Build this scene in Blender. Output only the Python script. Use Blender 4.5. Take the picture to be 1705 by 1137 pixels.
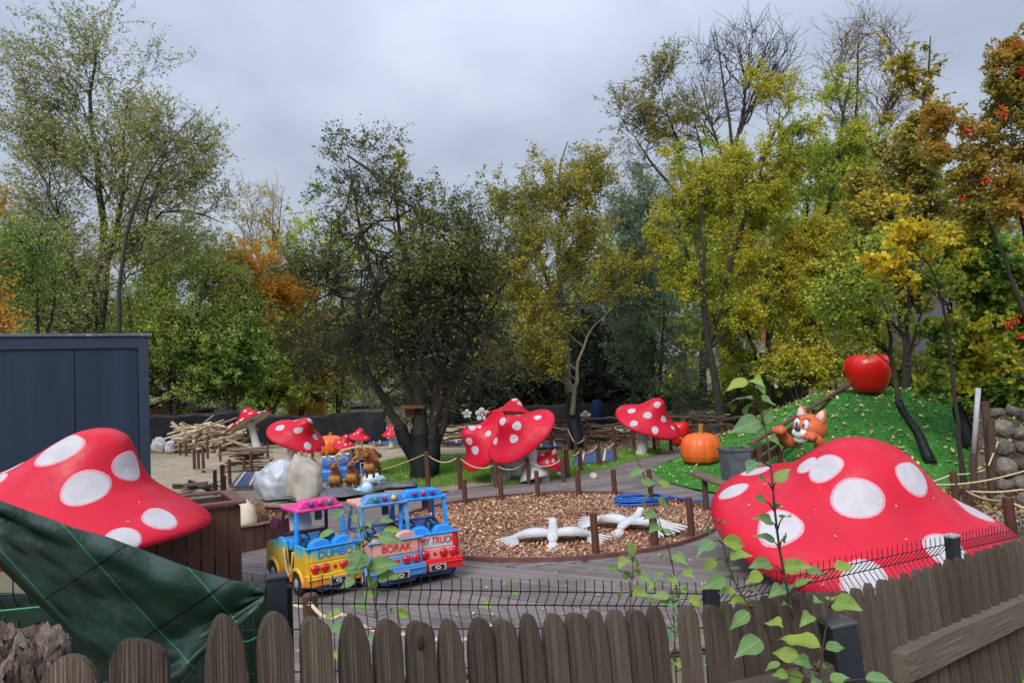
import bpy, bmesh, math, random
import numpy as np
from mathutils import Vector, Matrix, Euler
from math import sin, cos, pi, radians, sqrt, atan2

for o in list(bpy.data.objects):
    bpy.data.objects.remove(o)
SC = bpy.context.scene
COL = SC.collection
rnd = random.Random(7)

# ------------------------------------------------------------------ camera
CAM_H, FPX, W0, H0 = 2.4, 1231.0, 1705.0, 1137.0
PITCH, ROLL = radians(2.9), radians(2.6)
_F = Vector((0, cos(PITCH), sin(PITCH)))
_U0 = Vector((0, -sin(PITCH), cos(PITCH)))
_R0 = Vector((1, 0, 0))
_R = _R0 * cos(ROLL) - _U0 * sin(ROLL)
_U = _R0 * sin(ROLL) + _U0 * cos(ROLL)
cam = bpy.data.cameras.new('camera')
cam.sensor_width = 36.0
cam.lens = 36.0 * FPX / W0
cam.clip_start, cam.clip_end = 0.05, 3000
cam_ob = bpy.data.objects.new('camera', cam)
COL.objects.link(cam_ob)
cam_ob.matrix_world = Matrix(((_R.x, _U.x, -_F.x, 0), (_R.y, _U.y, -_F.y, 0), (_R.z, _U.z, -_F.z, CAM_H), (0, 0, 0, 1)))
SC.camera = cam_ob

# ------------------------------------------------------------------ world and sun
SUN_EL, SUN_AZ = radians(42), radians(203)
world = bpy.data.worlds.new('World')
SC.world = world
world.use_nodes = True
nt = world.node_tree
nt.nodes.clear()
N = nt.nodes.new
L = nt.links.new
out = N('ShaderNodeOutputWorld')
tc = N('ShaderNodeTexCoord')
sep = N('ShaderNodeSeparateXYZ'); L(tc.outputs['Generated'], sep.inputs[0])
zc = N('ShaderNodeMath'); zc.operation = 'MAXIMUM'; L(sep.outputs[2], zc.inputs[0]); zc.inputs[1].default_value = 0.0
zz = N('ShaderNodeMath'); zz.operation = 'ADD'; L(zc.outputs[0], zz.inputs[0]); zz.inputs[1].default_value = 0.32
dx = N('ShaderNodeMath'); dx.operation = 'DIVIDE'; L(sep.outputs[0], dx.inputs[0]); L(zz.outputs[0], dx.inputs[1])
dy = N('ShaderNodeMath'); dy.operation = 'DIVIDE'; L(sep.outputs[1], dy.inputs[0]); L(zz.outputs[0], dy.inputs[1])
cmb = N('ShaderNodeCombineXYZ'); L(dx.outputs[0], cmb.inputs[0]); L(dy.outputs[0], cmb.inputs[1])
n1 = N('ShaderNodeTexNoise'); n1.inputs['Scale'].default_value = 1.45; n1.inputs['Detail'].default_value = 6; n1.inputs['Roughness'].default_value = 0.5
n1.inputs['Distortion'].default_value = 0.15
L(cmb.outputs[0], n1.inputs['Vector'])
ramp = N('ShaderNodeValToRGB'); L(n1.outputs[0], ramp.inputs[0])
e = ramp.color_ramp.elements
e[0].position = 0.34; e[0].color = (0.29, 0.335, 0.43, 1)
e[1].position = 0.70; e[1].color = (0.54, 0.585, 0.665, 1)
m = e.new(0.52); m.color = (0.405, 0.455, 0.555, 1)
# overcast luminance grows towards the zenith: (1 + 2 sin el) / 3
g = N('ShaderNodeMath'); g.operation = 'MULTIPLY_ADD'; L(zc.outputs[0], g.inputs[0]); g.inputs[1].default_value = 1.75; g.inputs[2].default_value = 0.50
cl = N('ShaderNodeVectorMath'); cl.operation = 'SCALE'; L(ramp.outputs[0], cl.inputs[0]); L(g.outputs[0], cl.inputs['Scale'])
sky = N('ShaderNodeTexSky'); sky.sky_type = 'NISHITA'; sky.sun_disc = False
sky.sun_elevation = SUN_EL; sky.sun_rotation = SUN_AZ
bg1 = N('ShaderNodeBackground'); L(sky.outputs[0], bg1.inputs[0]); bg1.inputs[1].default_value = 0.05
bg2 = N('ShaderNodeBackground'); L(cl.outputs[0], bg2.inputs[0]); bg2.inputs[1].default_value = 0.72
mx = N('ShaderNodeMixShader'); mx.inputs[0].default_value = 0.93
L(bg1.outputs[0], mx.inputs[1]); L(bg2.outputs[0], mx.inputs[2]); L(mx.outputs[0], out.inputs[0])

sun = bpy.data.lights.new('sun', 'SUN'); sun.energy = 1.5; sun.angle = radians(28); sun.color = (1.0, 0.965, 0.91)
sun_ob = bpy.data.objects.new('sun', sun); COL.objects.link(sun_ob)
_sd = Vector((sin(SUN_AZ) * cos(SUN_EL), cos(SUN_AZ) * cos(SUN_EL), sin(SUN_EL)))
sun_ob.rotation_euler = _sd.to_track_quat('Z', 'Y').to_euler()
sun_ob.location = _sd * 80

vs = SC.view_settings
vs.view_transform = 'Standard'; vs.look = 'None'; vs.exposure = 0.95; vs.gamma = 1.0; vs.use_curve_mapping = False
SC.render.engine = 'CYCLES'
SC.cycles.max_bounces = 10; SC.cycles.diffuse_bounces = 6; SC.cycles.glossy_bounces = 3; SC.cycles.transmission_bounces = 6
SC.cycles.use_denoising = True

# ------------------------------------------------------------------ measuring helpers (photo pixel -> place)
def ray(px, py):
    u, v = (px - W0 / 2), -(py - H0 / 2)
    return _F * FPX + _R * u + _U * v
def G(px, py, z=0.0):
    d = ray(px, py); t = (z - CAM_H) / d.z
    return Vector((d.x * t, d.y * t, z))
def D(px, py, y):
    d = ray(px, py); t = y / d.y
    return Vector((d.x * t, y, CAM_H + d.z * t))
def proj_np(P):
    q = P - np.array((0, 0, CAM_H))
    a, b, c = q @ np.array(_R), q @ np.array(_U), q @ np.array(_F)
    return W0 / 2 + FPX * a / c, H0 / 2 - FPX * b / c

# ------------------------------------------------------------------ object helpers
def tag(o, label=None, cat=None, group=None, kind=None):
    if label: o['label'] = label
    if cat: o['category'] = cat
    if group: o['group'] = group
    if kind: o['kind'] = kind
    return o
def empty(name, loc=(0, 0, 0), rz=0.0, label=None, cat=None, group=None, rot=None):
    o = bpy.data.objects.new(name, None); o.empty_display_size = 0.2
    o.location = loc; o.rotation_euler = rot if rot is not None else (0, 0, rz)
    COL.objects.link(o)
    return tag(o, label, cat, group)
def link_mesh(name, me, parent=None):
    o = bpy.data.objects.new(name, me); COL.objects.link(o)
    if parent is not None: o.parent = parent
    return o
def np_mesh(name, V, F, mats, fm=None, smooth=False, uv=None):
    """V (n,3), F (m,k) -> mesh"""
    V = np.asarray(V, dtype=np.float32); F = np.asarray(F, dtype=np.int32)
    me = bpy.data.meshes.new(name)
    me.vertices.add(len(V)); me.vertices.foreach_set('co', V.ravel())
    k = F.shape[1]
    me.loops.add(F.size); me.loops.foreach_set('vertex_index', F.ravel())
    me.polygons.add(len(F)); me.polygons.foreach_set('loop_start', np.arange(0, F.size, k, dtype=np.int32))
    if fm is not None: me.polygons.foreach_set('material_index', np.asarray(fm, dtype=np.int32))
    if smooth: me.polygons.foreach_set('use_smooth', np.ones(len(F), dtype=bool))
    if uv is not None:
        l = me.uv_layers.new(name='uv'); l.data.foreach_set('uv', np.asarray(uv, dtype=np.float32)[F.ravel()].ravel())
    for m_ in (mats if isinstance(mats, (list, tuple)) else [mats]): me.materials.append(m_)
    me.update(calc_edges=True)
    return me

class MB:
    def __init__(s): s.v = []; s.f = []; s.m = []
    def add(s, vs_, fs, mi=0, M=None):
        b = len(s.v)
        s.v += [tuple(M @ Vector(p)) if M is not None else tuple(p) for p in vs_]
        s.f += [tuple(i + b for i in f) for f in fs]; s.m += [mi] * len(fs)
        return s
    def box(s, c, d, M=None, mi=0):
        x, y, z = c; a, b, h = d[0] / 2, d[1] / 2, d[2] / 2
        vs_ = [(x + i * a, y + j * b, z + k * h) for i in (-1, 1) for j in (-1, 1) for k in (-1, 1)]
        return s.add(vs_, [(0, 1, 3, 2), (4, 6, 7, 5), (0, 4, 5, 1), (2, 3, 7, 6), (0, 2, 6, 4), (1, 5, 7, 3)], mi, M)
    def bar(s, p, q, w, h=None, mi=0, up=(0, 0, 1)):
        p, q = Vector(p), Vector(q); d = q - p; l = d.length; d.normalize(); h = h or w
        upv = Vector(up)
        if abs(d.dot(upv)) > 0.98: upv = Vector((0, 1, 0))
        x = d.cross(upv).normalized(); z = x.cross(d)
        M = Matrix(((x.x, d.x, z.x, 0), (x.y, d.y, z.y, 0), (x.z, d.z, z.z, 0), (0, 0, 0, 1)))
        M.translation = (p + q) / 2
        return s.box((0, 0, 0), (w, l, h), M, mi)
    def tube(s, pts, r, n=8, mi=0, cap=True, M=None):
        pts = [Vector(p) for p in pts]; k = len(pts)
        rs = r if isinstance(r, (list, tuple)) else [r] * k
        vs_ = []; ref = None
        for i, p in enumerate(pts):
            t = (pts[min(i + 1, k - 1)] - pts[max(i - 1, 0)]).normalized()
            if ref is None: ref = Vector((0, 0, 1)) if abs(t.z) < 0.9 else Vector((1, 0, 0))
            x = t.cross(ref).normalized(); y = t.cross(x); ref = -y if False else ref - t * ref.dot(t)
            if ref.length < 1e-5: ref = x.copy()
            ref.normalize()
            for j in range(n):
                a = 2 * pi * j / n
                vs_.append(p + (x * cos(a) + y * sin(a)) * rs[i])
        fs = [(i * n + j, i * n + (j + 1) % n, (i + 1) * n + (j + 1) % n, (i + 1) * n + j) for i in range(k - 1) for j in range(n)]
        if cap: fs += [tuple(range(n - 1, -1, -1)), tuple(range((k - 1) * n, k * n))]
        return s.add(vs_, fs, mi, M)
    def lathe(s, prof, n=24, mi=0, M=None, fr=None):
        k = len(prof); vs_ = []
        for (r, z) in prof:
            for j in range(n):
                a = 2 * pi * j / n; q = fr(a, z) if fr else 1.0
                vs_.append((r * q * cos(a), r * q * sin(a), z))
        fs = [(i * n + j, i * n + (j + 1) % n, (i + 1) * n + (j + 1) % n, (i + 1) * n + j) for i in range(k - 1) for j in range(n)]
        if prof[0][0] > 1e-6: fs.append(tuple(range(n - 1, -1, -1)))
        if prof[-1][0] > 1e-6: fs.append(tuple(range((k - 1) * n, k * n)))
        return s.add(vs_, fs, mi, M)
    def ball(s, c, r, nu=16, nv=10, mi=0, M=None):
        if not isinstance(r, (tuple, list)): r = (r, r, r)
        T = Matrix.Translation(c) @ Matrix.Diagonal((r[0], r[1], r[2], 1))
        if M is not None: T = M @ T
        prof = [(max(sin(pi * i / nv), 1e-7 if i in (0, nv) else 0), -cos(pi * i / nv)) for i in range(nv + 1)]
        return s.lathe(prof, nu, mi, T)
    def prism(s, poly, h, M=None, mi=0):
        n = len(poly)
        vs_ = [(x, y, 0) for x, y in poly] + [(x, y, h) for x, y in poly]
        fs = [(i, (i + 1) % n, n + (i + 1) % n, n + i) for i in range(n)] + [tuple(range(n - 1, -1, -1)), tuple(range(n, 2 * n))]
        return s.add(vs_, fs, mi, M)
    def torus(s, R, r, n=20, k=8, M=None, mi=0, a0=0, a1=2 * pi):
        full = abs(a1 - a0 - 2 * pi) < 1e-6; m_ = n if full else n + 1; vs_ = []
        for i in range(m_):
            a = a0 + (a1 - a0) * i / n
            for j in range(k):
                b = 2 * pi * j / k
                vs_.append(((R + r * cos(b)) * cos(a), (R + r * cos(b)) * sin(a), r * sin(b)))
        fs = [(i * k + j, ((i + 1) % m_) * k + j, ((i + 1) % m_) * k + (j + 1) % k, i * k + (j + 1) % k) for i in range(n) for j in range(k)]
        return s.add(vs_, fs, mi, M)
    def mesh(s, name, mats, smooth=False):
        me = bpy.data.meshes.new(name)
        me.from_pydata(s.v, [], s.f)
        for m_ in (mats if isinstance(mats, (list, tuple)) else [mats]): me.materials.append(m_)
        if any(s.m): me.polygons.foreach_set('material_index', s.m)
        bm = bmesh.new(); bm.from_mesh(me)
        bmesh.ops.remove_doubles(bm, verts=bm.verts, dist=1e-6)
        bmesh.ops.recalc_face_normals(bm, faces=bm.faces); bm.to_mesh(me); bm.free()
        if smooth: me.polygons.foreach_set('use_smooth', [True] * len(me.polygons))
        me.update()
        return me
    def build(s, name, mats, parent=None, smooth=False, bevel=0, sub=0):
        o = link_mesh(name, s.mesh(name, mats, smooth), parent)
        if bevel:
            b = o.modifiers.new('bevel', 'BEVEL'); b.width = bevel; b.segments = 2; b.limit_method = 'ANGLE'; b.angle_limit = radians(35)
        if sub:
            b = o.modifiers.new('sub', 'SUBSURF'); b.levels = sub; b.render_levels = sub
        return o
def RX(a): return Matrix.Rotation(a, 4, 'X')
def RY(a): return Matrix.Rotation(a, 4, 'Y')
def RZ(a): return Matrix.Rotation(a, 4, 'Z')
def TR(*p): return Matrix.Translation(p)
def SCL(x, y, z): return Matrix.Diagonal((x, y, z, 1))
ORD = ['first', 'second', 'third', 'fourth', 'fifth', 'sixth', 'seventh', 'eighth', 'ninth', 'tenth', 'eleventh', 'twelfth', 'thirteenth', 'fourteenth', 'fifteenth', 'sixteenth']

# ------------------------------------------------------------------ materials
def mat(name, c1, c2=None, rough=0.7, scale=6.0, detail=4.0, stretch=(1, 1, 1), bump=0.0, bscale=None, spec=0.4, coord='Object',
        contrast=(0.35, 0.65), island=0.0, objrand=0.0, transl=0.0, metal=0.0, coat=0.0, dirt=None, alpha=None):
    mt = bpy.data.materials.new(name); mt.use_nodes = True
    t = mt.node_tree; nn = t.nodes.new; ll = t.links.new
    b = t.nodes['Principled BSDF']
    b.inputs['Roughness'].default_value = rough; b.inputs['Specular IOR Level'].default_value = spec
    b.inputs['Metallic'].default_value = metal; b.inputs['Coat Weight'].default_value = coat
    c2 = c2 or (tuple(x * 0.75 for x in c1) if not isinstance(c1, list) else None)
    co = nn('ShaderNodeTexCoord'); mp = nn('ShaderNodeMapping'); mp.inputs['Scale'].default_value = stretch
    if coord == 'World':
        ge = nn('ShaderNodeNewGeometry'); ll(ge.outputs['Position'], mp.inputs['Vector'])
    else: ll(co.outputs[coord], mp.inputs['Vector'])
    no = nn('ShaderNodeTexNoise'); no.inputs['Scale'].default_value = scale; no.inputs['Detail'].default_value = detail; no.inputs['Roughness'].default_value = 0.6
    ll(mp.outputs[0], no.inputs['Vector'])
    fac = no.outputs[0]
    mr = nn('ShaderNodeMapRange'); mr.inputs['From Min'].default_value = contrast[0]; mr.inputs['From Max'].default_value = contrast[1]
    ll(fac, mr.inputs['Value']); fac = mr.outputs[0]
    def blend(fac, src, w):
        x = nn('ShaderNodeMix'); x.inputs[0].default_value = w; ll(fac, x.inputs[2]); ll(src, x.inputs[3]); return x.outputs[0]
    if island:
        ge2 = nn('ShaderNodeNewGeometry'); fac = blend(fac, ge2.outputs['Random Per Island'], island)
    if objrand:
        oi = nn('ShaderNodeObjectInfo'); fac = blend(fac, oi.outputs['Random'], objrand)
    if isinstance(c1, list):      # palette
        cr = nn('ShaderNodeValToRGB'); ll(fac, cr.inputs[0]); el = cr.color_ramp.elements
        n_ = len(c1)
        el[0].position, el[0].color = 0.08, (*c1[0], 1); el[1].position, el[1].color = 0.92, (*c1[-1], 1)
        for i in range(1, n_ - 1):
            q = el.new(0.08 + 0.84 * i / (n_ - 1)); q.color = (*c1[i], 1)
        colr = cr.outputs[0]
    else:
        x = nn('ShaderNodeMix'); x.data_type = 'RGBA'; ll(fac, x.inputs[0]); x.inputs[6].default_value = (*c1, 1); x.inputs[7].default_value = (*c2, 1); colr = x.outputs[2]
    if dirt:
        dn = nn('ShaderNodeTexNoise'); dn.inputs['Scale'].default_value = dirt[1]; dn.inputs['Detail'].default_value = 6; dn.inputs['Roughness'].default_value = 0.7
        if len(dirt) > 4:
            gw = nn('ShaderNodeNewGeometry'); ll(gw.outputs['Position'], dn.inputs['Vector'])
        else: ll(co.outputs['Object'] if coord != 'World' else ge.outputs['Position'], dn.inputs['Vector'])
        dr = nn('ShaderNodeMapRange'); dr.inputs['From Min'].default_value = dirt[2]; dr.inputs['From Max'].default_value = dirt[2] + 0.18; dr.inputs['To Max'].default_value = dirt[3]
        ll(dn.outputs[0], dr.inputs['Value'])
        x = nn('ShaderNodeMix'); x.data_type = 'RGBA'; ll(dr.outputs[0], x.inputs[0]); ll(colr, x.inputs[6]); x.inputs[7].default_value = (*dirt[0], 1); colr = x.outputs[2]
    ll(colr, b.inputs['Base Color'])
    if bump:
        bn = nn('ShaderNodeTexNoise'); bn.inputs['Scale'].default_value = bscale or scale * 2; bn.inputs['Detail'].default_value = 5
        ll(mp.outputs[0], bn.inputs['Vector'])
        bu = nn('ShaderNodeBump'); bu.inputs['Strength'].default_value = min(bump, 1.0); bu.inputs['Distance'].default_value = 0.02
        ll(bn.outputs[0], bu.inputs['Height']); ll(bu.outputs[0], b.inputs['Normal'])
    if transl:
        tr = nn('ShaderNodeBsdfTranslucent'); ll(colr, tr.inputs[0]); ms = nn('ShaderNodeMixShader'); ms.inputs[0].default_value = transl
        ll(b.outputs[0], ms.inputs[1]); ll(tr.outputs[0], ms.inputs[2]); ll(ms.outputs[0], t.nodes['Material Output'].inputs[0])
    return mt

M = {}
M['ground'] = mat('dirt_ground', (0.16, 0.13, 0.085), (0.10, 0.12, 0.045), 0.95, 0.8, coord='World', bump=0.6, bscale=14)
M['sand'] = mat('sand', (0.35, 0.285, 0.21), (0.26, 0.21, 0.15), 0.95, 1.6, 8, coord='World', bump=0.8, bscale=9, dirt=((0.16, 0.11, 0.07), 3.0, 0.60, 0.8))
M['soil'] = mat('soil', (0.15, 0.11, 0.075), (0.07, 0.05, 0.035), 0.95, 3, coord='World', bump=0.8, bscale=20)
M['lawn'] = mat('lawn_earth', (0.10, 0.19, 0.04), (0.07, 0.12, 0.03), 0.95, 2.0, coord='World', bump=0.5, bscale=30)
M['blade'] = mat('grass_blade', [(0.09, 0.21, 0.025), (0.18, 0.34, 0.05), (0.30, 0.42, 0.09)], rough=0.7, scale=0.9, coord='World', island=0.55, transl=0.25)
M['turf'] = mat('artificial_turf', (0.056, 0.248, 0.037), (0.037, 0.165, 0.027), 0.9, 1.3, coord='World', bump=0.9, bscale=60)
M['turf_blade'] = mat('turf_fibre', [(0.033, 0.156, 0.023), (0.066, 0.272, 0.041), (0.123, 0.346, 0.066)], rough=0.75, scale=1.1, coord='World', island=0.5)
M['deck'] = mat('deck_board_wood', [(0.115, 0.094, 0.092), (0.17, 0.142, 0.138), (0.24, 0.205, 0.20)], rough=0.78, scale=3.0, stretch=(1.2, 9, 9), bump=0.35, bscale=16, objrand=0.45, contrast=(0.3, 0.7), dirt=((0.045, 0.037, 0.034), 0.9, 0.50, 0.55, 'W'))
M['underdeck'] = mat('deck_underside', (0.06, 0.05, 0.045), None, 0.95, 4)
M['mulch'] = mat('mulch_bed', (0.312, 0.182, 0.111), (0.156, 0.091, 0.052), 0.95, 14, coord='World', bump=1.0, bscale=40)
M['chip'] = mat('wood_chip', [(0.149, 0.063, 0.040), (0.333, 0.155, 0.098), (0.460, 0.247, 0.161), (0.667, 0.460, 0.310)], rough=0.9, scale=0.7, coord='World', island=0.8)
M['brown'] = mat('brown_stained_wood', (0.105, 0.042, 0.028), (0.065, 0.026, 0.018), 0.6, 3, stretch=(8, 8, 1), bump=0.3, bscale=8, objrand=0.25)
M['brown_rail'] = mat('brown_rail_wood', (0.17, 0.075, 0.065), (0.11, 0.045, 0.04), 0.55, 5, bump=0.2)
M['bark_post'] = mat('rough_post_wood', (0.10, 0.06, 0.045), (0.055, 0.03, 0.022), 0.85, 6, stretch=(4, 4, 1), bump=0.6, objrand=0.3)
M['rope'] = mat('rope', (0.62, 0.50, 0.33), (0.48, 0.37, 0.23), 0.9, 40)
M['picket'] = mat('weathered_picket_wood', [(0.045, 0.028, 0.023), (0.125, 0.085, 0.066), (0.215, 0.155, 0.118), (0.38, 0.30, 0.225)], rough=0.85, scale=3.2, detail=8, stretch=(9, 9, 1.0), bump=1.0, bscale=6, objrand=0.30,
                  contrast=(0.36, 0.66), dirt=((0.20, 0.185, 0.09), 4.0, 0.54, 0.6))
scuff_later = True
M['picket_rail'] = mat('weathered_rail_wood', [(0.10, 0.07, 0.052), (0.21, 0.155, 0.115), (0.40, 0.33, 0.26)], rough=0.85, scale=4, detail=8, stretch=(1.2, 14, 14), bump=0.8, bscale=8, dirt=((0.15, 0.14, 0.09), 5.0, 0.55, 0.6))
M['knot'] = mat('knot_wood', (0.03, 0.018, 0.012), None, 0.9, 20)
M['anth'] = mat('anthracite_coated_steel', (0.012, 0.016, 0.026), (0.02, 0.024, 0.034), 0.45, 5, spec=0.5)
M['wire'] = mat('anthracite_wire', (0.022, 0.022, 0.026), None, 0.5, 5)
M['container'] = mat('dark_blue_panel', (0.012, 0.025, 0.052), (0.019, 0.037, 0.070), 0.5, 1.6, coord='World', stretch=(2.2, 2.2, 0.12), spec=0.4, dirt=((0.025, 0.04, 0.07), 1.5, 0.56, 0.6))
M['container_frame'] = mat('slate_blue_frame', (0.032, 0.048, 0.080), (0.026, 0.040, 0.066), 0.45, 1.0, coord='World')
M['zinc'] = mat('zinc_trim', (0.10, 0.13, 0.17), (0.32, 0.34, 0.36), 0.5, 9, contrast=(0.55, 0.7))
M['red'] = mat('red_fibreglass_paint', (0.58, 0.007, 0.028), (0.50, 0.008, 0.032), 0.48, 2.2, bump=0.15, bscale=22, spec=0.28, dirt=((0.60, 0.05, 0.075), 9, 0.66, 0.4))
def rough_noise(mt, lo, hi, scale):
    t = mt.node_tree; b = t.nodes['Principled BSDF']; co = t.nodes.new('ShaderNodeTexCoord'); no = t.nodes.new('ShaderNodeTexNoise'); no.inputs['Scale'].default_value = scale; no.inputs['Detail'].default_value = 7
    mr = t.nodes.new('ShaderNodeMapRange'); mr.inputs['From Min'].default_value = .35; mr.inputs['From Max'].default_value = .65; mr.inputs['To Min'].default_value = lo; mr.inputs['To Max'].default_value = hi
    t.links.new(co.outputs['Object'], no.inputs['Vector']); t.links.new(no.outputs[0], mr.inputs[0]); t.links.new(mr.outputs[0], b.inputs['Roughness'])
def scuff(mt, col, scale, lo, amt, stretch=(1, 1, 1)):
    t = mt.node_tree; b = t.nodes['Principled BSDF']; src = b.inputs['Base Color'].links[0].from_socket
    co = t.nodes.new('ShaderNodeTexCoord'); mp = t.nodes.new('ShaderNodeMapping'); mp.inputs['Scale'].default_value = stretch; no = t.nodes.new('ShaderNodeTexNoise'); no.inputs['Scale'].default_value = scale; no.inputs['Detail'].default_value = 9; no.inputs['Roughness'].default_value = .72
    mr = t.nodes.new('ShaderNodeMapRange'); mr.inputs['From Min'].default_value = lo; mr.inputs['From Max'].default_value = lo + .10; mr.inputs['To Max'].default_value = amt
    mx_ = t.nodes.new('ShaderNodeMix'); mx_.data_type = 'RGBA'; mx_.inputs[7].default_value = (*col, 1)
    t.links.new(co.outputs['Object'], mp.inputs[0]); t.links.new(mp.outputs[0], no.inputs['Vector']); t.links.new(no.outputs[0], mr.inputs[0]); t.links.new(mr.outputs[0], mx_.inputs[0]); t.links.new(src, mx_.inputs[6]); t.links.new(mx_.outputs[2], b.inputs['Base Color'])
rough_noise(M['red'], .30, .62, 4); scuff(M['red'], (.30, .02, .025), 3.0, .62, .5); scuff(M['red'], (.62, .22, .24), 26, .70, .7)
M['spot'] = mat('off_white_spot_paint', (0.50, 0.475, 0.51), (0.43, 0.41, 0.44), 0.6, 6, bump=0.1, bscale=25, dirt=((0.45, 0.42, 0.44), 14, 0.60, 0.5))
M['spot_edge'] = mat('pink_overspray', (0.62, 0.30, 0.36), (0.60, 0.20, 0.27), 0.6, 60)
M['stalk'] = mat('white_stalk_paint', (0.50, 0.50, 0.495), (0.41, 0.41, 0.405), 0.6, 5, bump=0.3, bscale=12, dirt=((0.35, 0.33, 0.28), 6, 0.62, 0.5))
M['gills'] = mat('cream_gills', (0.62, 0.53, 0.42), (0.50, 0.42, 0.33), 0.7, 12)
M['orange'] = mat('orange_pumpkin_paint', (0.78, 0.15, 0.022), (0.70, 0.12, 0.022), 0.42, 3, bump=0.15, spec=0.4, dirt=((0.45, 0.06, 0.02), 3, 0.62, 0.5))
M['ochre'] = mat('ochre_stem_paint', (0.36, 0.20, 0.045), (0.26, 0.13, 0.03), 0.6, 8, bump=0.3)
M['apple'] = mat('glossy_red_apple_paint', (0.72, 0.010, 0.008), (0.66, 0.012, 0.010), 0.30, 2, bump=0.06, bscale=18, spec=0.4, coat=0.15)
M['darkgreen'] = mat('dark_green_paint', (0.012, 0.035, 0.025), None, 0.35, 8)
M['white'] = mat('white_paint', (0.54, 0.54, 0.545), (0.45, 0.46, 0.47), 0.55, 5, bump=0.2, bscale=14)
M['cat'] = mat('fox_orange_paint', (0.60, 0.135, 0.042), (0.53, 0.105, 0.038), 0.55, 3, bump=0.12)
M['cat_dark'] = mat('rust_line_paint', (0.22, 0.03, 0.02), None, 0.6, 8)
M['pinkgrey'] = mat('inner_ear_paint', (0.60, 0.55, 0.53), (0.52, 0.46, 0.45), 0.6, 8)
M['black'] = mat('black_paint', (0.014, 0.014, 0.016), None, 0.4, 8)
M['eyewhite'] = mat('eye_white_paint', (0.80, 0.80, 0.80), None, 0.4, 8)
M['eyegrey'] = mat('blue_grey_iris', (0.17, 0.22, 0.27), None, 0.4, 8)
M['nose'] = mat('dark_teal_nose_paint', (0.022, 0.045, 0.055), None, 0.4, 8)
M['bluehose'] = mat('blue_hose_rubber', (0.015, 0.14, 0.52), (0.02, 0.10, 0.42), 0.4, 12)
M['coral'] = mat('orange_red_feet_paint', (0.72, 0.09, 0.02), None, 0.5, 8)
M['rubber'] = mat('tyre_rubber', (0.018, 0.018, 0.02), (0.03, 0.03, 0.03), 0.8, 10)
M['rim'] = mat('grey_rim', (0.45, 0.46, 0.48), (0.32, 0.33, 0.35), 0.4, 8)
M['navy'] = mat('navy_plastic', (0.018, 0.035, 0.12), (0.012, 0.022, 0.07), 0.5, 6)
M['lampred'] = mat('red_lamp_lens', (0.55, 0.008, 0.012), None, 0.15, 8, coat=0.5)
M['pink'] = mat('pink_truck_paint', (0.72, 0.06, 0.28), (0.66, 0.10, 0.34), 0.35, 14, contrast=(0.55, 0.7), coat=0.2)
M['sky_blue'] = mat('bright_blue_truck_paint', (0.025, 0.26, 0.74), (0.06, 0.42, 0.80), 0.35, 12, contrast=(0.52, 0.7), coat=0.2, dirt=((0.35, 0.60, 0.80), 26, 0.66, 0.8))
M['dull_blue'] = mat('faded_blue_truck_paint', (0.07, 0.22, 0.50), (0.16, 0.34, 0.56), 0.45, 10, dirt=((0.5, 0.45, 0.5), 12, 0.62, 0.6))
M['peach'] = mat('faded_peach_truck_paint', (0.66, 0.27, 0.20), (0.60, 0.36, 0.34), 0.5, 10, dirt=((0.25, 0.30, 0.5), 14, 0.62, 0.6))
M['truck_red'] = mat('red_truck_paint', (0.62, 0.012, 0.016), (0.58, 0.04, 0.05), 0.35, 9, coat=0.2, dirt=((0.7, 0.3, 0.3), 16, 0.66, 0.6))
M['salmon'] = mat('salmon_truck_paint', (0.68, 0.20, 0.19), (0.66, 0.30, 0.29), 0.4, 9)
M['chrome'] = mat('worn_chrome', (0.55, 0.55, 0.53), (0.30, 0.29, 0.27), 0.35, 14, metal=0.4)
M['purple'] = mat('purple_lamp', (0.13, 0.02, 0.26), None, 0.15, 8, coat=0.5)
M['magenta'] = mat('magenta_lamp', (0.55, 0.01, 0.12), None, 0.15, 8, coat=0.5)
M['teal'] = mat('teal_lamp', (0.01, 0.22, 0.20), None, 0.15, 8, coat=0.5)
M['yellow'] = mat('yellow_lamp', (0.70, 0.50, 0.10), None, 0.2, 8, coat=0.5)
M['plum'] = mat('plum_interior_paint', (0.12, 0.02, 0.06), None, 0.5, 8)
M['deer'] = mat('deer_brown_paint', (0.30, 0.105, 0.035), (0.20, 0.065, 0.025), 0.5, 9, bump=0.2)
M['deer_fur'] = mat('deer_chest_paint', (0.52, 0.25, 0.06), (0.30, 0.12, 0.025), 0.55, 8, stretch=(6, 6, 1))
M['antler'] = mat('antler_ochre_paint', (0.55, 0.33, 0.09), (0.42, 0.22, 0.05), 0.6, 9)
M['cloud'] = mat('cloud_paint', (0.66, 0.74, 0.82), (0.24, 0.50, 0.78), 0.55, 3, contrast=(0.45, 0.7))
M['seat_blue'] = mat('sleigh_blue_paint', (0.02, 0.12, 0.46), (0.03, 0.22, 0.60), 0.4, 6)
M['plastic_wrap'] = mat('translucent_plastic_sheet', (0.62, 0.64, 0.68), (0.44, 0.48, 0.56), 0.28, 3, detail=3, bump=0.35, bscale=6, spec=0.5)
M['boulder'] = mat('beige_rock_paint', (0.50, 0.46, 0.40), (0.35, 0.32, 0.28), 0.8, 4, detail=8, bump=0.7, bscale=9, dirt=((0.22, 0.17, 0.12), 3, 0.58, 0.7))
M['slate'] = mat('slate_plastic_film', (0.075, 0.08, 0.10), (0.12, 0.125, 0.145), 0.5, 5, bump=0.6)
M['rock'] = mat('grey_brown_stone', [(0.084, 0.070, 0.054), (0.152, 0.132, 0.108), (0.240, 0.216, 0.184)], rough=0.9, scale=4, detail=8, bump=0.8, bscale=10, objrand=0.4)
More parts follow.
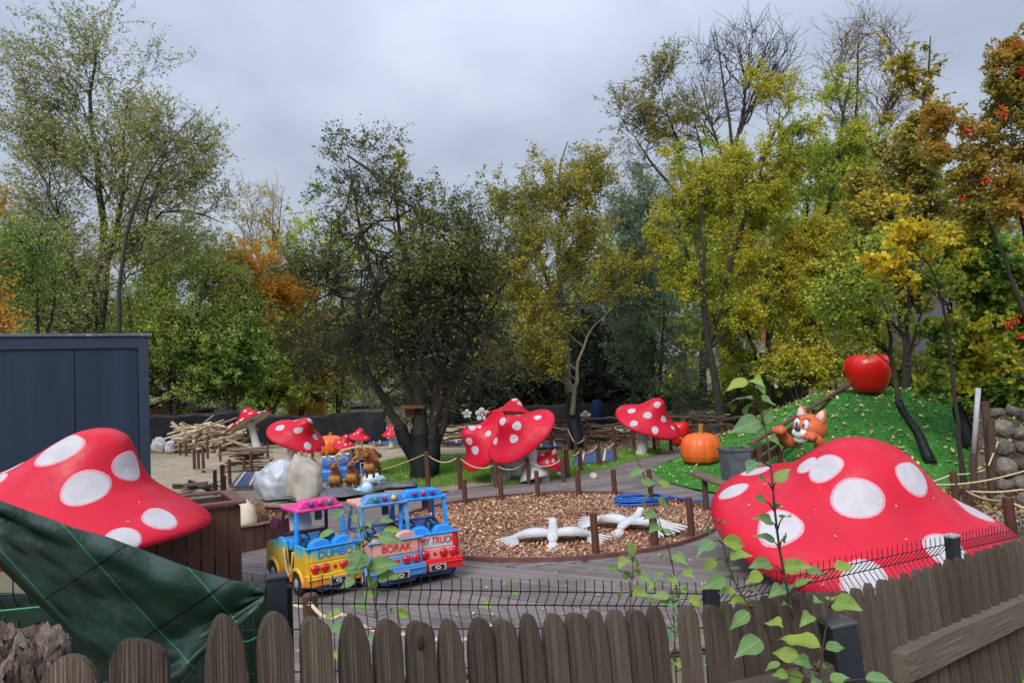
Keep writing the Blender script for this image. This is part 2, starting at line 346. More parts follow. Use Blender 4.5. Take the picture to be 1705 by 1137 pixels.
M['plank'] = mat('raw_plank_wood', [(0.36, 0.26, 0.17), (0.58, 0.47, 0.33), (0.72, 0.63, 0.48)], rough=0.85, scale=3, stretch=(1.5, 10, 10), objrand=0.6, bump=0.3)
M['old_plank'] = mat('old_plank_wood', [(0.09, 0.05, 0.035), (0.20, 0.14, 0.10), (0.34, 0.27, 0.21)], rough=0.85, scale=3, stretch=(1.5, 10, 10), objrand=0.6, bump=0.3)
M['bag'] = mat('white_woven_bag', (0.62, 0.63, 0.65), (0.44, 0.45, 0.48), 0.7, 6, bump=0.8, bscale=10)
M['film'] = mat('black_plastic_film', (0.010, 0.011, 0.014), (0.018, 0.019, 0.023), 0.45, 3, bump=0.5, bscale=5, spec=0.25)
M['screen'] = mat('black_shade_screen', (0.012, 0.013, 0.014), (0.02, 0.021, 0.022), 0.85, 3)
M['tent'] = mat('silver_grey_cloth', (0.42, 0.44, 0.47), (0.30, 0.32, 0.35), 0.5, 3, bump=0.4)
M['shed_wood'] = mat('red_brown_shed_boards', (0.21, 0.085, 0.04), (0.13, 0.055, 0.03), 0.7, 2, stretch=(6, 6, 1))
M['felt'] = mat('grey_roof_felt', (0.15, 0.155, 0.16), (0.10, 0.11, 0.11), 0.9, 3)
M['wall_white'] = mat('white_house_render', (0.55, 0.53, 0.49), (0.44, 0.42, 0.38), 0.8, 2, dirt=((0.3, 0.26, 0.22), 1.5, 0.58, 0.6))
M['brick'] = mat('red_brick_wall', (0.30, 0.09, 0.055), (0.22, 0.07, 0.045), 0.85, 6)
M['shingle'] = mat('slate_blue_shingle', (0.075, 0.085, 0.115), (0.12, 0.13, 0.165), 0.8, 2, objrand=0.5)
M['glass'] = mat('dark_window_glass', (0.02, 0.025, 0.03), None, 0.1, 3)
M['car_grey'] = mat('silver_car_paint', (0.42, 0.44, 0.45), None, 0.3, 3, coat=0.3)
M['yellow_metal'] = mat('yellow_machine_paint', (0.62, 0.34, 0.03), (0.52, 0.27, 0.02), 0.5, 3)
M['bluegrate'] = mat('blue_painted_slat', (0.035, 0.075, 0.22), (0.08, 0.12, 0.24), 0.6, 8, objrand=0.4)
M['blue_tarp'] = mat('blue_sheet', (0.02, 0.055, 0.21), (0.012, 0.03, 0.12), 0.55, 2, bump=0.4)
M['galv'] = mat('white_coated_pole', (0.40, 0.40, 0.415), (0.30, 0.30, 0.32), 0.4, 6)
M['wrap'] = mat('black_trunk_wrap', (0.007, 0.009, 0.010), (0.016, 0.019, 0.020), 0.55, 5, stretch=(3, 3, 1), bump=0.8, bscale=6, spec=0.2)
M['bark'] = mat('dark_bark', (0.050, 0.042, 0.032), (0.024, 0.020, 0.016), 0.95, 5, stretch=(4, 4, 1), bump=1.0, bscale=9)
M['bark_brown'] = mat('brown_twig_bark', (0.075, 0.055, 0.042), (0.040, 0.030, 0.024), 0.95, 5, bump=0.6)
M['bark_pale'] = mat('pale_grey_olive_bark', (0.20, 0.175, 0.115), (0.12, 0.105, 0.07), 0.9, 5, stretch=(3, 3, 0.6), bump=0.6)
M['bark_alder'] = mat('alder_bark', (0.070, 0.068, 0.055), (0.040, 0.040, 0.032), 0.95, 4, bump=0.6)
M['stump'] = mat('torn_stump_wood', [(0.056, 0.040, 0.032), (0.136, 0.100, 0.080), (0.248, 0.184, 0.140)], rough=0.95, scale=16, detail=9, stretch=(2.2, 2.2, .8), bump=1.0, bscale=34, contrast=(0.38, 0.64), dirt=((0.30, 0.16, 0.08), 14, 0.60, 0.7))
M['stem_green'] = mat('young_green_stem', (0.17, 0.16, 0.05), (0.11, 0.085, 0.04), 0.6, 8)
M['stem_brown'] = mat('young_brown_stem', (0.075, 0.045, 0.032), (0.05, 0.03, 0.022), 0.7, 8)
M['sapling_leaf'] = mat('sapling_leaf', [(0.12, 0.25, 0.12), (0.16, 0.30, 0.075), (0.33, 0.43, 0.045)], rough=0.40, scale=9, coord='Object', objrand=0.75, transl=0.35, bump=0.25, bscale=30, spec=0.5)
def veins(mt):
    t = mt.node_tree; b = t.nodes['Principled BSDF']; src = b.inputs['Base Color'].links[0].from_socket; nn = t.nodes.new; ll = t.links.new
    co = nn('ShaderNodeTexCoord'); sp = nn('ShaderNodeSeparateXYZ'); ll(co.outputs['Object'], sp.inputs[0])
    ab = nn('ShaderNodeMath'); ab.operation = 'ABSOLUTE'; ll(sp.outputs[1], ab.inputs[0])
    mid = nn('ShaderNodeMath'); mid.operation = 'LESS_THAN'; ll(ab.outputs[0], mid.inputs[0]); mid.inputs[1].default_value = .016
    s1 = nn('ShaderNodeMath'); s1.operation = 'MULTIPLY_ADD'; ll(ab.outputs[0], s1.inputs[0]); s1.inputs[1].default_value = -.75; ll(sp.outputs[0], s1.inputs[2])
    s2 = nn('ShaderNodeMath'); s2.operation = 'MULTIPLY'; ll(s1.outputs[0], s2.inputs[0]); s2.inputs[1].default_value = 7.5
    s3 = nn('ShaderNodeMath'); s3.operation = 'FRACT'; ll(s2.outputs[0], s3.inputs[0])
    s4 = nn('ShaderNodeMath'); s4.operation = 'LESS_THAN'; ll(s3.outputs[0], s4.inputs[0]); s4.inputs[1].default_value = .10
    s5 = nn('ShaderNodeMath'); s5.operation = 'MULTIPLY'; ll(s4.outputs[0], s5.inputs[0]); s5.inputs[1].default_value = .45
    mxx = nn('ShaderNodeMath'); mxx.operation = 'MAXIMUM'; ll(mid.outputs[0], mxx.inputs[0]); ll(s5.outputs[0], mxx.inputs[1])
    m_ = nn('ShaderNodeMix'); m_.data_type = 'RGBA'; ll(mxx.outputs[0], m_.inputs[0]); ll(src, m_.inputs[6]); m_.inputs[7].default_value = (.34, .42, .16, 1)
    for l in list(t.links):
        if l.from_socket == src and l.to_node != m_: 
            ts = l.to_socket; t.links.remove(l); ll(m_.outputs[2], ts)
veins(M['sapling_leaf']); scuff(M['sapling_leaf'], (.20, .12, .04), 5, .66, .7)
M['fallen'] = mat('fallen_leaf', [(0.32, 0.19, 0.04), (0.55, 0.44, 0.12), (0.64, 0.60, 0.30), (0.45, 0.27, 0.10)], rough=0.7, scale=2, coord='World', island=0.85)
M['litter'] = mat('brown_leaf_litter', [(0.12, 0.06, 0.03), (0.26, 0.15, 0.07), (0.45, 0.30, 0.12)], rough=0.85, scale=2, coord='World', island=0.85)
M['cream'] = mat('cream_sculpture_paint', (0.62, 0.55, 0.42), (0.54, 0.47, 0.35), 0.7, 4, bump=0.3)

scuff(M['picket'], (.016, .010, .008), 5.0, .60, .9, (16, 16, .7)); scuff(M['picket'], (.34, .30, .24), 9, .66, .55)
scuff(M['picket_rail'], (.03, .02, .015), 4.0, .60, .8, (.8, 14, 14))
# ================================================================== SETTING
FA, FB = Vector((-0.53, 1.36, 0)), Vector((2.87, 4.15, 0))          # line of the picket fence
FD = (FB - FA).normalized(); FN = Vector((-FD.y, FD.x, 0))
def fence_s(x, y): return -FD.y * (x - FA.x) + FD.x * (y - FA.y)
def sm(t):
    t = np.clip(t, 0, 1); return t * t * (3 - 2 * t)
HILL_C = (9.6, 20.8)
def zground(x, y):
    x = np.asarray(x, float); y = np.asarray(y, float)
    s = fence_s(x, y)
    bank = 0.80 * (1 - sm((s + 0.2) / 2.0)) * sm((18 - y) / 8) - 0.06
    far = np.clip(y - 40, 0, None); rise = 0.05 * np.minimum(far, 50) + 0.03 * np.clip(far - 50, 0, 200)
    right = 1.9 * sm((x - 11.5) / 7) * sm((y - 9) / 8) * sm((60 - y) / 25)
    return np.maximum(bank + rise, right - 0.06)
xs = np.concatenate([np.linspace(-420, -30, 14), np.linspace(-26, 34, 121), np.linspace(40, 420, 14)])
ys = np.concatenate([np.linspace(-60, -4, 8), np.linspace(-3, 46, 99), np.linspace(49, 500, 24)])
X, Y = np.meshgrid(xs, ys, indexing='xy')
Z = zground(X, Y)
ny, nx = X.shape
idx = np.arange(nx * ny).reshape(ny, nx)
F = np.stack([idx[:-1, :-1], idx[:-1, 1:], idx[1:, 1:], idx[1:, :-1]], -1).reshape(-1, 4)
g_ = link_mesh('ground', np_mesh('ground', np.stack([X, Y, Z], -1).reshape(-1, 3), F, M['ground'], smooth=True)); tag(g_, kind='structure')

def pip(px, py, poly):
    inside = np.zeros(px.shape, bool); n = len(poly); j = n - 1
    for i in range(n):
        xi, yi = poly[i]; xj, yj = poly[j]
        c = ((yi > py) != (yj > py)) & (px < (xj - xi) * (py - yi) / (yj - yi + 1e-12) + xi)
        inside ^= c; j = i
    return inside
def gpoly(pts): return [(G(*p).x, G(*p).y) for p in pts]
def flat(name, poly, z, m):
    mb = MB(); mb.add([(x, y, z) for x, y in poly], [tuple(range(len(poly)))])
    return tag(mb.build(name, M[m]), kind='structure')
def rounded(poly, it=2):
    for _ in range(it):
        q = []
        for i in range(len(poly)):
            a, b = poly[i], poly[(i + 1) % len(poly)]
            q += [(a[0] * .75 + b[0] * .25, a[1] * .75 + b[1] * .25), (a[0] * .25 + b[0] * .75, a[1] * .25 + b[1] * .75)]
        poly = q
    return poly

# ---- mulch circle
CN, CF = G(905, 935), G(918, 822.5)
CC = (CN + CF) / 2; CC.x = G(917, 876).x
CR = (CF.y - CN.y) / 2
circle = [(CC.x + CR * cos(a), CC.y + CR * sin(a)) for a in np.linspace(0, 2 * pi, 72, endpoint=False)]
flat('mulch_bed', circle, -0.012, 'mulch')

# ---- big patches
sand = rounded(gpoly([(150, 880), (330, 870), (470, 842), (560, 822), (640, 800), (660, 782), (690, 762), (800, 752), (790, 735), (640, 725), (450, 726), (250, 742), (60, 760)]), 1)
flat('sand_lot', sand, -0.040, 'sand')
lawn1 = rounded(gpoly([(610, 792), (640, 805), (700, 813), (760, 806), (800, 798), (830, 808), (880, 806), (950, 795), (1010, 778), (1060, 768), (1105, 752), (1100, 744), (1010, 752), (930, 752), (800, 755), (700, 757), (630, 768)]), 2)
flat('lawn', lawn1, -0.030, 'lawn')
soilp = rounded(gpoly([(640, 826), (770, 812), (850, 800), (780, 790), (700, 800), (640, 806)]), 2)
flat('bare_soil', soilp, -0.026, 'sand')
flat('leaf_litter_soil', rounded(gpoly([(1000, 752), (1110, 750), (1250, 748), (1330, 742), (1330, 706), (1150, 706), (980, 712), (880, 716), (720, 728), (700, 744), (860, 742)]), 1), -0.034, 'soil')

# ---- plank deck: two fields of boards
near_deck = gpoly([(395, 1000), (330, 930), (392, 862), (440, 846), (520, 842), (600, 838), (640, 836), (700, 905), (860, 945), (1010, 932), (1130, 905), (1190, 868), (1240, 838), (1320, 850), (1705, 850), (1705, 960), (1500, 1020), (1200, 1075), (900, 1105), (500, 1150)])
back_path = gpoly([(638, 836), (712, 824), (770, 813), (850, 806), (950, 795), (1005, 780), (1050, 769), (1095, 757), (1128, 744), (1150, 752), (1112, 766), (1086, 779), (1090, 790), (1118, 806), (1180, 822), (1245, 838), (1192, 868), (1130, 905), (1010, 932), (860, 945), (700, 905)])
ub = MB(); ub.add([(x, y, -0.046) for x, y in near_deck], [tuple(range(len(near_deck)))]); ub.add([(x, y, -0.0475) for x, y in back_path], [tuple(range(len(back_path)))])
deck = tag(ub.build('wooden_deck', M['underdeck']), kind='structure')
unit = MB().box((0, 0, 0), (1, 1, 1)).mesh('deck_board', M['deck'])
def boards(poly, ang, w, holes, maxlen):
    u = np.array((cos(ang), sin(ang))); n = np.array((-sin(ang), cos(ang)))
    P = np.array(poly); lo, hi = (P @ n).min(), (P @ n).max()
    cnt = 0; c = lo + w / 2
    while c < hi:
        def cuts(pl):
            r = []
            for i in range(len(pl)):
                a, b = np.array(pl[i]), np.array(pl[(i + 1) % len(pl)])
                da, db = a @ n - c, b @ n - c
                if (da > 0) != (db > 0):
                    t = da / (da - db); r.append(((a + (b - a) * t) @ u))
            r.sort(); return [(r[i], r[i + 1]) for i in range(0, len(r) - 1, 2)]
        iv = cuts(poly)
        for h in holes:
            for (h0, h1) in cuts(h):
                nv = []
                for (a, b) in iv:
                    if h1 <= a or h0 >= b: nv.append((a, b))
                    else:
                        if h0 > a: nv.append((a, h0))
                        if h1 < b: nv.append((h1, b))
                iv = nv
        for (a, b) in iv:
            s_ = a
            while s_ < b - 0.05:
                l_ = min(maxlen * rnd.uniform(0.6, 1.1), b - s_)
                if b - s_ - l_ < 0.5: l_ = b - s_
                o = link_mesh('deck_board', unit, deck)
                m_ = u * (s_ + l_ / 2) + n * c
                o.location = (m_[0], m_[1], -0.013 + rnd.uniform(-0.003, 0.003)); o.rotation_euler = (0, 0, ang)
                o.scale = (l_ - 0.006, w - rnd.uniform(0.008, 0.014), 0.026); cnt += 1
                s_ += l_
        c += w
    return cnt
nb = boards(near_deck, radians(-30), 0.145, [circle], 4.2)
nb += boards(back_path, radians(27), 0.145, [circle, near_deck], 3.4)
print('deck boards', nb)
# raised dark rim round the mulch
rim = MB(); n_ = 96
vv = []
for i in range(n_):
    a = 2 * pi * i / n_
    for r, z in ((CR - 0.03, -0.02), (CR - 0.03, 0.055), (CR + 0.02, 0.055), (CR + 0.02, -0.02)): vv.append((CC.x + r * cos(a), CC.y + r * sin(a), z))
rim.add(vv, [(i * 4 + j, ((i + 1) % n_) * 4 + j, ((i + 1) % n_) * 4 + (j + 1) % 4, i * 4 + (j + 1) % 4) for i in range(n_) for j in range(4)])
tag(rim.build('mulch_edging', M['brown_rail']), kind='structure')

# ---- scatter helpers (stuff)
rng = np.random.default_rng(11)
def scatter_pts(poly, n, holes=()):
    P = np.array(poly); res = []
    while sum(map(len, res)) < n:
        q = rng.uniform(P.min(0), P.max(0), (n, 2)); k = pip(q[:, 0], q[:, 1], poly)
        for h in holes: k &= ~pip(q[:, 0], q[:, 1], h)
        res.append(q[k])
    return np.concatenate(res)[:n]
def chips(name, pts, z, lmin, lmax, asp, tilt, m, parent=None, thick=False):
    n = len(pts); a = rng.uniform(0, 2 * pi, n); l = rng.uniform(lmin, lmax, n); w = l * rng.uniform(asp * .7, asp * 1.3, n)
    t1 = rng.normal(0, tilt, n); t2 = rng.normal(0, tilt, n)
    u = np.stack([np.cos(a) * np.cos(t1), np.sin(a) * np.cos(t1), np.sin(t1)], -1) * (l / 2)[:, None]
    v = np.stack([-np.sin(a) * np.cos(t2), np.cos(a) * np.cos(t2), np.sin(t2)], -1) * (w / 2)[:, None]
    c = np.concatenate([pts, np.broadcast_to(z, (n,))[:, None]], 1)
    c[:, 2] += np.abs(u[:, 2]) + np.abs(v[:, 2]) + rng.uniform(0, 0.012, n)
    up = np.array((0, 0, 1.0)) * (l * 0.12)[:, None] * rng.uniform(-.4, 1, n)[:, None]
    V = np.stack([c - u, c + v * .9 + up, c + u, c - v * .9 + up], 1).reshape(-1, 3)
    Fq = np.arange(n * 4).reshape(n, 4)
    o = link_mesh(name, np_mesh(name, V, Fq, M[m]), parent); return tag(o, kind='stuff')
def blades(name, pts, z, h0, h1, w, m, lean=0.5):
    n = len(pts); a = rng.uniform(0, 2 * pi, n); h = rng.uniform(h0, h1, n); b = rng.uniform(0, 2 * pi, n)
    c = np.concatenate([pts, np.broadcast_to(z, (n,))[:, None]], 1)
    s = np.stack([np.cos(a), np.sin(a), 0 * a], -1) * (w / 2)
    t = np.stack([np.cos(b) * h * lean * rng.uniform(0, 1.3, n), np.sin(b) * h * lean * rng.uniform(0, 1.3, n), h], -1)
    V = np.stack([c - s, c + s, c + t], 1).reshape(-1, 3)
    o = link_mesh(name, np_mesh(name, V, np.arange(n * 3).reshape(n, 3), M[m])); return tag(o, kind='stuff')

q = rng.uniform(-1, 1, (60000, 2)); q = q[(q ** 2).sum(1) < 0.98][:30000] * CR + np.array((CC.x, CC.y))
chips('wood_chips', q, -0.012, 0.025, 0.085, 0.42, 0.35, 'chip')
# yellow leaves lie mostly on the far and left part of the mulch
q = rng.uniform(-1, 1, (900, 2)); q = q[(q ** 2).sum(1) < 0.95]; q = q[rng.uniform(0, 1, len(q)) < np.clip(0.35 + 0.5 * q[:, 1] - 0.4 * q[:, 0], 0.05, 1)]
chips('yellow_leaves_on_mulch', q * CR + np.array((CC.x, CC.y)), 0.01, 0.05, 0.09, 0.7, 0.3, 'fallen')
pt = scatter_pts(lawn1, 60000, [near_deck, back_path])
blades('lawn_grass', pt, -0.03, 0.05, 0.13, 0.016, 'blade')
chips('lawn_leaves', scatter_pts(lawn1, 260, [near_deck, back_path]), 0.02, 0.05, 0.10, 0.6, 0.4, 'fallen')
chips('leaf_litter', scatter_pts(rounded(gpoly([(1090, 756), (1250, 752), (1330, 742), (1330, 706), (1150, 712), (980, 718), (720, 735), (860, 746)]), 1), 9000), -0.03, 0.05, 0.11, 0.6, 0.4, 'litter')
chips('sand_debris', scatter_pts(sand, 1500), -0.035, 0.03, 0.12, 0.35, 0.25, 'litter')
chips('deck_leaves', scatter_pts(near_deck, 160, [circle]), 0.004, 0.03, 0.08, 0.6, 0.15, 'fallen')
chips('path_leaves', scatter_pts(back_path, 120, [circle]), 0.004, 0.03, 0.08, 0.6, 0.15, 'fallen')

chips('right_leaf_litter', scatter_pts(gpoly([(1545, 850), (1560, 812), (1640, 800), (1705, 810), (1790, 850), (1705, 905), (1640, 900)]), 2500), -0.03, 0.05, 0.12, 0.6, 0.4, 'litter')
# ---- flat turf disc by the pumpkin
turf = rounded(gpoly([(1082, 778), (1092, 792), (1125, 806), (1190, 818), (1262, 828), (1420, 815), (1420, 775), (1300, 760), (1215, 762), (1140, 766), (1100, 771)]), 2)
flat('turf_disc', turf, -0.018, 'turf')
pt = scatter_pts(turf, 42000); blades('turf_fibres', pt, -0.018, 0.025, 0.05, 0.014, 'turf_blade', 0.6)
chips('turf_leaves', scatter_pts(turf, 300), 0.015, 0.05, 0.10, 0.6, 0.3, 'fallen')

# ---- the turf hill
def zhill(x, y):
    x = np.asarray(x, float); y = np.asarray(y, float)
    ex = np.where(x < HILL_C[0], (x - HILL_C[0]) / 5.0, (x - HILL_C[0]) / 7.5); ey = np.where(y < HILL_C[1], (y - HILL_C[1]) / 6.2, (y - HILL_C[1]) / 5.0)
    r = np.sqrt(ex ** 2 + ey ** 2)
    return 1.66 * sm(1.08 - r * 1.02) + 0.04 * np.sin(x * 1.7) * np.cos(y * 1.3) * (r < .9) - 0.03
def hill_hit(px, py):
    d = ray(px, py); t = 8.0 / d.y
    while t * d.y < 30:
        q = d * t; 
        if CAM_H + q.z < float(zhill(q.x, q.y)): break
        t += .02 / d.y
    return Vector((q.x, q.y, CAM_H + q.z))
hx = np.linspace(4.2, 18, 92); hy = np.linspace(13.8, 26, 82)
X, Y = np.meshgrid(hx, hy, indexing='xy'); Z = zhill(X, Y)
idx = np.arange(X.size).reshape(X.shape)
F = np.stack([idx[:-1, :-1], idx[:-1, 1:], idx[1:, 1:], idx[1:, :-1]], -1).reshape(-1, 4)
tag(link_mesh('turf_hill', np_mesh('turf_hill', np.stack([X, Y, Z], -1).reshape(-1, 3), F, M['turf'], smooth=True)), kind='structure')
q = rng.uniform((4.6, 13.9), (15.5, 24), (70000, 2)); z = zhill(q[:, 0], q[:, 1]); k = z > -0.01
blades('hill_turf_fibres', q[k], z[k], 0.03, 0.06, 0.018, 'turf_blade', 0.6)
q = rng.uniform((5.0, 14.2), (14.5, 23), (2600, 2)); z = zhill(q[:, 0], q[:, 1]); k = z > 0.02
chips('hill_leaves', q[k], z[k] + 0.035, 0.06, 0.17, 0.6, 0.35, 'fallen')

# ================================================================== TREES
def nrm(a): return a / np.maximum(np.linalg.norm(a, axis=-1, keepdims=True), 1e-9)
def tubes(P, R, K):
    """P (n,s,3), R (n,s) -> verts, quads"""
    n, s, _ = P.shape
    T = np.empty_like(P); T[:, 1:-1] = P[:, 2:] - P[:, :-2]; T[:, 0] = P[:, 1] - P[:, 0]; T[:, -1] = P[:, -1] - P[:, -2]; T = nrm(T)
    ref = np.where(np.abs(T[:, :1, 2:3]) > 0.8, np.array((1.0, 0, 0)), np.array((0, 0, 1.0)))
    ref = np.broadcast_to(ref, T.shape); A = nrm(np.cross(T, ref)); B = np.cross(T, A)
    ang = 2 * pi * np.arange(K) / K
    V = P[:, :, None] + R[:, :, None, None] * (A[:, :, None] * np.cos(ang)[:, None] + B[:, :, None] * np.sin(ang)[:, None])
    i = np.arange(n * s * K).reshape(n, s, K)
    a = i[:, :-1]; b = i[:, 1:]
    F = np.stack([a, np.roll(a, -1, 2), np.roll(b, -1, 2), b], -1).reshape(-1, 4)
    return V.reshape(-1, 3), F
def join(lst):
    V = []; F = []; o = 0
    for v, f in lst: V.append(v); F.append(f + o); o += len(v)
    return np.concatenate(V), np.concatenate(F)
def resample(P, n):
    P = np.asarray(P, float); s = np.concatenate([[0], np.cumsum(np.linalg.norm(np.diff(P, axis=0), axis=1))])
    if len(P) > 2:    # light smoothing
        q = np.interp(np.linspace(0, s[-1], n * 3), s, np.arange(len(P)))
        Q = np.stack([np.interp(np.linspace(0, s[-1], n * 3), s, P[:, k]) for k in range(3)], -1)
        for _ in range(3): Q[1:-1] = (Q[:-2] + 2 * Q[1:-1] + Q[2:]) / 4
        s2 = np.concatenate([[0], np.cumsum(np.linalg.norm(np.diff(Q, axis=0), axis=1))])
        return np.stack([np.interp(np.linspace(0, s2[-1], n), s2, Q[:, k]) for k in range(3)], -1)
    return np.stack([np.interp(np.linspace(0, s[-1], n), s, P[:, k]) for k in range(3)], -1)
def grow(rg, PP, RR, Mn, t0, t1, length, ang, up, curl, jit, S, rfac=0.55, rmin=0.004):
    n, s, _ = PP.shape
    w = np.linalg.norm(PP[:, -1] - PP[:, 0], axis=1) + 1e-6; i = rg.choice(n, Mn, p=w / w.sum())
    t = rg.uniform(t0, t1, Mn) * (s - 1); k = np.minimum(t.astype(int), s - 2); f = (t - k)[:, None]
    pos = PP[i, k] * (1 - f) + PP[i, k + 1] * f; tan = nrm(PP[i, k + 1] - PP[i, k]); r = RR[i, k]
    rv = rg.normal(size=(Mn, 3)); pr = nrm(rv - (rv * tan).sum(1, keepdims=True) * tan)
    a = rg.normal(ang, ang * .25, Mn)[:, None]
    d = nrm(tan * np.cos(a) + pr * np.sin(a) + np.array((0, 0, up)))
    Ls = length * rg.uniform(.55, 1.25, Mn) / (S - 1)
    out = np.empty((Mn, S, 3)); out[:, 0] = pos
    for j in range(1, S):
        out[:, j] = out[:, j - 1] + d * Ls[:, None]
        d = nrm(d + np.array((0, 0, curl)) + rg.normal(0, jit, (Mn, 3)))
    r0 = np.maximum(r * rfac, rmin)
    R = r0[:, None] * np.linspace(1, 0.35, S)[None]
    return out, np.maximum(R, rmin * .6)
def leaf_quads(rg, pos, size, asp, droop, tri=False):
    n = len(pos); l = size * rg.uniform(.6, 1.35, n)
    d = rg.normal(size=(n, 3)); d[:, 2] = d[:, 2] * .6 - droop; d = nrm(d)
    rv = rg.normal(size=(n, 3)); s = nrm(np.cross(d, rv)); up = np.cross(s, d)
    w = (l * asp)[:, None]; l = l[:, None]
    if tri:
        V = np.stack([pos - s * w * .5, pos + s * w * .5, pos + d * l], 1); return V.reshape(-1, 3), np.arange(n * 3).reshape(n, 3)
    V = np.stack([pos, pos + d * l * .45 + s * w * .5 + up * w * .18, pos + d * l, pos + d * l * .45 - s * w * .5 + up * w * .18], 1)
    return V.reshape(-1, 3), np.arange(n * 4).reshape(n, 4)
leafmats = {}
def leafmat(name, cols, scale=0.55, island=0.55, transl=0.42, rough=0.5):
    if name not in leafmats:
        leafmats[name] = mat(name, cols, rough=rough, scale=scale, detail=3, coord='World', island=island, transl=transl, contrast=(0.3, 0.7), spec=0.14)
    return leafmats[name]
n_leaves = 0
def tree(name, label, depth, trunks, rads, blobs, leaf, nl, lsize, lm, bark='bark', n1=34, n2=260, n3=900, l2=0.22, l3=0.11, asp=0.55, droop=0.25, curl=0.04,
         slope=0.75, seed=1, group=None, base=None, spread=0.028, wrap=None, twig_only=None, depth_k=0.9, tw=1.0, updir=0.1, jit=0.16):
    """trunks: list of pixel polylines at the tree's distance; blobs: (px, py, rx, ry[, weight]) clumps of the crown"""
    global n_leaves
    rg = np.random.default_rng(seed); mpp = depth / FPX
    n1 = int(n1 * 1.5); n2 = int(n2 * 1.45); n3 = int(n3 * 1.4); nl = int(nl * 1.12); l2 *= 1.55; l3 *= 1.6
    root = empty(name, (0, 0, 0), 0, label, 'tree', group)
    b0 = D(*trunks[0][0], depth)
    if base is not None: b0.z = base
    else: b0.z = float(zground(b0.x, depth)) - 0.05
    root.location = b0; off = np.array(b0)
    TP = []; TR_ = []; geo = []
    for ti, (tp, r) in enumerate(zip(trunks, rads)):
        P = np.array([tuple(D(px, py, depth)) for px, py in tp])
        if ti == 0: P[0] = off
        if len(tp) > 2 or ti: P[1:, 1] += rg.normal(0, 1, len(P) - 1).cumsum() * mpp * 14
        S = 14; P = resample(P, S); P[2:] += rg.normal(0, r * .25, (S - 2, 3))
        R = r * (np.linspace(1, 0, S) ** 0.9 * 0.9 + 0.10)
        if ti == 0: R[0] *= 1.35; R[1] *= 1.08
        TP.append(P); TR_.append(R)
        geo.append(tubes(P[None], R[None], 9))
    bl = [b if len(b) > 4 else (*b, 1.0) for b in blobs]
    wt = np.array([b[2] * b[3] * b[4] for b in bl]); wt = wt / wt.sum()
    def targets(n, shell):
        i = rg.choice(len(bl), n, p=wt); B = np.array([b[:4] for b in bl])[i]
        d = nrm(rg.normal(size=(n, 3))); rr = rg.uniform(shell, 1, n)[:, None] ** (1 / 2.5); d = d * rr
        c = np.array([tuple(D(b[0], b[1], depth)) for b in bl])[i]
        return c + np.stack([d[:, 0] * B[:, 2] * mpp, d[:, 1] * np.maximum(B[:, 2], 25) * mpp * depth_k * 1.1, d[:, 2] * B[:, 3] * mpp], -1)
    tg = targets(n1, .35); L1 = []; R1 = []
    for q_ in tg:
        best = None
        for P, R in zip(TP, TR_):
            hd = np.hypot(P[:, 0] - q_[0], P[:, 1] - q_[1]); zt = q_[2] - slope * hd
            c = np.abs(P[:, 2] - zt) + 0.35 * hd; c[:3] += 3.0 * mpp * 20
            k = int(np.argmin(c))
            if best is None or c[k] < best[0]: best = (c[k], P[k], R[k], P[min(k + 1, len(P) - 1)] - P[k])
        _, p0, r0, tn = best
        v = q_ - p0; ln = np.linalg.norm(v)
        ctrl = p0 + v * .45 + np.array((0, 0, 1)) * ln * rg.uniform(-.02, .16) + rg.normal(0, .05 * ln, 3)
        t = np.linspace(0, 1, 9)[:, None]
        P = (1 - t) ** 2 * p0 + 2 * t * (1 - t) * ctrl + t ** 2 * q_
        P[1:-1] += rg.normal(0, .022 * ln, (7, 3)); L1.append(P)
        rr = min(r0 * .55, 0.007 * ln + 0.007 * depth / 20) * tw; R1.append(rr * np.linspace(1, .22, 9))
    L1 = np.array(L1); R1 = np.array(R1)
    geo.append(tubes(L1, R1, 5))
    cs = np.sqrt(wt @ np.array([b[2] * b[3] for b in bl])) * mpp * 2
    L2, R2 = grow(rg, L1, R1, n2, .25, 1, cs * l2 * 1.6, .75, updir, curl, jit, 5, .55, .006 * tw * depth / 20)
    geo.append(tubes(L2, R2, 3))
    src = [L2]
    if n3:
        L3, R3 = grow(rg, L2, R2, n3, .2, 1, cs * l3 * 1.6, .7, updir * .6, curl * 1.5, jit * 1.1, 3, .6, .004 * tw * depth / 20)
        geo.append(tubes(L3, R3, 3)); src = [L2[:, 2:], L3]
    if twig_only:
        bl2 = twig_only['blobs']; keep = (bl, wt); bl = [(*b, 1.0) for b in bl2]; wt = np.array([b[2] * b[3] for b in bl]); wt = wt / wt.sum()
        tt = targets(twig_only['n1'], .2); LL = []
        for q_ in tt:
            P = TP[rg.integers(len(TP))]; k = rg.integers(5, len(P)); p0 = P[k]; v = q_ - p0; ln = np.linalg.norm(v)
            ctrl = p0 + v * .5 + np.array((0, 0, 1)) * ln * rg.uniform(.15, .45)
            t = np.linspace(0, 1, 9)[:, None]; Q = (1 - t) ** 2 * p0 + 2 * t * (1 - t) * ctrl + t ** 2 * q_
            Q[1:-1] += rg.normal(0, .02 * ln, (7, 3)); LL.append(Q)
        LL = np.array(LL); RR = np.linspace(.028, .008, 9)[None] * np.ones((len(LL), 1))
        geo.append(tubes(LL, RR, 5))
        A2, Q2 = grow(rg, LL, RR, twig_only['n2'], .15, 1, .9, .9, 0, -0.10, .2, 5, .5, .006); geo.append(tubes(A2, Q2, 3))
        A3, Q3 = grow(rg, A2, Q2, twig_only['n3'], .1, 1, .5, .8, 0, -0.14, .25, 3, .6, .0045); geo.append(tubes(A3, Q3, 3))
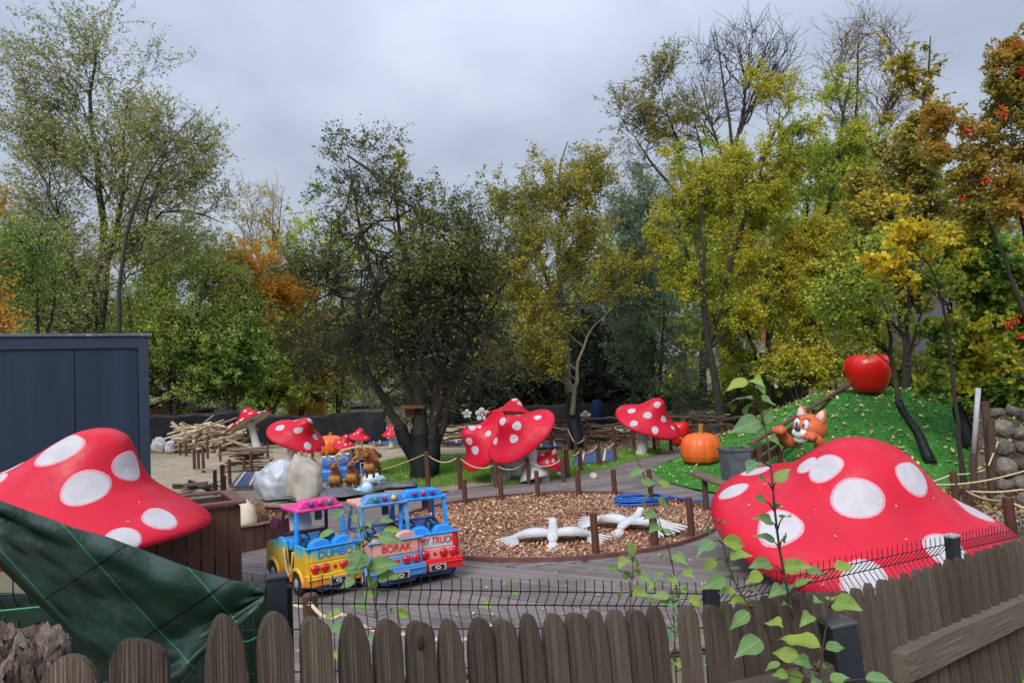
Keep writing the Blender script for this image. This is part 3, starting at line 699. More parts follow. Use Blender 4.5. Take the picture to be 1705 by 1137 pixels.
        if twig_only.get('leaves'):
            k = twig_only['leaves']; i = rg.integers(len(A3), size=k); pe = A3[i, rg.integers(1, 3, k)]
        bl, wt = keep
    V, F_ = join(geo)
    o = link_mesh('trunk', np_mesh('trunk', V - off, F_, M[bark], smooth=True), root)
    if nl:
        if n3: k = np.concatenate([np.zeros(int(nl * .2), int), np.ones(nl - int(nl * .2), int)])
        else: k = np.zeros(nl, int)
        pos = []
        for j, A in enumerate(src):
            c = int((k == j).sum()); i = rg.integers(len(A), size=c); t = rg.uniform(0.1, 1, c) ** .8 * (A.shape[1] - 1); a = np.minimum(t.astype(int), A.shape[1] - 2); f = (t - a)[:, None]
            pos.append(A[i, a] * (1 - f) + A[i, a + 1] * f)
        pos = np.concatenate(pos); pos += rg.normal(0, spread * cs * .8, pos.shape)
        if twig_only and twig_only.get('leaves'): pos = np.concatenate([pos, pe])
        lv, lf = leaf_quads(rg, pos, lsize * (1.12 if depth > 28 else 1), asp, droop, depth > 28); n_leaves += len(lf)
        link_mesh('crown', np_mesh('crown', lv - off, lf, lm), root)
    if wrap:       # black protective wrap round the foot of the trunks
        wb = MB()
        for (ti, z0, z1, rf) in wrap:
            P, R = TP[ti], TR_[ti]; zz_ = np.linspace(z0, z1, 9); pts = []; rs = []
            for z in zz_:
                w_ = float(np.clip(np.interp(z, P[:, 2], np.arange(len(P))), 0, len(P) - 1)); k = min(int(w_), len(P) - 2); f = w_ - k
                pts.append(tuple(P[k] * (1 - f) + P[k + 1] * f - off)); rs.append((R[k] * (1 - f) + R[k + 1] * f) * rf + .02 + rg.uniform(0, .02))
            wb.tube(pts, rs, 14)
        wb.build('trunk_wrap', M['wrap'], root, smooth=True)
    return root

YG = leafmat('leaf_yellow_green', [(0.11, 0.24, 0.035), (0.25, 0.38, 0.055), (0.50, 0.54, 0.07), (0.70, 0.56, 0.06)])
YL = leafmat('leaf_autumn_yellow', [(0.15, 0.26, 0.035), (0.36, 0.42, 0.05), (0.66, 0.58, 0.06), (0.72, 0.50, 0.05)])
OL = leafmat('leaf_olive', [(0.094, 0.148, 0.038), (0.202, 0.256, 0.059), (0.403, 0.378, 0.080), (0.720, 0.540, 0.094)])
GR = leafmat('leaf_mid_green', [(0.066, 0.166, 0.043), (0.152, 0.302, 0.066), (0.302, 0.468, 0.098), (0.515, 0.576, 0.121)])
GW = leafmat('leaf_light_green', [(0.163, 0.273, 0.069), (0.312, 0.435, 0.095), (0.518, 0.598, 0.136), (0.720, 0.707, 0.163)])
GG = leafmat('leaf_grey_green', [(0.084, 0.136, 0.076), (0.157, 0.220, 0.126), (0.251, 0.313, 0.178)])
AL = leafmat('leaf_alder', [(0.162, 0.229, 0.080), (0.298, 0.352, 0.122), (0.460, 0.445, 0.162), (0.568, 0.460, 0.162)])
DK = leafmat('leaf_apple_dark', [(0.040, 0.071, 0.024), (0.092, 0.126, 0.037), (0.169, 0.186, 0.051), (0.338, 0.288, 0.076)], transl=0.25)
SP = leafmat('leaf_spruce', [(0.007, 0.014, 0.010), (0.014, 0.026, 0.016), (0.026, 0.042, 0.022)], transl=0.0)
OR = leafmat('leaf_orange', [(0.285, 0.214, 0.036), (0.700, 0.356, 0.036), (0.700, 0.304, 0.026), (0.700, 0.499, 0.053)])
RD = leafmat('leaf_rowan_red', [(0.12, 0.20, 0.035), (0.28, 0.29, 0.045), (0.52, 0.30, 0.05), (0.55, 0.15, 0.05)])
MP = leafmat('leaf_maple', [(0.066, 0.190, 0.045), (0.133, 0.291, 0.056), (0.312, 0.380, 0.062), (0.720, 0.668, 0.066), (0.720, 0.446, 0.056)], island=0.35, scale=0.8)
YB = leafmat('leaf_bright_yellow', [(0.55, 0.44, 0.03), (0.74, 0.58, 0.04), (0.74, 0.62, 0.07)])
CH = leafmat('leaf_cherry', [(0.080, 0.149, 0.039), (0.203, 0.231, 0.054), (0.596, 0.434, 0.075), (0.720, 0.651, 0.080)])
PY = leafmat('leaf_pale_yellow', [(0.651, 0.419, 0.093), (0.680, 0.558, 0.124)])

# far filler: individual trees well behind the fences, which close the horizon
FAR = [(-40, 470, 90, 150, OL), (60, 520, 80, 110, GW), (160, 560, 90, 110, OL), (330, 560, 80, 110, GR), (520, 520, 70, 150, GW), (610, 560, 90, 130, OL), (700, 500, 90, 160, OL),
       (800, 520, 90, 160, GR), (890, 560, 80, 120, OL), (1010, 520, 80, 150, GR), (1130, 540, 80, 120, YG), (1260, 560, 80, 110, OL), (1370, 530, 90, 120, YG), (1480, 500, 90, 120, OL), (1620, 480, 110, 150, YG), (1760, 440, 110, 180, OL), (1140, 420, 70, 110, YG), (1255, 390, 80, 140, YG), (1370, 370, 80, 150, YG), (1480, 340, 80, 150, OL)]
FARL = ['distant olive tree at the left edge above the dark blue cabin', 'distant pale green tree behind the bare alder stems', 'distant olive tree low behind the tall alder trunk', 'distant mid-green tree behind the brown shed roof',
        'distant pale green tree behind the parked silver car', 'distant olive tree behind the drooping apple twigs on their left side', 'distant tall olive tree straight behind the dark apple tree', 'distant green tree behind the right half of the apple tree',
        'distant olive tree in the gap right of the apple tree', 'distant green tree behind the black spruces', 'distant yellow-green tree behind the orange pumpkin', 'distant olive tree behind the white house', 'distant yellow-green tree above the brown stair rail',
        'distant olive tree behind the slate-blue shingled house', 'distant yellow-green tree behind the rowan crown', 'distant olive tree beyond the right edge above the stone bank', 'distant yellow-green tree between the grey willow and the slanting elm', 'distant yellow-green tree behind the slanting yellow elm', 'distant yellow-green tree behind the tall yellow-olive elm', 'distant olive tree filling the gap behind the columnar cherry']
for i, (x, y, rx, ry, lm) in enumerate(FAR):
    dpt = 52 + (i * 7) % 13
    tree('woodland_tree', FARL[i], dpt, [[(x, 690), (x + 4, y + 30), (x - 4, y - ry * .7)]], [.22], [(x, y, rx, ry), (x - rx * .5, y + ry * .5, rx * .7, ry * .6), (x + rx * .5, y + ry * .45, rx * .7, ry * .6), (x, y + ry * .95, rx * .8, ry * .4)], None, 10500, .26, lm,
         n1=20, n2=110, n3=160, seed=100 + i, group='trees of the wood behind the park', asp=.7)
# ---- left side
tree('alder_tree', 'tallest thin-leaved alder rising over the dark blue cabin', 34, [[(150, 700), (150, 500), (158, 350), (150, 200), (148, 50)], [(165, 690), (172, 480), (195, 330), (205, 150)], [(150, 560), (110, 380), (60, 270)]], [.30, .22, .14],
     [(130, 90, 70, 62), (215, 150, 52, 95), (70, 190, 60, 62), (55, 290, 55, 80), (160, 250, 100, 110), (240, 280, 55, 70), (70, 420, 70, 80), (170, 430, 95, 90), (120, 520, 90, 50), (30, 350, 35, 60)], None, 30000, .125, AL, bark='bark_alder', n1=60, n2=620, n3=2400, l2=.16, l3=.09, slope=1.0, seed=21, asp=.6, tw=1.15)
tree('leaning_alder', 'slender half-bare alder leaning right beside the tallest alder', 32, [[(192, 700), (205, 560), (225, 430), (248, 350), (300, 262), (345, 205)], [(232, 410), (262, 352), (315, 350), (372, 372)], [(240, 375), (262, 290), (275, 210)]], [.14, .09, .08],
     [(300, 240, 70, 55), (350, 262, 38, 62), (280, 310, 60, 40), (345, 330, 42, 50), (300, 380, 60, 30), (262, 220, 30, 40)], None, 8500, .11, AL, bark='bark_alder', n1=34, n2=320, n3=1300, l2=.18, l3=.10, slope=.6, seed=22, asp=.6)
tree('willow_bush_tree', 'broad yellow-green tree below the leaning alder', 36, [[(285, 700), (275, 560), (262, 450)], [(290, 690), (330, 560), (340, 450)], [(282, 690), (225, 560), (215, 460)]], [.18, .12, .12],
     [(262, 430, 90, 58), (300, 500, 70, 80), (225, 500, 70, 80), (330, 450, 40, 60), (300, 600, 80, 70), (230, 600, 70, 60), (340, 560, 40, 70)], None, 36000, .115, GW, n1=46, n2=420, n3=1500, seed=23)
tree('bare_stemmed_tree', 'thin multi-stemmed tree with sparse green leaves at the left edge', 27, [[(60, 640), (52, 520), (40, 430), (35, 360)], [(62, 640), (75, 520), (88, 440)], [(58, 640), (20, 560), (-20, 480)]], [.12, .09, .08],
     [(30, 440, 45, 70), (70, 470, 40, 60), (-10, 500, 40, 50), (50, 390, 40, 40)], None, 5000, .11, GR, n1=26, n2=220, n3=700, seed=24)
tree('orange_leaved_tree', 'small orange-yellow tree cut by the left edge', 24, [[(-60, 650), (-40, 500), (-30, 380)]], [.12], [(-22, 345, 24, 30), (-20, 470, 28, 36), (20, 545, 34, 18), (-34, 420, 26, 40)], None, 1500, .12, OR, n1=24, n2=160, n3=420, seed=25)
tree('orange_maple', 'bright orange maple glowing between the yellow-green tree and the apple tree', 40, [[(432, 690), (430, 560), (425, 430)], [(434, 690), (470, 560), (480, 470)]], [.17, .12],
     [(395, 455, 40, 32), (428, 440, 30, 26), (440, 500, 52, 50), (485, 570, 45, 70), (400, 520, 36, 50), (470, 480, 40, 40), (500, 620, 40, 40)], None, 21000, .15, OR, n1=36, n2=260, n3=800, seed=26)
tree('pale_yellow_birch', 'almost bare birch with a few pale yellow leaves above the orange maple', 44, [[(446, 680), (447, 480), (446, 380), (440, 300)], [(447, 450), (462, 380), (470, 310)], [(446, 470), (420, 410), (412, 350)]], [.15, .08, .07],
     [(440, 350, 34, 50), (455, 400, 30, 50), (420, 400, 22, 40)], None, 900, .17, PY, bark='bark_pale', n1=22, n2=130, n3=380, slope=1.6, seed=27)
for i, (x, y, rx, ry, dpt, lm, lb) in enumerate([(300, 600, 60, 90, 37, GR, 'green hazel behind the brown shed'), (385, 610, 46, 75, 36, GR, 'green hazel above the heap of planks'), (440, 620, 46, 70, 38, YG, 'yellow-green hazel above the leaning small mushroom'),
                                              (500, 600, 50, 60, 39, OL, 'olive hazel in front of the yellow machine'), (560, 590, 55, 55, 40, OL, 'olive hazel above the parked car')]):
    tree('hazel_tree', lb, dpt, [[(x, 690), (x - 3, y + 20), (x + 2, y - 50)], [(x + 4, 690), (x + 16, y + 10), (x + 22, y - 40)]], [.10, .08], [(x, y - 10, rx, ry * .75), (x - 20, y + 30, rx * .7, ry * .4), (x + 24, y + 20, rx * .7, ry * .5)], None, 11000, .15, lm, n1=26, n2=180, n3=500, seed=40 + i, group='hazels beyond the black film fence')

# ---- middle
tree('apple_tree', 'dark gnarled apple tree with drooping bare twigs on the lawn', 19,
     [[(706, 790), (700, 730), (693, 660), (690, 560), (676, 430), (655, 330)], [(700, 778), (668, 715), (640, 665), (612, 620), (590, 560), (560, 470)], [(716, 786), (722, 720), (735, 640), (745, 540), (770, 420)], [(700, 740), (678, 640), (640, 540), (605, 400), (586, 270)], [(722, 760), (760, 620), (800, 520), (850, 450)]],
     [.21, .15, .16, .11, .10],
     [(582, 255, 30, 36), (600, 300, 80, 40), (545, 350, 70, 60), (650, 310, 75, 48), (700, 350, 75, 50), (765, 345, 55, 48), (690, 430, 130, 75), (555, 440, 85, 65), (800, 420, 60, 60), (620, 520, 110, 50), (760, 500, 80, 55), (510, 470, 45, 50), (640, 250, 40, 14), (780, 300, 14, 20), (655, 275, 12, 30)],
     None, 24000, .078, DK, n1=74, n2=620, n3=2100, l2=.10, l3=.07, spread=.025, seed=31, asp=.55, slope=.55, tw=1.1, jit=.22,
     twig_only=dict(blobs=[(560, 590, 95, 75), (650, 610, 110, 80), (740, 610, 100, 75), (830, 600, 55, 80), (500, 560, 40, 70)], n1=100, n2=1500, n3=5200, leaves=3600),
     wrap=[(0, -0.02, 1.25, 1.25), (1, 0.35, 1.35, 1.2), (2, -0.02, 1.1, 1.3)])
tree('hornbeam_tree', 'yellowing tree with a pale straight trunk right of the apple tree', 25, [[(962, 748), (955, 700), (944, 600), (936, 500), (930, 400), (935, 290), (940, 235)], [(953, 690), (962, 600), (985, 545), (1012, 520)], [(940, 560), (905, 450), (885, 360)]], [.17, .09, .08],
     [(938, 262, 22, 40), (925, 310, 52, 42), (880, 345, 55, 48), (985, 315, 42, 48), (930, 410, 100, 70), (865, 455, 60, 60), (1005, 430, 45, 66), (845, 330, 36, 40), (880, 530, 52, 52), (905, 605, 30, 36), (855, 580, 50, 60)], None, 44000, .092, leafmat('leaf_hornbeam', [(0.09, 0.13, 0.03), (0.22, 0.24, 0.045), (0.46, 0.40, 0.06), (0.68, 0.50, 0.06)]), bark='bark_pale', n1=58, n2=520, n3=1900, l2=.14, l3=.08, seed=32, wrap=[(0, -0.02, 1.85, 1.15)])
tree('grey_willow', 'slim grey-green willow between the hornbeam and the yellow trees', 31, [[(1088, 720), (1086, 560), (1080, 420), (1078, 310)], [(1090, 700), (1105, 560), (1102, 430)]], [.15, .11],
     [(1078, 330, 32, 42), (1072, 410, 48, 70), (1100, 470, 50, 90), (1060, 500, 40, 70), (1090, 590, 52, 70), (1110, 650, 50, 34), (1045, 400, 22, 50)], None, 38000, .12, GG, n1=46, n2=420, n3=1700, seed=33, asp=.28, droop=.6)
for i, (x, w, top, dpt, lb) in enumerate([(1000, 55, 470, 35, 'black-green spruce right behind the pale hornbeam trunk'), (965, 50, 500, 37, 'black-green spruce left of the pale hornbeam trunk'), (1040, 48, 490, 37, 'black-green spruce beside the grey willow'), (770, 85, 480, 34, 'wide black-green spruce behind the apple tree'), (860, 60, 540, 36, 'low black-green spruce behind the red playhouse')]):
    tree('spruce_tree', lb, dpt, [[(x, 715), (x, 600), (x, top)]], [.16], [(x, top + (700 - top) * k, w * (.25 + .8 * k), (700 - top) * .2) for k in (.12, .35, .6, .85)], None, 17000, .16, SP, n1=50, n2=300, n3=600, slope=-.25, curl=-.05, seed=50 + i, asp=.35, droop=.4, group='spruces in the dark gap behind the playhouse')

# ---- right side
tree('ash_tree', 'feathery light green ash standing highest behind the yellow trees', 34, [[(1172, 690), (1165, 450), (1140, 300), (1100, 160)], [(1160, 420), (1175, 280), (1150, 180)], [(1150, 350), (1085, 280), (1040, 210)]], [.2, .11, .1],
     [(1095, 130, 40, 28), (1055, 185, 36, 28), (1115, 190, 46, 32), (1075, 245, 42, 30), (1150, 250, 40, 40), (1160, 165, 20, 40)], None, 7000, .135, leafmat('leaf_ash', [(0.155, 0.171, 0.054), (0.295, 0.279, 0.078), (0.465, 0.372, 0.078)]), n1=34, n2=260, n3=800, slope=.5, seed=61, asp=.4)
tree('dead_ash', 'completely bare tree standing against the sky above the yellow trees', 41, [[(1215, 690), (1214, 420), (1208, 240), (1190, 130), (1178, 70)], [(1213, 330), (1245, 180), (1262, 60)], [(1214, 300), (1180, 200), (1160, 140)], [(1215, 360), (1285, 230), (1320, 170)]], [.23, .15, .11, .11],
     [(1200, 80, 40, 45), (1262, 80, 42, 48), (1175, 170, 45, 50), (1235, 160, 45, 50), (1310, 180, 38, 50), (1290, 110, 30, 45)], None, 0, .1, AL, bark='bark_brown', n1=40, n2=240, n3=620, l2=.22, l3=.14, slope=1.3, seed=62, jit=.12, tw=1.5)
tree('bare_topped_tree', 'tree topped by bare fine twigs and a few pale leaves, right of the dead ash', 38, [[(1430, 690), (1435, 420), (1440, 220), (1440, 50)], [(1437, 300), (1475, 160), (1500, 70)], [(1437, 320), (1400, 180), (1385, 100)]], [.2, .12, .12],
     [(1440, 75, 36, 40), (1490, 110, 34, 55), (1395, 120, 34, 52), (1445, 170, 60, 60)], None, 1100, .14, PY, bark='bark_brown', n1=38, n2=240, n3=760, l2=.2, l3=.12, slope=1.5, seed=63, tw=1.25)
tree('yellow_elm', 'yellow and green tree with a slanting trunk behind the orange pumpkin', 24, [[(1202, 735), (1190, 640), (1172, 540), (1162, 440), (1165, 330)], [(1180, 580), (1215, 430), (1262, 300), (1300, 190)], [(1170, 500), (1135, 400), (1120, 320)]], [.15, .11, .08],
     [(1150, 320, 62, 40), (1120, 285, 40, 26), (1190, 270, 55, 36), (1255, 240, 56, 46), (1300, 175, 36, 48), (1175, 400, 66, 54), (1250, 340, 62, 56), (1320, 260, 40, 56), (1150, 480, 40, 40), (1230, 430, 56, 42), (1185, 490, 50, 26), (1270, 150, 16, 22), (1205, 330, 60, 60), (1225, 500, 60, 50), (1130, 400, 50, 50), (1290, 300, 50, 60)], None, 62000, .088, YL, n1=68, n2=620, n3=2100, l2=.12, l3=.075, seed=64, asp=.5, droop=.35)
tree('golden_elm', 'lower golden tree with drooping yellow sprays above the black screen', 25, [[(1282, 720), (1278, 600), (1270, 500), (1290, 400)], [(1284, 715), (1320, 590), (1350, 480)], [(1278, 640), (1235, 540), (1222, 480)]], [.15, .11, .09],
     [(1285, 470, 70, 46), (1225, 515, 50, 36), (1350, 470, 56, 56), (1275, 540, 70, 34), (1200, 555, 36, 26), (1330, 545, 44, 40), (1300, 600, 40, 30), (1240, 590, 44, 20), (1310, 420, 60, 50), (1400, 560, 50, 40), (1370, 400, 50, 50)], None, 34000, .09, YL, n1=46, n2=420, n3=1400, l2=.15, l3=.09, seed=65, asp=.5, droop=.45)
tree('tall_yellow_elm', 'tall yellow-olive tree reaching for the bare twigs above the red apple', 26, [[(1336, 715), (1345, 560), (1368, 400), (1395, 250), (1405, 140)], [(1340, 640), (1382, 470), (1430, 350), (1450, 260)], [(1350, 540), (1340, 400), (1345, 300)]], [.17, .12, .1],
     [(1402, 165, 40, 38), (1385, 235, 60, 46), (1440, 250, 50, 60), (1345, 300, 46, 60), (1400, 330, 66, 56), (1455, 350, 50, 60), (1370, 420, 66, 52), (1440, 440, 50, 40), (1360, 500, 60, 40), (1345, 560, 36, 36), (1420, 130, 30, 24), (1320, 380, 60, 70), (1480, 430, 50, 60), (1410, 520, 60, 50), (1300, 480, 50, 60)], None, 62000, .088, YG, n1=66, n2=600, n3=2000, l2=.12, l3=.075, seed=66)
tree('columnar_cherry', 'dark upright cherry with bronze leaves left of the rowan', 21, [[(1500, 690), (1505, 520), (1520, 330), (1535, 190), (1542, 70)], [(1503, 560), (1480, 420), (1478, 300)], [(1506, 500), (1545, 330), (1572, 200)]], [.14, .09, .08],
     [(1545, 75, 16, 26), (1535, 130, 34, 44), (1520, 215, 46, 56), (1490, 300, 46, 60), (1540, 310, 40, 60), (1480, 385, 44, 52), (1565, 180, 16, 40), (1530, 400, 36, 40), (1575, 90, 8, 30), (1500, 130, 14, 40), (1510, 470, 50, 50), (1450, 300, 40, 60), (1560, 330, 40, 60)], None, 21000, .125, CH, n1=56, n2=330, n3=760, l2=.13, l3=.07, seed=67, asp=.6, slope=1.4)

# trees that stand on the turf hill, their feet wrapped in black
HT1 = hill_hit(1552, 772); HT2 = hill_hit(1618, 745); print('hill trees', HT1, HT2)
def hz(px, py, d):
    p = D(px, py, d); return float(zhill(p.x, d))
tree('thin_rowan', 'thin crooked young tree with black-wrapped foot on the hill beside the giant apple', HT1.y, [[(1552, 772), (1540, 718), (1516, 668), (1508, 600), (1502, 510), (1465, 430)], [(1510, 610), (1535, 540), (1565, 470)], [(1507, 560), (1450, 505), (1405, 465)], [(1509, 600), (1512, 480), (1520, 390)]], [.085, .045, .045, .05],
     [(1440, 470, 50, 40), (1400, 490, 36, 40), (1500, 430, 60, 44), (1545, 480, 40, 34), (1490, 530, 40, 26), (1535, 550, 36, 24)], None, 3800, .10, YG, bark='bark_brown', n1=36, n2=200, n3=420, l2=.2, l3=.12, seed=68, base=HT1.z - .05, slope=.7, wrap=[(0, HT1.z - .03, HT1.z + 1.35, .85)])
tree('maple_tree', 'green and yellow maple with black-wrapped foot over the right side of the hill', HT2.y, [[(1618, 745), (1606, 690), (1600, 620), (1610, 500), (1640, 380)], [(1604, 600), (1660, 500), (1700, 420)], [(1606, 560), (1560, 470), (1505, 400)]], [.10, .06, .05],
     [(1600, 470, 60, 36), (1665, 440, 60, 44), (1640, 530, 66, 40), (1700, 520, 46, 60), (1585, 560, 44, 30), (1640, 600, 56, 34), (1560, 608, 40, 26), (1690, 610, 40, 60), (1600, 650, 44, 20), (1640, 650, 46, 26), (1690, 430, 40, 40), (1620, 400, 50, 36), (1690, 670, 30, 24), (1540, 640, 20, 14)], None, 30000, .12, MP, n1=70, n2=600, n3=1600, l2=.13, l3=.07, seed=69, base=HT2.z - .05, asp=.85, droop=.3, wrap=[(0, HT2.z - .03, HT2.z + 1.1, 1.25)])
tree('yellow_maple', 'young maple with one bright yellow spray left of the rowan', 14.5, [[(1596, 690), (1580, 560), (1545, 450), (1500, 385)]], [.05], [(1540, 378, 24, 20), (1508, 392, 34, 18), (1470, 412, 26, 12), (1442, 428, 14, 7), (1492, 335, 8, 7), (1555, 400, 14, 20)], None, 1150, .115, YB, n1=22, n2=90, n3=150, l2=.16, l3=.09, seed=70, base=hz(1596, 690, 14.5), asp=.85, droop=.3)
tree('rowan_tree', 'orange and red rowan reaching the top right corner', 12.4, [[(1722, 780), (1724, 640), (1720, 450), (1722, 250), (1715, 60)], [(1721, 560), (1650, 400), (1580, 240)], [(1722, 400), (1740, 260), (1750, 100)], [(1721, 460), (1680, 300), (1668, 180)]], [.085, .045, .05, .04],
     [(1690, 110, 28, 60), (1665, 190, 42, 46), (1640, 270, 46, 46), (1700, 250, 40, 70), (1585, 255, 30, 34), (1565, 205, 16, 20), (1600, 300, 28, 26), (1650, 340, 60, 40), (1700, 360, 30, 50), (1705, 40, 14, 30), (1745, 160, 40, 120), (1690, 170, 40, 50), (1620, 330, 40, 30), (1685, 310, 40, 50)], None, 24000, .088, RD, n1=64, n2=480, n3=1300, l2=.12, l3=.07, seed=71, asp=.42, droop=.35, base=float(zground(D(1722, 780, 12.4).x, 12.4)) - .03, wrap=[(0, .2, 1.55, 1.15)])
for i, (x, y, rx, ry, dpt, lm, lb) in enumerate([(1330, 612, 46, 34, 23.5, YL, 'low golden shrub behind the brown stair rail'), (1385, 610, 44, 30, 24.5, OL, 'olive shrub at the top of the stair rail behind the apple'), (1500, 622, 50, 26, 25, OL, 'olive shrub behind the hill right of the giant apple'), (1570, 628, 50, 28, 24, YG, 'yellow-green shrub behind the hill under the maple'),
                                                  (1225, 640, 36, 40, 30, YG, 'yellow-green shrub in front of the pale house'), (1430, 585, 40, 36, 27, YL, 'golden shrub above the giant apple')]):
    tree('shrub', lb, dpt, [[(x, y + ry + 40), (x - 2, y + 8), (x + 2, y - ry * .5)], [(x + 3, y + ry + 30), (x + 16, y)], [(x - 3, y + ry + 30), (x - 18, y)]], [.05, .04, .04], [(x, y, rx, ry), (x + rx * .4, y + ry * .3, rx * .6, ry * .7)], None, 4200, .11, lm, n1=22, n2=140, n3=320, seed=80 + i, group='shrubs behind the turf hill', base=float(D(x, y + ry + 40, dpt).z))
# rowan berries: small red bunches
rb = MB(); rr_ = random.Random(3)
for (px, py) in [(1694, 70), (1700, 85), (1672, 195), (1612, 222), (1668, 182), (1640, 300), (1600, 330), (1680, 540), (1692, 533), (1700, 560), (1702, 120)]:
    c = D(px, py, 12.2 + rr_.uniform(-.4, .3))
    for _ in range(16): rb.ball(c + Vector([rr_.gauss(0, .035) for _ in range(3)]), .014, 6, 4)
bo = rb.build('rowan_berries', M['apple'], bpy.data.objects['rowan_tree'], smooth=True); bo.matrix_parent_inverse = Matrix.Translation(-bpy.data.objects['rowan_tree'].location)
tag(bo, kind='stuff')
print('leaves', n_leaves)
# ================================================================== BUILDINGS AND FENCES
# ---- dark blue cabin
CD = 13.6
p_tr = D(246, 560, CD); zt = p_tr.z
cab = empty('cabin', (p_tr.x, CD, 0), radians(33), 'flat-roofed dark blue cabin at the left edge behind the big left mushroom', 'cabin')
CWd, CHt = 5.2, zt
mb = MB(); mb.box((-CWd / 2, 1.5, (CHt - .1) / 2), (CWd - .06, 2.9, CHt - .12)); mb.build('core', M['container'], cab)
fr = 0.17
mb = MB()
mb.box((-fr / 2, .0, CHt / 2), (fr, .12, CHt)); mb.box((-CWd + fr / 2, .0, CHt / 2), (fr, .12, CHt)); mb.box((-CWd / 2, .001, CHt - .11), (CWd - 2 * fr, .12, .21)); mb.box((-CWd / 2, .001, .1), (CWd - 2 * fr, .12, .2))
mb.box((-.02, 1.5, CHt / 2), (.035, 2.86, CHt - .002))
mb.build('frame', M['container_frame'], cab, bevel=.006)
mb = MB(); mb.box((-CWd / 2 + .02, 1.46, CHt + .025), (CWd + .08, 3.1, .05)); mb.build('roof_trim', M['zinc'], cab, bevel=.006)
edges = [-fr, -fr - 1.0, -fr - 2.16, -fr - 3.3, -CWd + fr]
for a, b in zip(edges, edges[1:]):
    MB().box(((a + b) / 2, -.005, CHt / 2), (abs(a - b) - .012, .05, CHt - .42)).build('wall_panel', M['container'], cab, bevel=.006)

# ---- brown plank shed, far left
sd = 37.0; a, b = D(246, 700, sd), D(327, 690, sd); zt = D(290, 668, sd).z; ze = D(325, 682, sd).z
sh = empty('shed', (a.x, sd, 0), 0, 'small brown board shed with a low grey gable roof beside the cabin', 'shed')
w = b.x - a.x + .8
for i in range(12):
    x0 = -.8 + i * w / 12; xm = x0 + w / 24; zz_ = ze + (zt - ze) * (1 - abs(xm + .8 - w / 2) / (w / 2)) - .08
    MB().box((xm, rnd.uniform(-.008, .008), zz_ / 2 + .3), (w / 12 - .015, .04, zz_ - .6)).build('wall_board', M['shed_wood'], sh)
MB().box((-.8 + w / 2, -.035, ze * .62), (w, .04, .12)).build('batten', M['shed_wood'], sh)
mb = MB()
for sgn in (-1, 1):
    mb.bar((-.8 + w / 2 + sgn * (w / 2 + .15), 1.1, ze - .04), (-.8 + w / 2, 1.1, zt + .05), 2.5, .06)
mb.build('roof', M['felt'], sh)
MB().box((-.8 + w / 2, 1.2, ze / 2), (w - .1, 2.2, ze - .1)).build('body', M['shed_wood'], sh)

# ---- film and screen fences
def film_fence(label, pts, dpts, zbot, m, wav, name='plastic_film_fence', seed=1, posts=True, pm='bark_post'):
    """pts: pixel tops; dpts: depths"""
    T = np.array([tuple(D(x, y, d)) for (x, y), d in zip(pts, dpts)]); r = np.random.default_rng(seed)
    root = empty(name, T[0] * (1, 1, 0), 0, label, 'fence'); off = np.array(root.location)
    P = resample(T, 90) if len(T) > 2 else np.linspace(T[0], T[1], 90)
    rows = 10; V = []
    ph = r.uniform(0, 6, 5)
    for j in range(rows):
        f = j / (rows - 1)
        Q = P.copy(); Q[:, 2] = P[:, 2] * (1 - f) + (zground(P[:, 0], P[:, 1]) + zbot) * f
        s = np.linspace(0, 1, 90) * 40
        Q[:, 1] += wav * (np.sin(s * .9 + ph[0] + f * 2) + .6 * np.sin(s * 2.3 + ph[1] - f * 3)) * (.3 + f * (1 - f) * 3)
        Q[:, 2] += wav * .5 * np.sin(s * 1.3 + ph[2]) * (1 - f)
        V.append(Q)
    V = np.array(V); idx = np.arange(rows * 90).reshape(rows, 90)
    F_ = np.stack([idx[:-1, :-1], idx[:-1, 1:], idx[1:, 1:], idx[1:, :-1]], -1).reshape(-1, 4)
    o = link_mesh('sheet', np_mesh('sheet', V.reshape(-1, 3) - off, F_, M[m], smooth=True), root)
    md = o.modifiers.new('thick', 'SOLIDIFY'); md.thickness = .006
    if posts:
        for k in range(0, 90, 14):
            q_ = P[k]; g0 = float(zground(q_[0], q_[1]))
            MB().tube([(q_[0] - off[0], q_[1] + .12 - off[1], g0 - .1), (q_[0] - off[0] + r.uniform(-.05, .05), q_[1] + .12 - off[1], q_[2] + r.uniform(-.02, .15))], .04, 7).build('post', M[pm], root)
    return root
film_fence('black shiny plastic film fence running from the cabin to the dark apple tree', [(236, 691), (330, 688), (400, 682), (470, 690), (540, 692), (585, 683), (642, 678)], [32, 32.5, 33, 33, 32, 31, 31], .02, 'film', .05, seed=3)
film_fence('long black shade screen behind the red playhouse and the spruces', [(716, 690), (860, 676), (960, 672), (1060, 668), (1140, 655)], [33, 33.5, 34, 34.5, 35], .0, 'screen', .05, 'shade_screen_fence', seed=4, pm='black')
film_fence('black shade screen behind the orange pumpkin and the brown stair rail', [(1142, 652), (1210, 648), (1290, 646), (1345, 640)], [35, 34, 32.5, 31], .0, 'screen', .04, 'shade_screen_fence', seed=5, pm='black')
# blue sheets hanging in the dark gap
film_fence('deep blue sheet hanging among the spruces left of the leaning large mushroom', [(1003, 610), (1028, 606), (1052, 612)], [35.4, 35.2, 35.4], .6, 'blue_tarp', .12, 'blue_sheet', seed=6, posts=False)
film_fence('small blue sheet hanging behind the white flower sculpture', [(986, 668), (994, 666), (1002, 668)], [33.2, 33.1, 33.2], .35, 'blue_tarp', .08, 'blue_sheet', seed=7, posts=False)
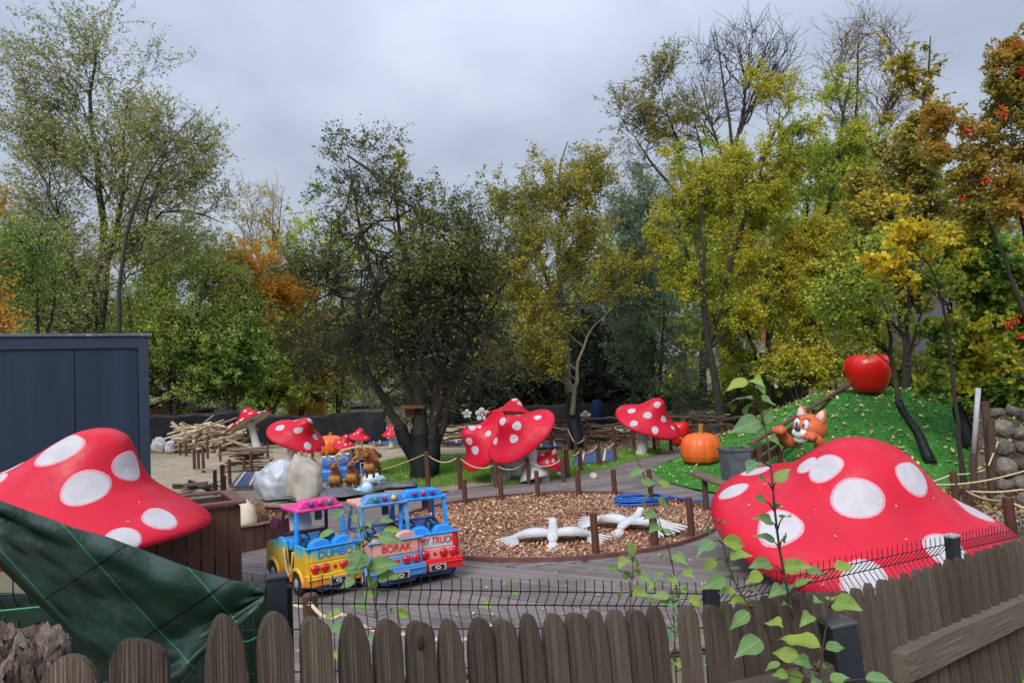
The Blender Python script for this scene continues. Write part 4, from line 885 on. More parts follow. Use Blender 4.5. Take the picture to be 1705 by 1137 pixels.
# grey lean-to roof in the dark
p = D(905, 660, 38)
s_ = empty('lean_to_shelter', (p.x, 38, 0), 0, 'dim shelter with a pale corrugated roof behind the red playhouse', 'shelter')
for i in range(9): MB().box((-1.05 + i * .26, 0, p.z + (.03 if i % 2 else 0)), (.25, 1.3, .035), RX(radians(0))).build('roof_sheet', M['tent'], s_)
for x in (-1.1, 1.1):
    for y in (-.5, .5): MB().box((x, y, p.z / 2), (.09, .09, p.z - .03)).build('post', M['bark_post'], s_)

# ---- white house far right of centre
hd = 47.0
hp = D(1262, 690, hd); z1, z0_ = D(1262, 575, hd).z, float(zground(hp.x, hd)); wd = 126 * hd / FPX
ho = empty('house', (hp.x, hd, z0_), radians(-6), 'pale rendered house with a dark roof behind the golden tree', 'house')
H_ = z1 - z0_ - 1.3
MB().box((0, 2.5, H_ / 2), (wd, 5, H_)).build('wall', M['wall_white'], ho)
mb = MB()
mb.bar((0, -.35, H_ - .05), (0, 2.55, H_ + 1.7), wd + .6, .12); mb.bar((0, 5.35, H_ - .05), (0, 2.45, H_ + 1.7), wd + .6, .12)
rf = mb.build('roof', M['felt'], ho)
MB().box((wd * .25, 2.3, H_ + 1.9), (.55, .5, 1.1)).build('chimney', M['brick'], rf)
for i in range(4):
    for j in range(2):
        wn = MB().box((-wd * .38 + i * wd * .25, -.02, .9 + j * 1.55), (.78, .08, .95)).build('window', M['galv'], ho)
        MB().box((-wd * .38 + i * wd * .25, -.045, .9 + j * 1.55), (.64, .06, .80)).build('pane', M['glass'], wn)
# ---- red brick outbuilding
bp = D(1385, 650, 43); zb = float(zground(bp.x, 43))
bh = empty('brick_outbuilding', (bp.x, 43, zb), 0, 'red brick outbuilding just showing through twigs left of the red apple', 'outbuilding')
hh = D(1385, 592, 43).z - zb
MB().box((0, 1.5, hh / 2), (2.3, 3, hh)).build('wall', M['brick'], bh)
MB().box((0, 1.5, hh + .07), (2.6, 3.4, .14)).build('roof', M['felt'], bh)
wn = MB().box((.2, -.03, hh * .6), (.8, .1, 1.0)).build('window', M['galv'], bh); MB().box((.2, -.06, hh * .6), (.66, .08, .86)).build('pane', M['glass'], wn)
# ---- slate-blue shingled house on the right
sp_ = D(1532, 640, 31); zb = float(zground(sp_.x, 31))
sg = empty('shingled_house', (sp_.x, 31, zb), radians(4), 'slate-blue house clad with rows of shingles behind the right-hand trees', 'house')
sz = D(1532, 470, 31).z - zb; sw = 3.6
MB().box((0, 2.0, sz / 2), (sw - .1, 3.9, sz - .05)).build('wall', M['shingle'], sg)
mb = MB(); mb.bar((0, -.3, sz - .05), (0, 2.0, sz + 1.3), sw + .4, .1); mb.bar((0, 4.3, sz - .05), (0, 2.0, sz + 1.3), sw + .4, .1); mb.build('roof', M['felt'], sg)
shm = MB().box((0, 0, 0), (1, 1, 1)).mesh('shingle', M['shingle'])
for r in range(int(sz / .27)):
    x = -sw / 2 - rnd.uniform(0, .4)
    while x < sw / 2:
        l = rnd.uniform(.45, .75); x0, x1 = max(x, -sw / 2), min(x + l, sw / 2)
        if x1 - x0 > .1:
            o = link_mesh('shingle', shm, sg); o.location = ((x0 + x1) / 2, .03, r * .27 + .13); o.scale = (x1 - x0 - .012, .028, .285); o.rotation_euler = (radians(4.5), 0, 0)
        x += l

# ---- parked car, silver tent, yellow machine, all beyond the film fence
def local(px, py, d): p = D(px, py, d); return p
cp = D(560, 674, 58); cz = float(zground(cp.x, 58))
car = empty('parked_car', (cp.x, 58, cp.z - .05), radians(62), 'silver estate car parked on the far grass slope left of the apple tree', 'car')
pr = [(-2.1, .3), (-2.15, .75), (-2.0, .95), (-1.75, 1.42), (.3, 1.45), (.95, .98), (1.9, .88), (2.15, .62), (2.15, .3)]
mb = MB(); mb.prism(pr, 1.7, TR(0, .85, 0) @ RX(radians(90))); mb.build('body', M['car_grey'], car, bevel=.05)
for sgn in (-1, 1):
    MB().prism([(-1.65, 1.0), (-1.5, 1.34), (.22, 1.36), (.72, 1.0)], .02, TR(0, sgn * .865 + .01, 0) @ RX(radians(90))).build('side_window', M['glass'], car)
    for y in (-1.3, 1.35):
        wb = MB().lathe([(0, -.1), (.32, -.1), (.33, 0), (.32, .1), (0, .1)], 18, 0, TR(y, sgn * .8, .33) @ RX(radians(90))).build('wheel', M['rubber'], car)
        MB().lathe([(0, -.015), (.19, -.015), (.2, .015), (0, .015)], 14, 0, TR(y, sgn * .905, .33) @ RX(radians(90))).build('rim', M['rim'], wb)
MB().bar((.36, 0, 1.42), (.93, 0, 1.02), 1.4, .03).build('windscreen', M['glass'], car)
tp_ = D(606, 668, 56)
tn = empty('silver_tent', (tp_.x, 56, tp_.z - .3), radians(12), 'silver-grey peaked tent on the far slope left of the apple trunk', 'tent')
hz_ = 22 * 56 / FPX + .3
mb = MB(); mb.add([(-1.2, -.9, .2), (1.2, -.9, .2), (1.2, .9, .2), (-1.2, .9, .2), (-.35, 0, hz_), (.35, 0, hz_)], [(0, 1, 5, 4), (1, 2, 5), (2, 3, 4, 5), (3, 0, 4)]); mb.build('roof', M['tent'], tn, smooth=False)
mb = MB(); mb.box((0, 0, .1), (2.3, 1.7, .22)); mb.build('skirt', M['tent'], tn)
yp = D(512, 690, 41); yz = float(zground(yp.x, 41))
ym = empty('yellow_excavator', (yp.x, 41, yz), radians(8), 'yellow construction machine half hidden behind the film fence', 'excavator')
yh = D(512, 652, 41).z - yz
MB().box((0, 0, yh * .45), (1.9, 1.2, yh * .62)).build('body', M['yellow_metal'], ym, bevel=.05)
cb = MB().box((.55, 0, yh * .82), (.7, 1.0, yh * .38)).build('cab', M['yellow_metal'], ym, bevel=.04)
MB().box((.55, -.51, yh * .84), (.52, .03, yh * .26)).build('pane', M['glass'], cb)
for y in (-.6, .6): MB().box((0, y, .22), (2.2, .35, .44)).build('track', M['rubber'], ym, bevel=.12)
MB().tube([(-.7, -.2, yh * .6), (-1.3, -.2, yh * 1.0), (-1.9, -.2, yh * .45)], .11, 8).build('boom', M['yellow_metal'], ym)

# ---- rustic branch fence at the back
def rail_fence(label, segs, seed):
    r = random.Random(seed); p0 = G(*segs[0]); root = empty('rustic_rail_fence', p0, 0, label, 'fence')
    pts = [G(*s) for s in segs]
    for i, p in enumerate(pts):
        q = p - p0; MB().tube([q + Vector((0, 0, -.1)), q + Vector((r.uniform(-.04, .04), 0, .98))], [.06, .05], 8).build('post', M['bark_post'], root)
    for a, b in zip(pts, pts[1:]):
        a, b = a - p0, b - p0
        for z in (.9, .66, .42, .28):
            k = 6; jt = lambda: Vector((0, r.uniform(-.03, .03), r.uniform(-.06, .06)))
            pl = [a.lerp(b, -.08 + 1.16 * j / (k - 1)) + Vector((0, -.07, z)) + jt() for j in range(k)]
            MB().tube(pl, [r.uniform(.028, .045) for _ in range(k)], 7).build('rail', M['bark_post'], root)
rail_fence('rustic branch fence behind the red playhouse and the wrapped hornbeam trunk', [(728, 752), (790, 748), (850, 745), (918, 742), (980, 740), (1040, 738)], 5)
rail_fence('rustic branch fence behind the orange pumpkin and the back red apple', [(1095, 742), (1150, 741), (1205, 744), (1252, 748)], 6)

# ---- brown stair rail climbing behind the orange animal head
ra, rb_ = D(1262, 738, 16.2), D(1426, 632, 21.5)
sr = empty('stair_railing', (ra.x, ra.y, 0), 0, 'dark brown plank railing climbing the hill behind the orange animal head', 'railing')
v = rb_ - ra; n_ = 7
for i in range(n_):
    p = v * (i / (n_ - 1)); g0 = max(float(zhill(ra.x + p.x, ra.y + p.y)), 0)
    MB().box((p.x, p.y, (ra.z + p.z + g0) / 2 - .06), (.10, .10, max(ra.z + p.z - g0, .3))).build('post', M['brown'], sr)
for dz, w_, m_ in ((0, .13, 'brown_rail'), (-.26, .05, 'brown'), (-.50, .05, 'brown')):
    MB().bar((-.2, -.07, ra.z + dz), (v.x, v.y - .07, ra.z + v.z + dz), w_, .05 if dz == 0 else .17).build('handrail' if dz == 0 else 'rail_board', M[m_], sr)

# ---- stone bank on the right
rk = random.Random(9)
def rock_mesh(seed):
    r = np.random.default_rng(seed); bm = bmesh.new(); bmesh.ops.create_icosphere(bm, subdivisions=2, radius=1)
    dirs = nrm(r.normal(size=(11, 3))); cut = r.uniform(.62, .9, 11)
    for v_ in bm.verts:
        p = np.array(v_.co)
        for d, c in zip(dirs, cut):
            k = p @ d
            if k > c: p = p - d * (k - c) * .92
        v_.co = p + r.normal(0, .015, 3)
    me = bpy.data.meshes.new('rock'); bm.to_mesh(me); bm.free(); me.materials.append(M['rock']); return me
ROCKS = [rock_mesh(s) for s in range(6)]
spots_ = []
where_r = ['lowest row of the stone bank', 'second row of the stone bank', 'third row of the stone bank', 'fourth row of the stone bank', 'upper row of the stone bank', 'top row of the stone bank']
for row in range(6):
    y = 838 - row * 30; d = 12.2 + row * .55; x = 1648 + rk.uniform(-4, 10) + (6 if row < 2 else 0)
    while x < 1790:
        wpx = rk.uniform(26, 46)
        p = D(x + wpx / 2, y + rk.uniform(-4, 4), d)
        spots_.append((p, wpx * d / FPX / 2, row, x)); x += wpx * .98
for k, (p, r, row, x) in enumerate(spots_):
    o = link_mesh('bank_stone', ROCKS[k % 6])
    o.location = p; o.scale = (r * 1.12, r * rk.uniform(.9, 1.2), r * rk.uniform(.66, .9)); o.rotation_euler = (rk.uniform(-.3, .3), rk.uniform(-.3, .3), rk.uniform(0, 6))
    i_ = sum(1 for (pp, rr2, ro, xx) in spots_ if ro == row and xx < x)
    tag(o, f"{ORD[min(i_, 15)]} stone from the left in the {where_r[row]} under the maple", 'stone', 'stones of the bank at the right edge')
# earth behind the stones
bx = np.linspace(0, 1, 14); bank = []
for row in range(9):
    y = 866 - row * 27; d = 12.5 + row * .50
    bank.append([tuple(D(1628 + 320 * t, y + 6 * sin(t * 9), d + .3)) for t in bx])
bank = np.array(bank); idx = np.arange(bank.shape[0] * 14).reshape(-1, 14)
tag(link_mesh('earth_bank', np_mesh('earth_bank', bank.reshape(-1, 3), np.stack([idx[:-1, :-1], idx[:-1, 1:], idx[1:, 1:], idx[1:, :-1]], -1).reshape(-1, 4), M['soil'], smooth=True)), kind='structure')
q = rng.uniform(0, 1, (900, 2)); i0 = (q[:, 0] * 12).astype(int); j0 = (q[:, 1] * 7.5).astype(int)
pb = bank[j0, i0] + (bank[j0 + 1, i0 + 1] - bank[j0, i0]) * rng.uniform(0, 1, (900, 1)); pb[:, 1] -= .05
o = chips('bank_leaves', pb[:, :2], pb[:, 2], .06, .13, .7, .6, 'fallen')

# ---- white pole and dark posts at the foot of the hill
p = D(1622, 835, 12.6)
pl = empty('white_pole', (p.x, 12.6, 0), 0, 'white coated pole on a dark brown post at the right foot of the hill', 'pole')
z1, zm = D(1629, 646, 12.6), D(1621, 757, 12.6)
MB().tube([(zm.x - p.x, 0, zm.z), (z1.x - p.x, 0, z1.z)], .042, 12).build('pole', M['galv'], pl, smooth=True)
MB().tube([(0, .01, -.05), (zm.x - p.x, .01, zm.z + .02)], .062, 10).build('post', M['bark_post'], pl)
for i, (x0, y0, x1, y1, d) in enumerate([(1650, 700, 1652, 850, 12.9), (1640, 668, 1648, 790, 13.1)]):
    a, b = D(x0, y0, d), D(x1, y1, d)
    o = MB().tube([b - Vector((b.x, b.y, 0)) if False else Vector((0, 0, b.z - .4)), Vector((a.x - b.x, 0, a.z))], .06, 9).build('dark_post', M['bark_post'])
    o.location = (b.x, d, 0); tag(o, ['dark leaning post just right of the white pole', 'thinner dark post rising behind the white pole'][i], 'post')
# ================================================================== MUSHROOMS, PUMPKINS, APPLES
CAPT = dict(bell=([0, .10, .20, .30, .40, .52, .66, .80, .92, 1.0, 1.03, 1.05, 1.04, 1.0, .95, .80, .5, .15],
                  [1, .985, .915, .755, .56, .385, .26, .165, .085, .015, -.02, -.06, -.10, -.125, -.13, -.09, -.05, -.05]),
            round=([0, .10, .20, .30, .40, .52, .66, .80, .92, 1.0, 1.03, 1.05, 1.04, 1.0, .95, .80, .5, .15],
                  [1, .988, .95, .855, .70, .49, .345, .245, .15, .05, -.02, -.10, -.18, -.24, -.27, -.22, -.12, -.10]),
            dome=([0, .12, .26, .40, .54, .68, .80, .90, .97, 1.0, 1.03, 1.04, 1.03, 1.0, .95, .80, .5, .15],
                  [1, .98, .90, .78, .62, .45, .29, .15, .05, .0, -.04, -.07, -.10, -.12, -.13, -.09, -.05, -.05]))
CAPP = [0, .10, .20, .30, .40, .52, .66, .80, .92, 1.0, 1.03, 1.06, 1.09, 1.12, 1.16, 1.3, 1.55, 1.8]
def _table(kind):
    pr = np.linspace(0, 1.8, 400); a = np.interp(pr, CAPP, CAPT[kind][0]); b = np.interp(pr, CAPP, CAPT[kind][1])
    k = np.hanning(23); k /= k.sum()
    def smooth(v, e0):
        ext = np.concatenate([(2 * v[0] - v[1:12][::-1]) if e0 else v[1:12][::-1], v, 2 * v[-1] - v[-12:-1][::-1]]); return np.convolve(ext, k, 'valid')
    return pr, smooth(a, True), smooth(b, False)
CAPTAB = {k: _table(k) for k in CAPT}
class Cap:
    def __init__(s, c, R, H, tilt=(0, 0), rz=0, lobes=(), wave=(), lean=(0, 0), kind='bell'):
        s.R, s.H, s.lobes, s.wave, s.lean, s.kind = R, H, lobes, wave, lean, kind
        s.c = np.array(c); s.M = np.array((RY(tilt[1]) @ RX(tilt[0]) @ RZ(rz)).to_3x3())
    def ev(s, r, th):
        r = np.asarray(r, float); th = np.asarray(th, float)
        pr, a, b = CAPTAB[s.kind]; rho = np.interp(r, pr, a); z = np.interp(r, pr, b)
        q = 1.0 + sum(am * np.cos(k * th + ph) for k, am, ph in s.lobes)
        rr = rho * s.R * (1 + (q - 1) * np.clip(rho, 0, 1))
        w = sum(am * np.cos(k * th + ph) for k, am, ph in s.wave) * np.clip(rho, 0, 1) ** 2 * s.R if s.wave else 0
        zz_ = z * s.H + w
        ln = np.clip(z, 0, 1) ** 1.3 * s.H
        P = np.stack([rr * np.cos(th) + s.lean[0] * ln, rr * np.sin(th) + s.lean[1] * ln, zz_], -1)
        return P @ s.M.T + s.c
    def nrmv(s, r, th):
        e_ = 1e-3; r = np.maximum(r, .02)
        du = s.ev(r + e_, th) - s.ev(r - e_, th); dv = s.ev(r, th + e_) - s.ev(r, th - e_)
        return nrm(np.cross(du, dv)), np.linalg.norm(du, axis=-1) / (2 * e_), np.linalg.norm(dv, axis=-1) / (2 * e_)
    def grid(s, r0, r1, nr, nt):
        rr, tt = np.meshgrid(np.linspace(r0, r1, nr), np.linspace(0, 2 * pi, nt, endpoint=False), indexing='ij')
        V = s.ev(rr, tt).reshape(-1, 3); i = np.arange(nr * nt).reshape(nr, nt)
        F_ = np.stack([i[:-1], i[1:], np.roll(i[1:], -1, 1), np.roll(i[:-1], -1, 1)], -1).reshape(-1, 4)
        return V, F_
    def find(s, px, py):
        rr, tt = np.meshgrid(np.linspace(.06, 1.06, 90), np.linspace(0, 2 * pi, 240, endpoint=False), indexing='ij')
        P = s.ev(rr, tt); n, _, _ = s.nrmv(rr, tt); to = np.array((0, 0, CAM_H)) - P
        x, y = proj_np(P); d2 = np.hypot(x - px, y - py); face = (n * to).sum(-1) > 0
        sc = np.where(face, d2 + .15 * np.linalg.norm(to, axis=-1), 1e6)
        k = np.unravel_index(np.argmin(sc), sc.shape); return rr[k], tt[k]
    def spot(s, r0, t0, rad, root, off, eps=.004, el=1.0):
        _, lu, lv = s.nrmv(np.array(r0), np.array(t0)); nr, nt = 7, 26
        fr_ = np.array([0, .35, .65, .84, .90, .97, 1.05]); an = np.linspace(0, 2 * pi, nt, endpoint=False)
        f, a = np.meshgrid(fr_, an, indexing='ij')
        wob = 1 + .05 * np.cos(2 * a + r0 * 9 + t0) + .04 * np.cos(3 * a + t0 * 5)
        rr = np.maximum(r0 + f * wob * rad * np.cos(a) * el / lu, .005); _, _, lvr = s.nrmv(rr, np.full_like(rr, float(t0))); tt = t0 + f * wob * rad * np.sin(a) / np.maximum(lvr, lv * .35)
        P = s.ev(rr, tt); n, _, _ = s.nrmv(rr, tt)
        P = P + n * np.where(f > 1.0, -.003, eps * (1 - .25 * f))[..., None]
        i = np.arange(nr * nt).reshape(nr, nt)
        F_ = np.stack([i[:-1], i[1:], np.roll(i[1:], -1, 1), np.roll(i[:-1], -1, 1)], -1).reshape(-1, 4)
        fm = np.repeat([0, 0, 0, 0, 1, 1], nt)
        link_mesh('spot', np_mesh('spot', P.reshape(-1, 3) - off, F_, [M['spot'], M['spot_edge']], fm, smooth=True), root)
def add_cap(cap, root, spots=(), extra=(), d=10.0, nt=64):
    """spots: (px, py, width px); extra: (r, angle deg, radius m)"""
    off = np.array(root.matrix_world.translation if False else root.location)
    V, F_ = cap.grid(0.004, 1.13, 46, nt)
    link_mesh('cap', np_mesh('cap', V - off, F_, M['red'], smooth=True), root)
    V, F_ = cap.grid(1.115, 1.78, 10, nt)
    link_mesh('gills', np_mesh('gills', V - off, F_, M['gills'], smooth=True), root)
    for (px, py, w) in spots:
        r, t = cap.find(px, py); dd = float(np.linalg.norm(cap.ev(r, t) - np.array((0, 0, CAM_H))))
        cap.spot(r, t, w * dd / FPX / 2 * .84, root, off)
    for (r, t, rad) in extra: cap.spot(r, radians(t), rad, root, off)
def stem(root, top, base, r1, r0, flare=1.5, m='stalk', bulge=0.0, name='stem'):
    top, base = Vector(top), Vector(base); pts = []; rs = []; off = Vector(root.location)
    for i in range(13):
        f = i / 12; p = base.lerp(top, f); pts.append(p - off)
        rs.append(r0 * (1 - f) + r1 * f + r0 * (flare - 1) * (1 - f) ** 4 + bulge * r1 * max(0, 1 - abs(f - .85) / .15))
    return MB().tube(pts, rs, 20).build(name, M[m], root, smooth=True)
def mushroom(name, label, base_px, d, cpx, Rpx, Hpx, tilt, spots, group='painted fibreglass mushrooms', lobes=(), wave=(), lean=(0, 0), kind='bell', extra=(), stem_r=None, cat='mushroom', rz=0, flare=1.5, bulge=0.0, ground=0.0):
    k = d / FPX; c = D(*cpx, d); base = D(*base_px, d); base.z = ground
    root = empty(name, base, 0, label, cat, group)
    cap = Cap(c, Rpx * k, Hpx * k, tilt, rz, lobes, wave, lean, kind)
    add_cap(cap, root, spots, extra)
    if stem_r: stem(root, np.array(c) + cap.M @ np.array((0, 0, .02 * cap.H)), base - Vector((0, 0, .02)), stem_r[0] * k, stem_r[1] * k, flare, bulge=bulge)
    return root, cap

# the two big ones in front
big, bigcap = mushroom('giant_mushroom', 'largest red mushroom cap lying low behind the fence at the right', (1432, 985), 9.0, (1426, 868), 219, 139, (radians(15), radians(5)),
    [(1428, 834, 86), (1373, 779, 62), (1521, 797, 66), (1222, 815, 56), (1298, 878, 84), (1622, 850, 64), (1575, 918, 70), (1440, 965, 80), (1342, 775, 40)],
    lobes=((2, .04, .3), (3, .025, 1.0)), wave=((2, .04, 1.2), (3, .02, 2.0)), kind='round', extra=((.6, 100, .2), (.85, 60, .2), (.8, 140, .2), (.45, 70, .16)), stem_r=(90, 110), group='giant walk-in mushrooms')
lm_, lmcap = mushroom('giant_mushroom', 'red mushroom cap with a tall hump behind the green tarpaulin', (112, 1000), 7.7, (112, 846), 206, 140, (radians(7), radians(10)),
    [(100, 746, 74), (215, 777, 60), (143, 816, 72), (267, 861, 60), (-10, 800, 40), (204, 898, 60), (16, 768, 40)],
    lobes=((2, .05, .2), (3, .03, .4)), wave=((2, .05, .6), (3, .03, 1.0)), lean=(.36, 0), extra=((.7, 80, .15), (.7, 130, .15), (.4, 110, .1)), stem_r=(58, 66), group='giant walk-in mushrooms')

def stuck_leaves(root, cap, n, seed):
    r = np.random.default_rng(seed); off = np.array(root.location); rr = r.uniform(.45, 1.03, n); tt = r.uniform(pi * .95, pi * 2.05, n)
    P = cap.ev(rr, tt); nv, _, _ = cap.nrmv(rr, tt); V = []
    for p_, n_ in zip(P, nv):
        a = nrm(np.cross(n_, r.normal(size=3))); b = np.cross(n_, a); l = r.uniform(.009, .022); w = l * r.uniform(.35, .6)
        V += [p_ + n_ * .006 - a * l, p_ + n_ * .010 + b * w, p_ + n_ * .007 + a * l, p_ + n_ * .009 - b * w]
    tag(link_mesh('stuck_leaves', np_mesh('stuck_leaves', np.array(V) - off, np.arange(n * 4).reshape(n, 4), M['fallen']), root), kind='stuff')
stuck_leaves(big, bigcap, 26, 5); stuck_leaves(lm_, lmcap, 9, 6)
# mushroom playhouse with slide in the middle
pd = 17.4; k = pd / FPX
pb_ = G(850, 796); pb_ = D(850, 790, pd); pb_.z = 0
ph = empty('mushroom_playhouse', pb_, 0, 'red playhouse of three tilted mushroom caps with a white slide on the lawn', 'playhouse')
cb_ = Cap(D(852, 694, pd + .9), 42 * k, 34 * k, (radians(-22), radians(6)), 0, ((2, .06, 0),), (), (.15, 0), 'bell'); add_cap(cb_, ph, [(857, 664, 14), (866, 672, 14), (832, 676, 9)])
cl_ = Cap(D(806, 736, pd + .25), 50 * k, 44 * k, (radians(24), radians(-58)), 0, ((2, .12, .5), (3, .05, 0)), ((2, .1, 0),), (0, 0), 'bell'); add_cap(cl_, ph, [(781, 735, 15), (791, 750, 17), (813, 722, 13), (786, 711, 16), (798, 710, 9)])
cf_ = Cap(D(864, 722, pd - .25), 54 * k, 44 * k, (radians(34), radians(-32)), 0, ((2, .12, .4), (3, .06, 1.2)), ((2, .08, .6),), (-.15, 0), 'bell'); add_cap(cf_, ph, [(836, 700, 19), (861, 709, 19), (856, 731, 17), (895, 695, 15), (825, 734, 15), (862, 685, 14)])
stem(ph, D(872, 728, pd), D(890, 797, pd - .15) * 1, 15 * k, 14 * k, 1.9)
stem(ph, D(832, 735, pd + .5), Vector((D(832, 780, pd + .5).x, pd + .5, -.02)), 14 * k, 15 * k, 1.2, name='rear_stem')
stem(ph, D(850, 700, pd + .9), Vector((D(850, 780, pd + .9).x, pd + .9, -.02)), 12 * k, 16 * k, 1.2, name='rear_stem')
a, b = D(808, 742, pd + .3) - pb_, D(872, 764, pd - .1) - pb_
mb = MB(); w_ = 20 * k; dirv = (b - a).normalized(); sd_ = Vector((0, 1, 0)); upv = dirv.cross(sd_) * -1; vv = []
for p in (a, b, b + dirv * .001):
    pass
ring = [(-1, .62), (-1, .0), (-.7, -.35), (0, -.5), (.7, -.35), (1, 0), (1, .62), (.92, .62), (.92, .02), (.6, -.28), (0, -.42), (-.6, -.28), (-.92, .02), (-.92, .62)]
for f in np.linspace(0, 1, 6):
    p = a.lerp(b, float(f)) - Vector((0, 0, .10 * sin(pi * float(f))))
    vv += [p + sd_ * (x * w_) + upv * (z * w_) for x, z in ring]
n_ = len(ring); mb.add(vv, [(i * n_ + j, i * n_ + (j + 1) % n_, (i + 1) * n_ + (j + 1) % n_, (i + 1) * n_ + j) for i in range(5) for j in range(n_)] + [tuple(range(n_ - 1, -1, -1)), tuple(range(5 * n_, 6 * n_))])
mb.build('slide', M['white'], ph)

mushroom('spotted_mushroom', 'small red mushroom leaning beside the white playhouse stem', (905, 792), 17.3, (912, 766), 22, 24, (radians(28), radians(22)), [(903, 757, 8), (923, 752, 9), (911, 769, 8), (921, 767, 8), (910, 746, 7)], lobes=((2, .15, .3),), lean=(.2, 0), stem_r=(6, 7))
mushroom('spotted_mushroom', 'large red mushroom tilted over its white stem left of the orange pumpkin', (1067, 753), 21.8, (1078, 700), 49, 44, (radians(26), radians(19)), [(1051, 684, 17), (1078, 692, 16), (1056, 705, 15), (1095, 673, 14), (1105, 698, 14), (1091, 716, 15), (1120, 712, 10)], lobes=((2, .10, .2), (3, .04, .6)), lean=(.15, 0), stem_r=(6.5, 8), flare=1.3)
mushroom('spotted_mushroom', 'large red mushroom leaning right behind the plastic-wrapped boulder', (478, 775), 22.0, (493, 724), 42, 38, (radians(26), radians(24)), [(466, 712, 18), (496, 717, 15), (494, 698, 14), (517, 699, 15), (525, 727, 14), (512, 742, 15), (538, 748, 9)], lobes=((2, .12, .1), (3, .05, .6)), lean=(.35, 0), stem_r=(9, 8), flare=1.6)
mushroom('spotted_mushroom', 'red mushroom tilted left with cream gills showing, beside the heap of planks', (429, 749), 30.5, (416, 700), 33, 22, (radians(-7), radians(-25)), [(402, 698, 10), (417, 688, 9), (434, 692, 8), (441, 684, 7), (408, 684, 6), (395, 704, 6)], lobes=((2, .08, .2),), stem_r=(4.5, 6.5), flare=1.2, bulge=.55)
mushroom('spotted_mushroom', 'small red mushroom in front of the far orange pumpkin', (573, 760), 26.0, (573, 741), 19, 19, (radians(12), radians(10)), [(564, 736, 5), (575, 740, 5), (568, 725, 4), (577, 726, 4), (583, 738, 4)], lean=(.1, 0), stem_r=(5, 6))
mushroom('spotted_mushroom', 'small red mushroom on a white stem behind the reindeer antlers', (597, 748), 28.5, (598, 727), 18, 15, (radians(10), radians(12)), [(596, 720, 4), (609, 728, 4), (590, 722, 4), (603, 716, 3)], stem_r=(5.5, 6))
mushroom('spotted_mushroom', 'small red mushroom on a thin white stem left of the apple trunk', (652, 745), 28.5, (652, 722), 16, 16, (radians(8), radians(-4)), [(654, 713, 4), (647, 722, 4), (657, 719, 4), (642, 717, 3)], stem_r=(3.4, 4), flare=1.4)
mushroom('spotted_mushroom', 'little red mushroom far back above the stacked boards behind the orange pumpkin', (1137, 712), 33.0, (1134, 672), 13, 12, (radians(-14), radians(-4)), [(1128, 668, 4), (1136, 665, 4)], stem_r=(3, 3.5))

def pumpkin(name, label, cx, ybot, ytop, wpx, d, m='orange', group=None, lobes=12, stemh=.22):
    k = d / FPX; p = D(cx, ybot, d); p.z = 0 if d < 30 else p.z
    R, H = wpx * k / 2, (ybot - ytop) * k
    root = empty(name, p, rnd.uniform(0, 1), label, 'pumpkin', group)
    prof = [(.001, .08), (.30, .02), (.62, .015), (.86, .10), (.98, .27), (1.0, .47), (.96, .66), (.84, .83), (.64, .94), (.40, .99), (.18, .96), (.001, .90)]
    s_ = np.linspace(0, 11, 34); pr = [(float(np.interp(q, range(12), [a[0] for a in prof])) * R, float(np.interp(q, range(12), [a[1] for a in prof])) * H) for q in s_]
    MB().lathe(pr, 96, 0, None, lambda a, z: 1 + .035 * abs(cos(a * lobes / 2)) ** .6 - .03).build('body', M[m], root, smooth=True)
    MB().tube([(0, 0, .90 * H), (.02, 0, 1.02 * H), (.05, .0, H + stemh * R * .9)], [.15 * R, .11 * R, .13 * R], 9).build('stem', M['ochre'], root)
    return root
pumpkin('pumpkin', 'big orange pumpkin with an ochre stem on the turf disc', 1168, 768, 717, 66, 19.2, stemh=.5)
pumpkin('pumpkin', 'orange pumpkin half hidden behind the small mushrooms at the back left', 550, 752, 722, 46, 27.0)
def apple(name, label, cx, ybot, ytop, wpx, d, z0, leaf=True, group=None):
    k = d / FPX; p = D(cx, ybot, d); p.z = z0; R, H = wpx * k / 2, (ybot - ytop) * k
    root = empty(name, p, 0, label, 'apple', group)
    pts = [(.001, .05), (.20, .02), (.44, .0), (.63, .07), (.80, .24), (.94, .46), (1.0, .62), (.98, .76), (.90, .88), (.74, .97), (.52, 1.0), (.26, .95), (.001, .86)]
    s_ = np.linspace(0, 12, 40); pr = [(np.interp(q, range(13), [a[0] for a in pts]), np.interp(q, range(13), [a[1] for a in pts])) for q in s_]
    pr = np.array(pr); kk = np.array([1, 2, 1]) / 4
    for _ in range(2): pr[1:-1] = (pr[:-2] + 2 * pr[1:-1] + pr[2:]) / 4
    MB().lathe([(float(a) * R, float(b) * H) for a, b in pr], 64, 0, None, lambda a, z: 1 + .02 * cos(5 * a)).build('body', M['apple'], root, smooth=True)
    MB().tube([(0, 0, .78 * H), (.0, 0, .98 * H), (.05 * R, 0, 1.1 * H), (.28 * R, 0, 1.24 * H)], [.07 * R, .08 * R, .085 * R, .10 * R], 8).build('stalk', M['darkgreen'], root, smooth=True)
    return root
AP = hill_hit(1449, 657)
apple('apple', 'giant glossy red apple on top of the turf hill', 1449, 660, 596, 75, AP.y, AP.z + .05)
apple('apple', 'red apple half hidden behind the tilted large mushroom', 1131, 737, 698, 38, 24.2, 0.0)

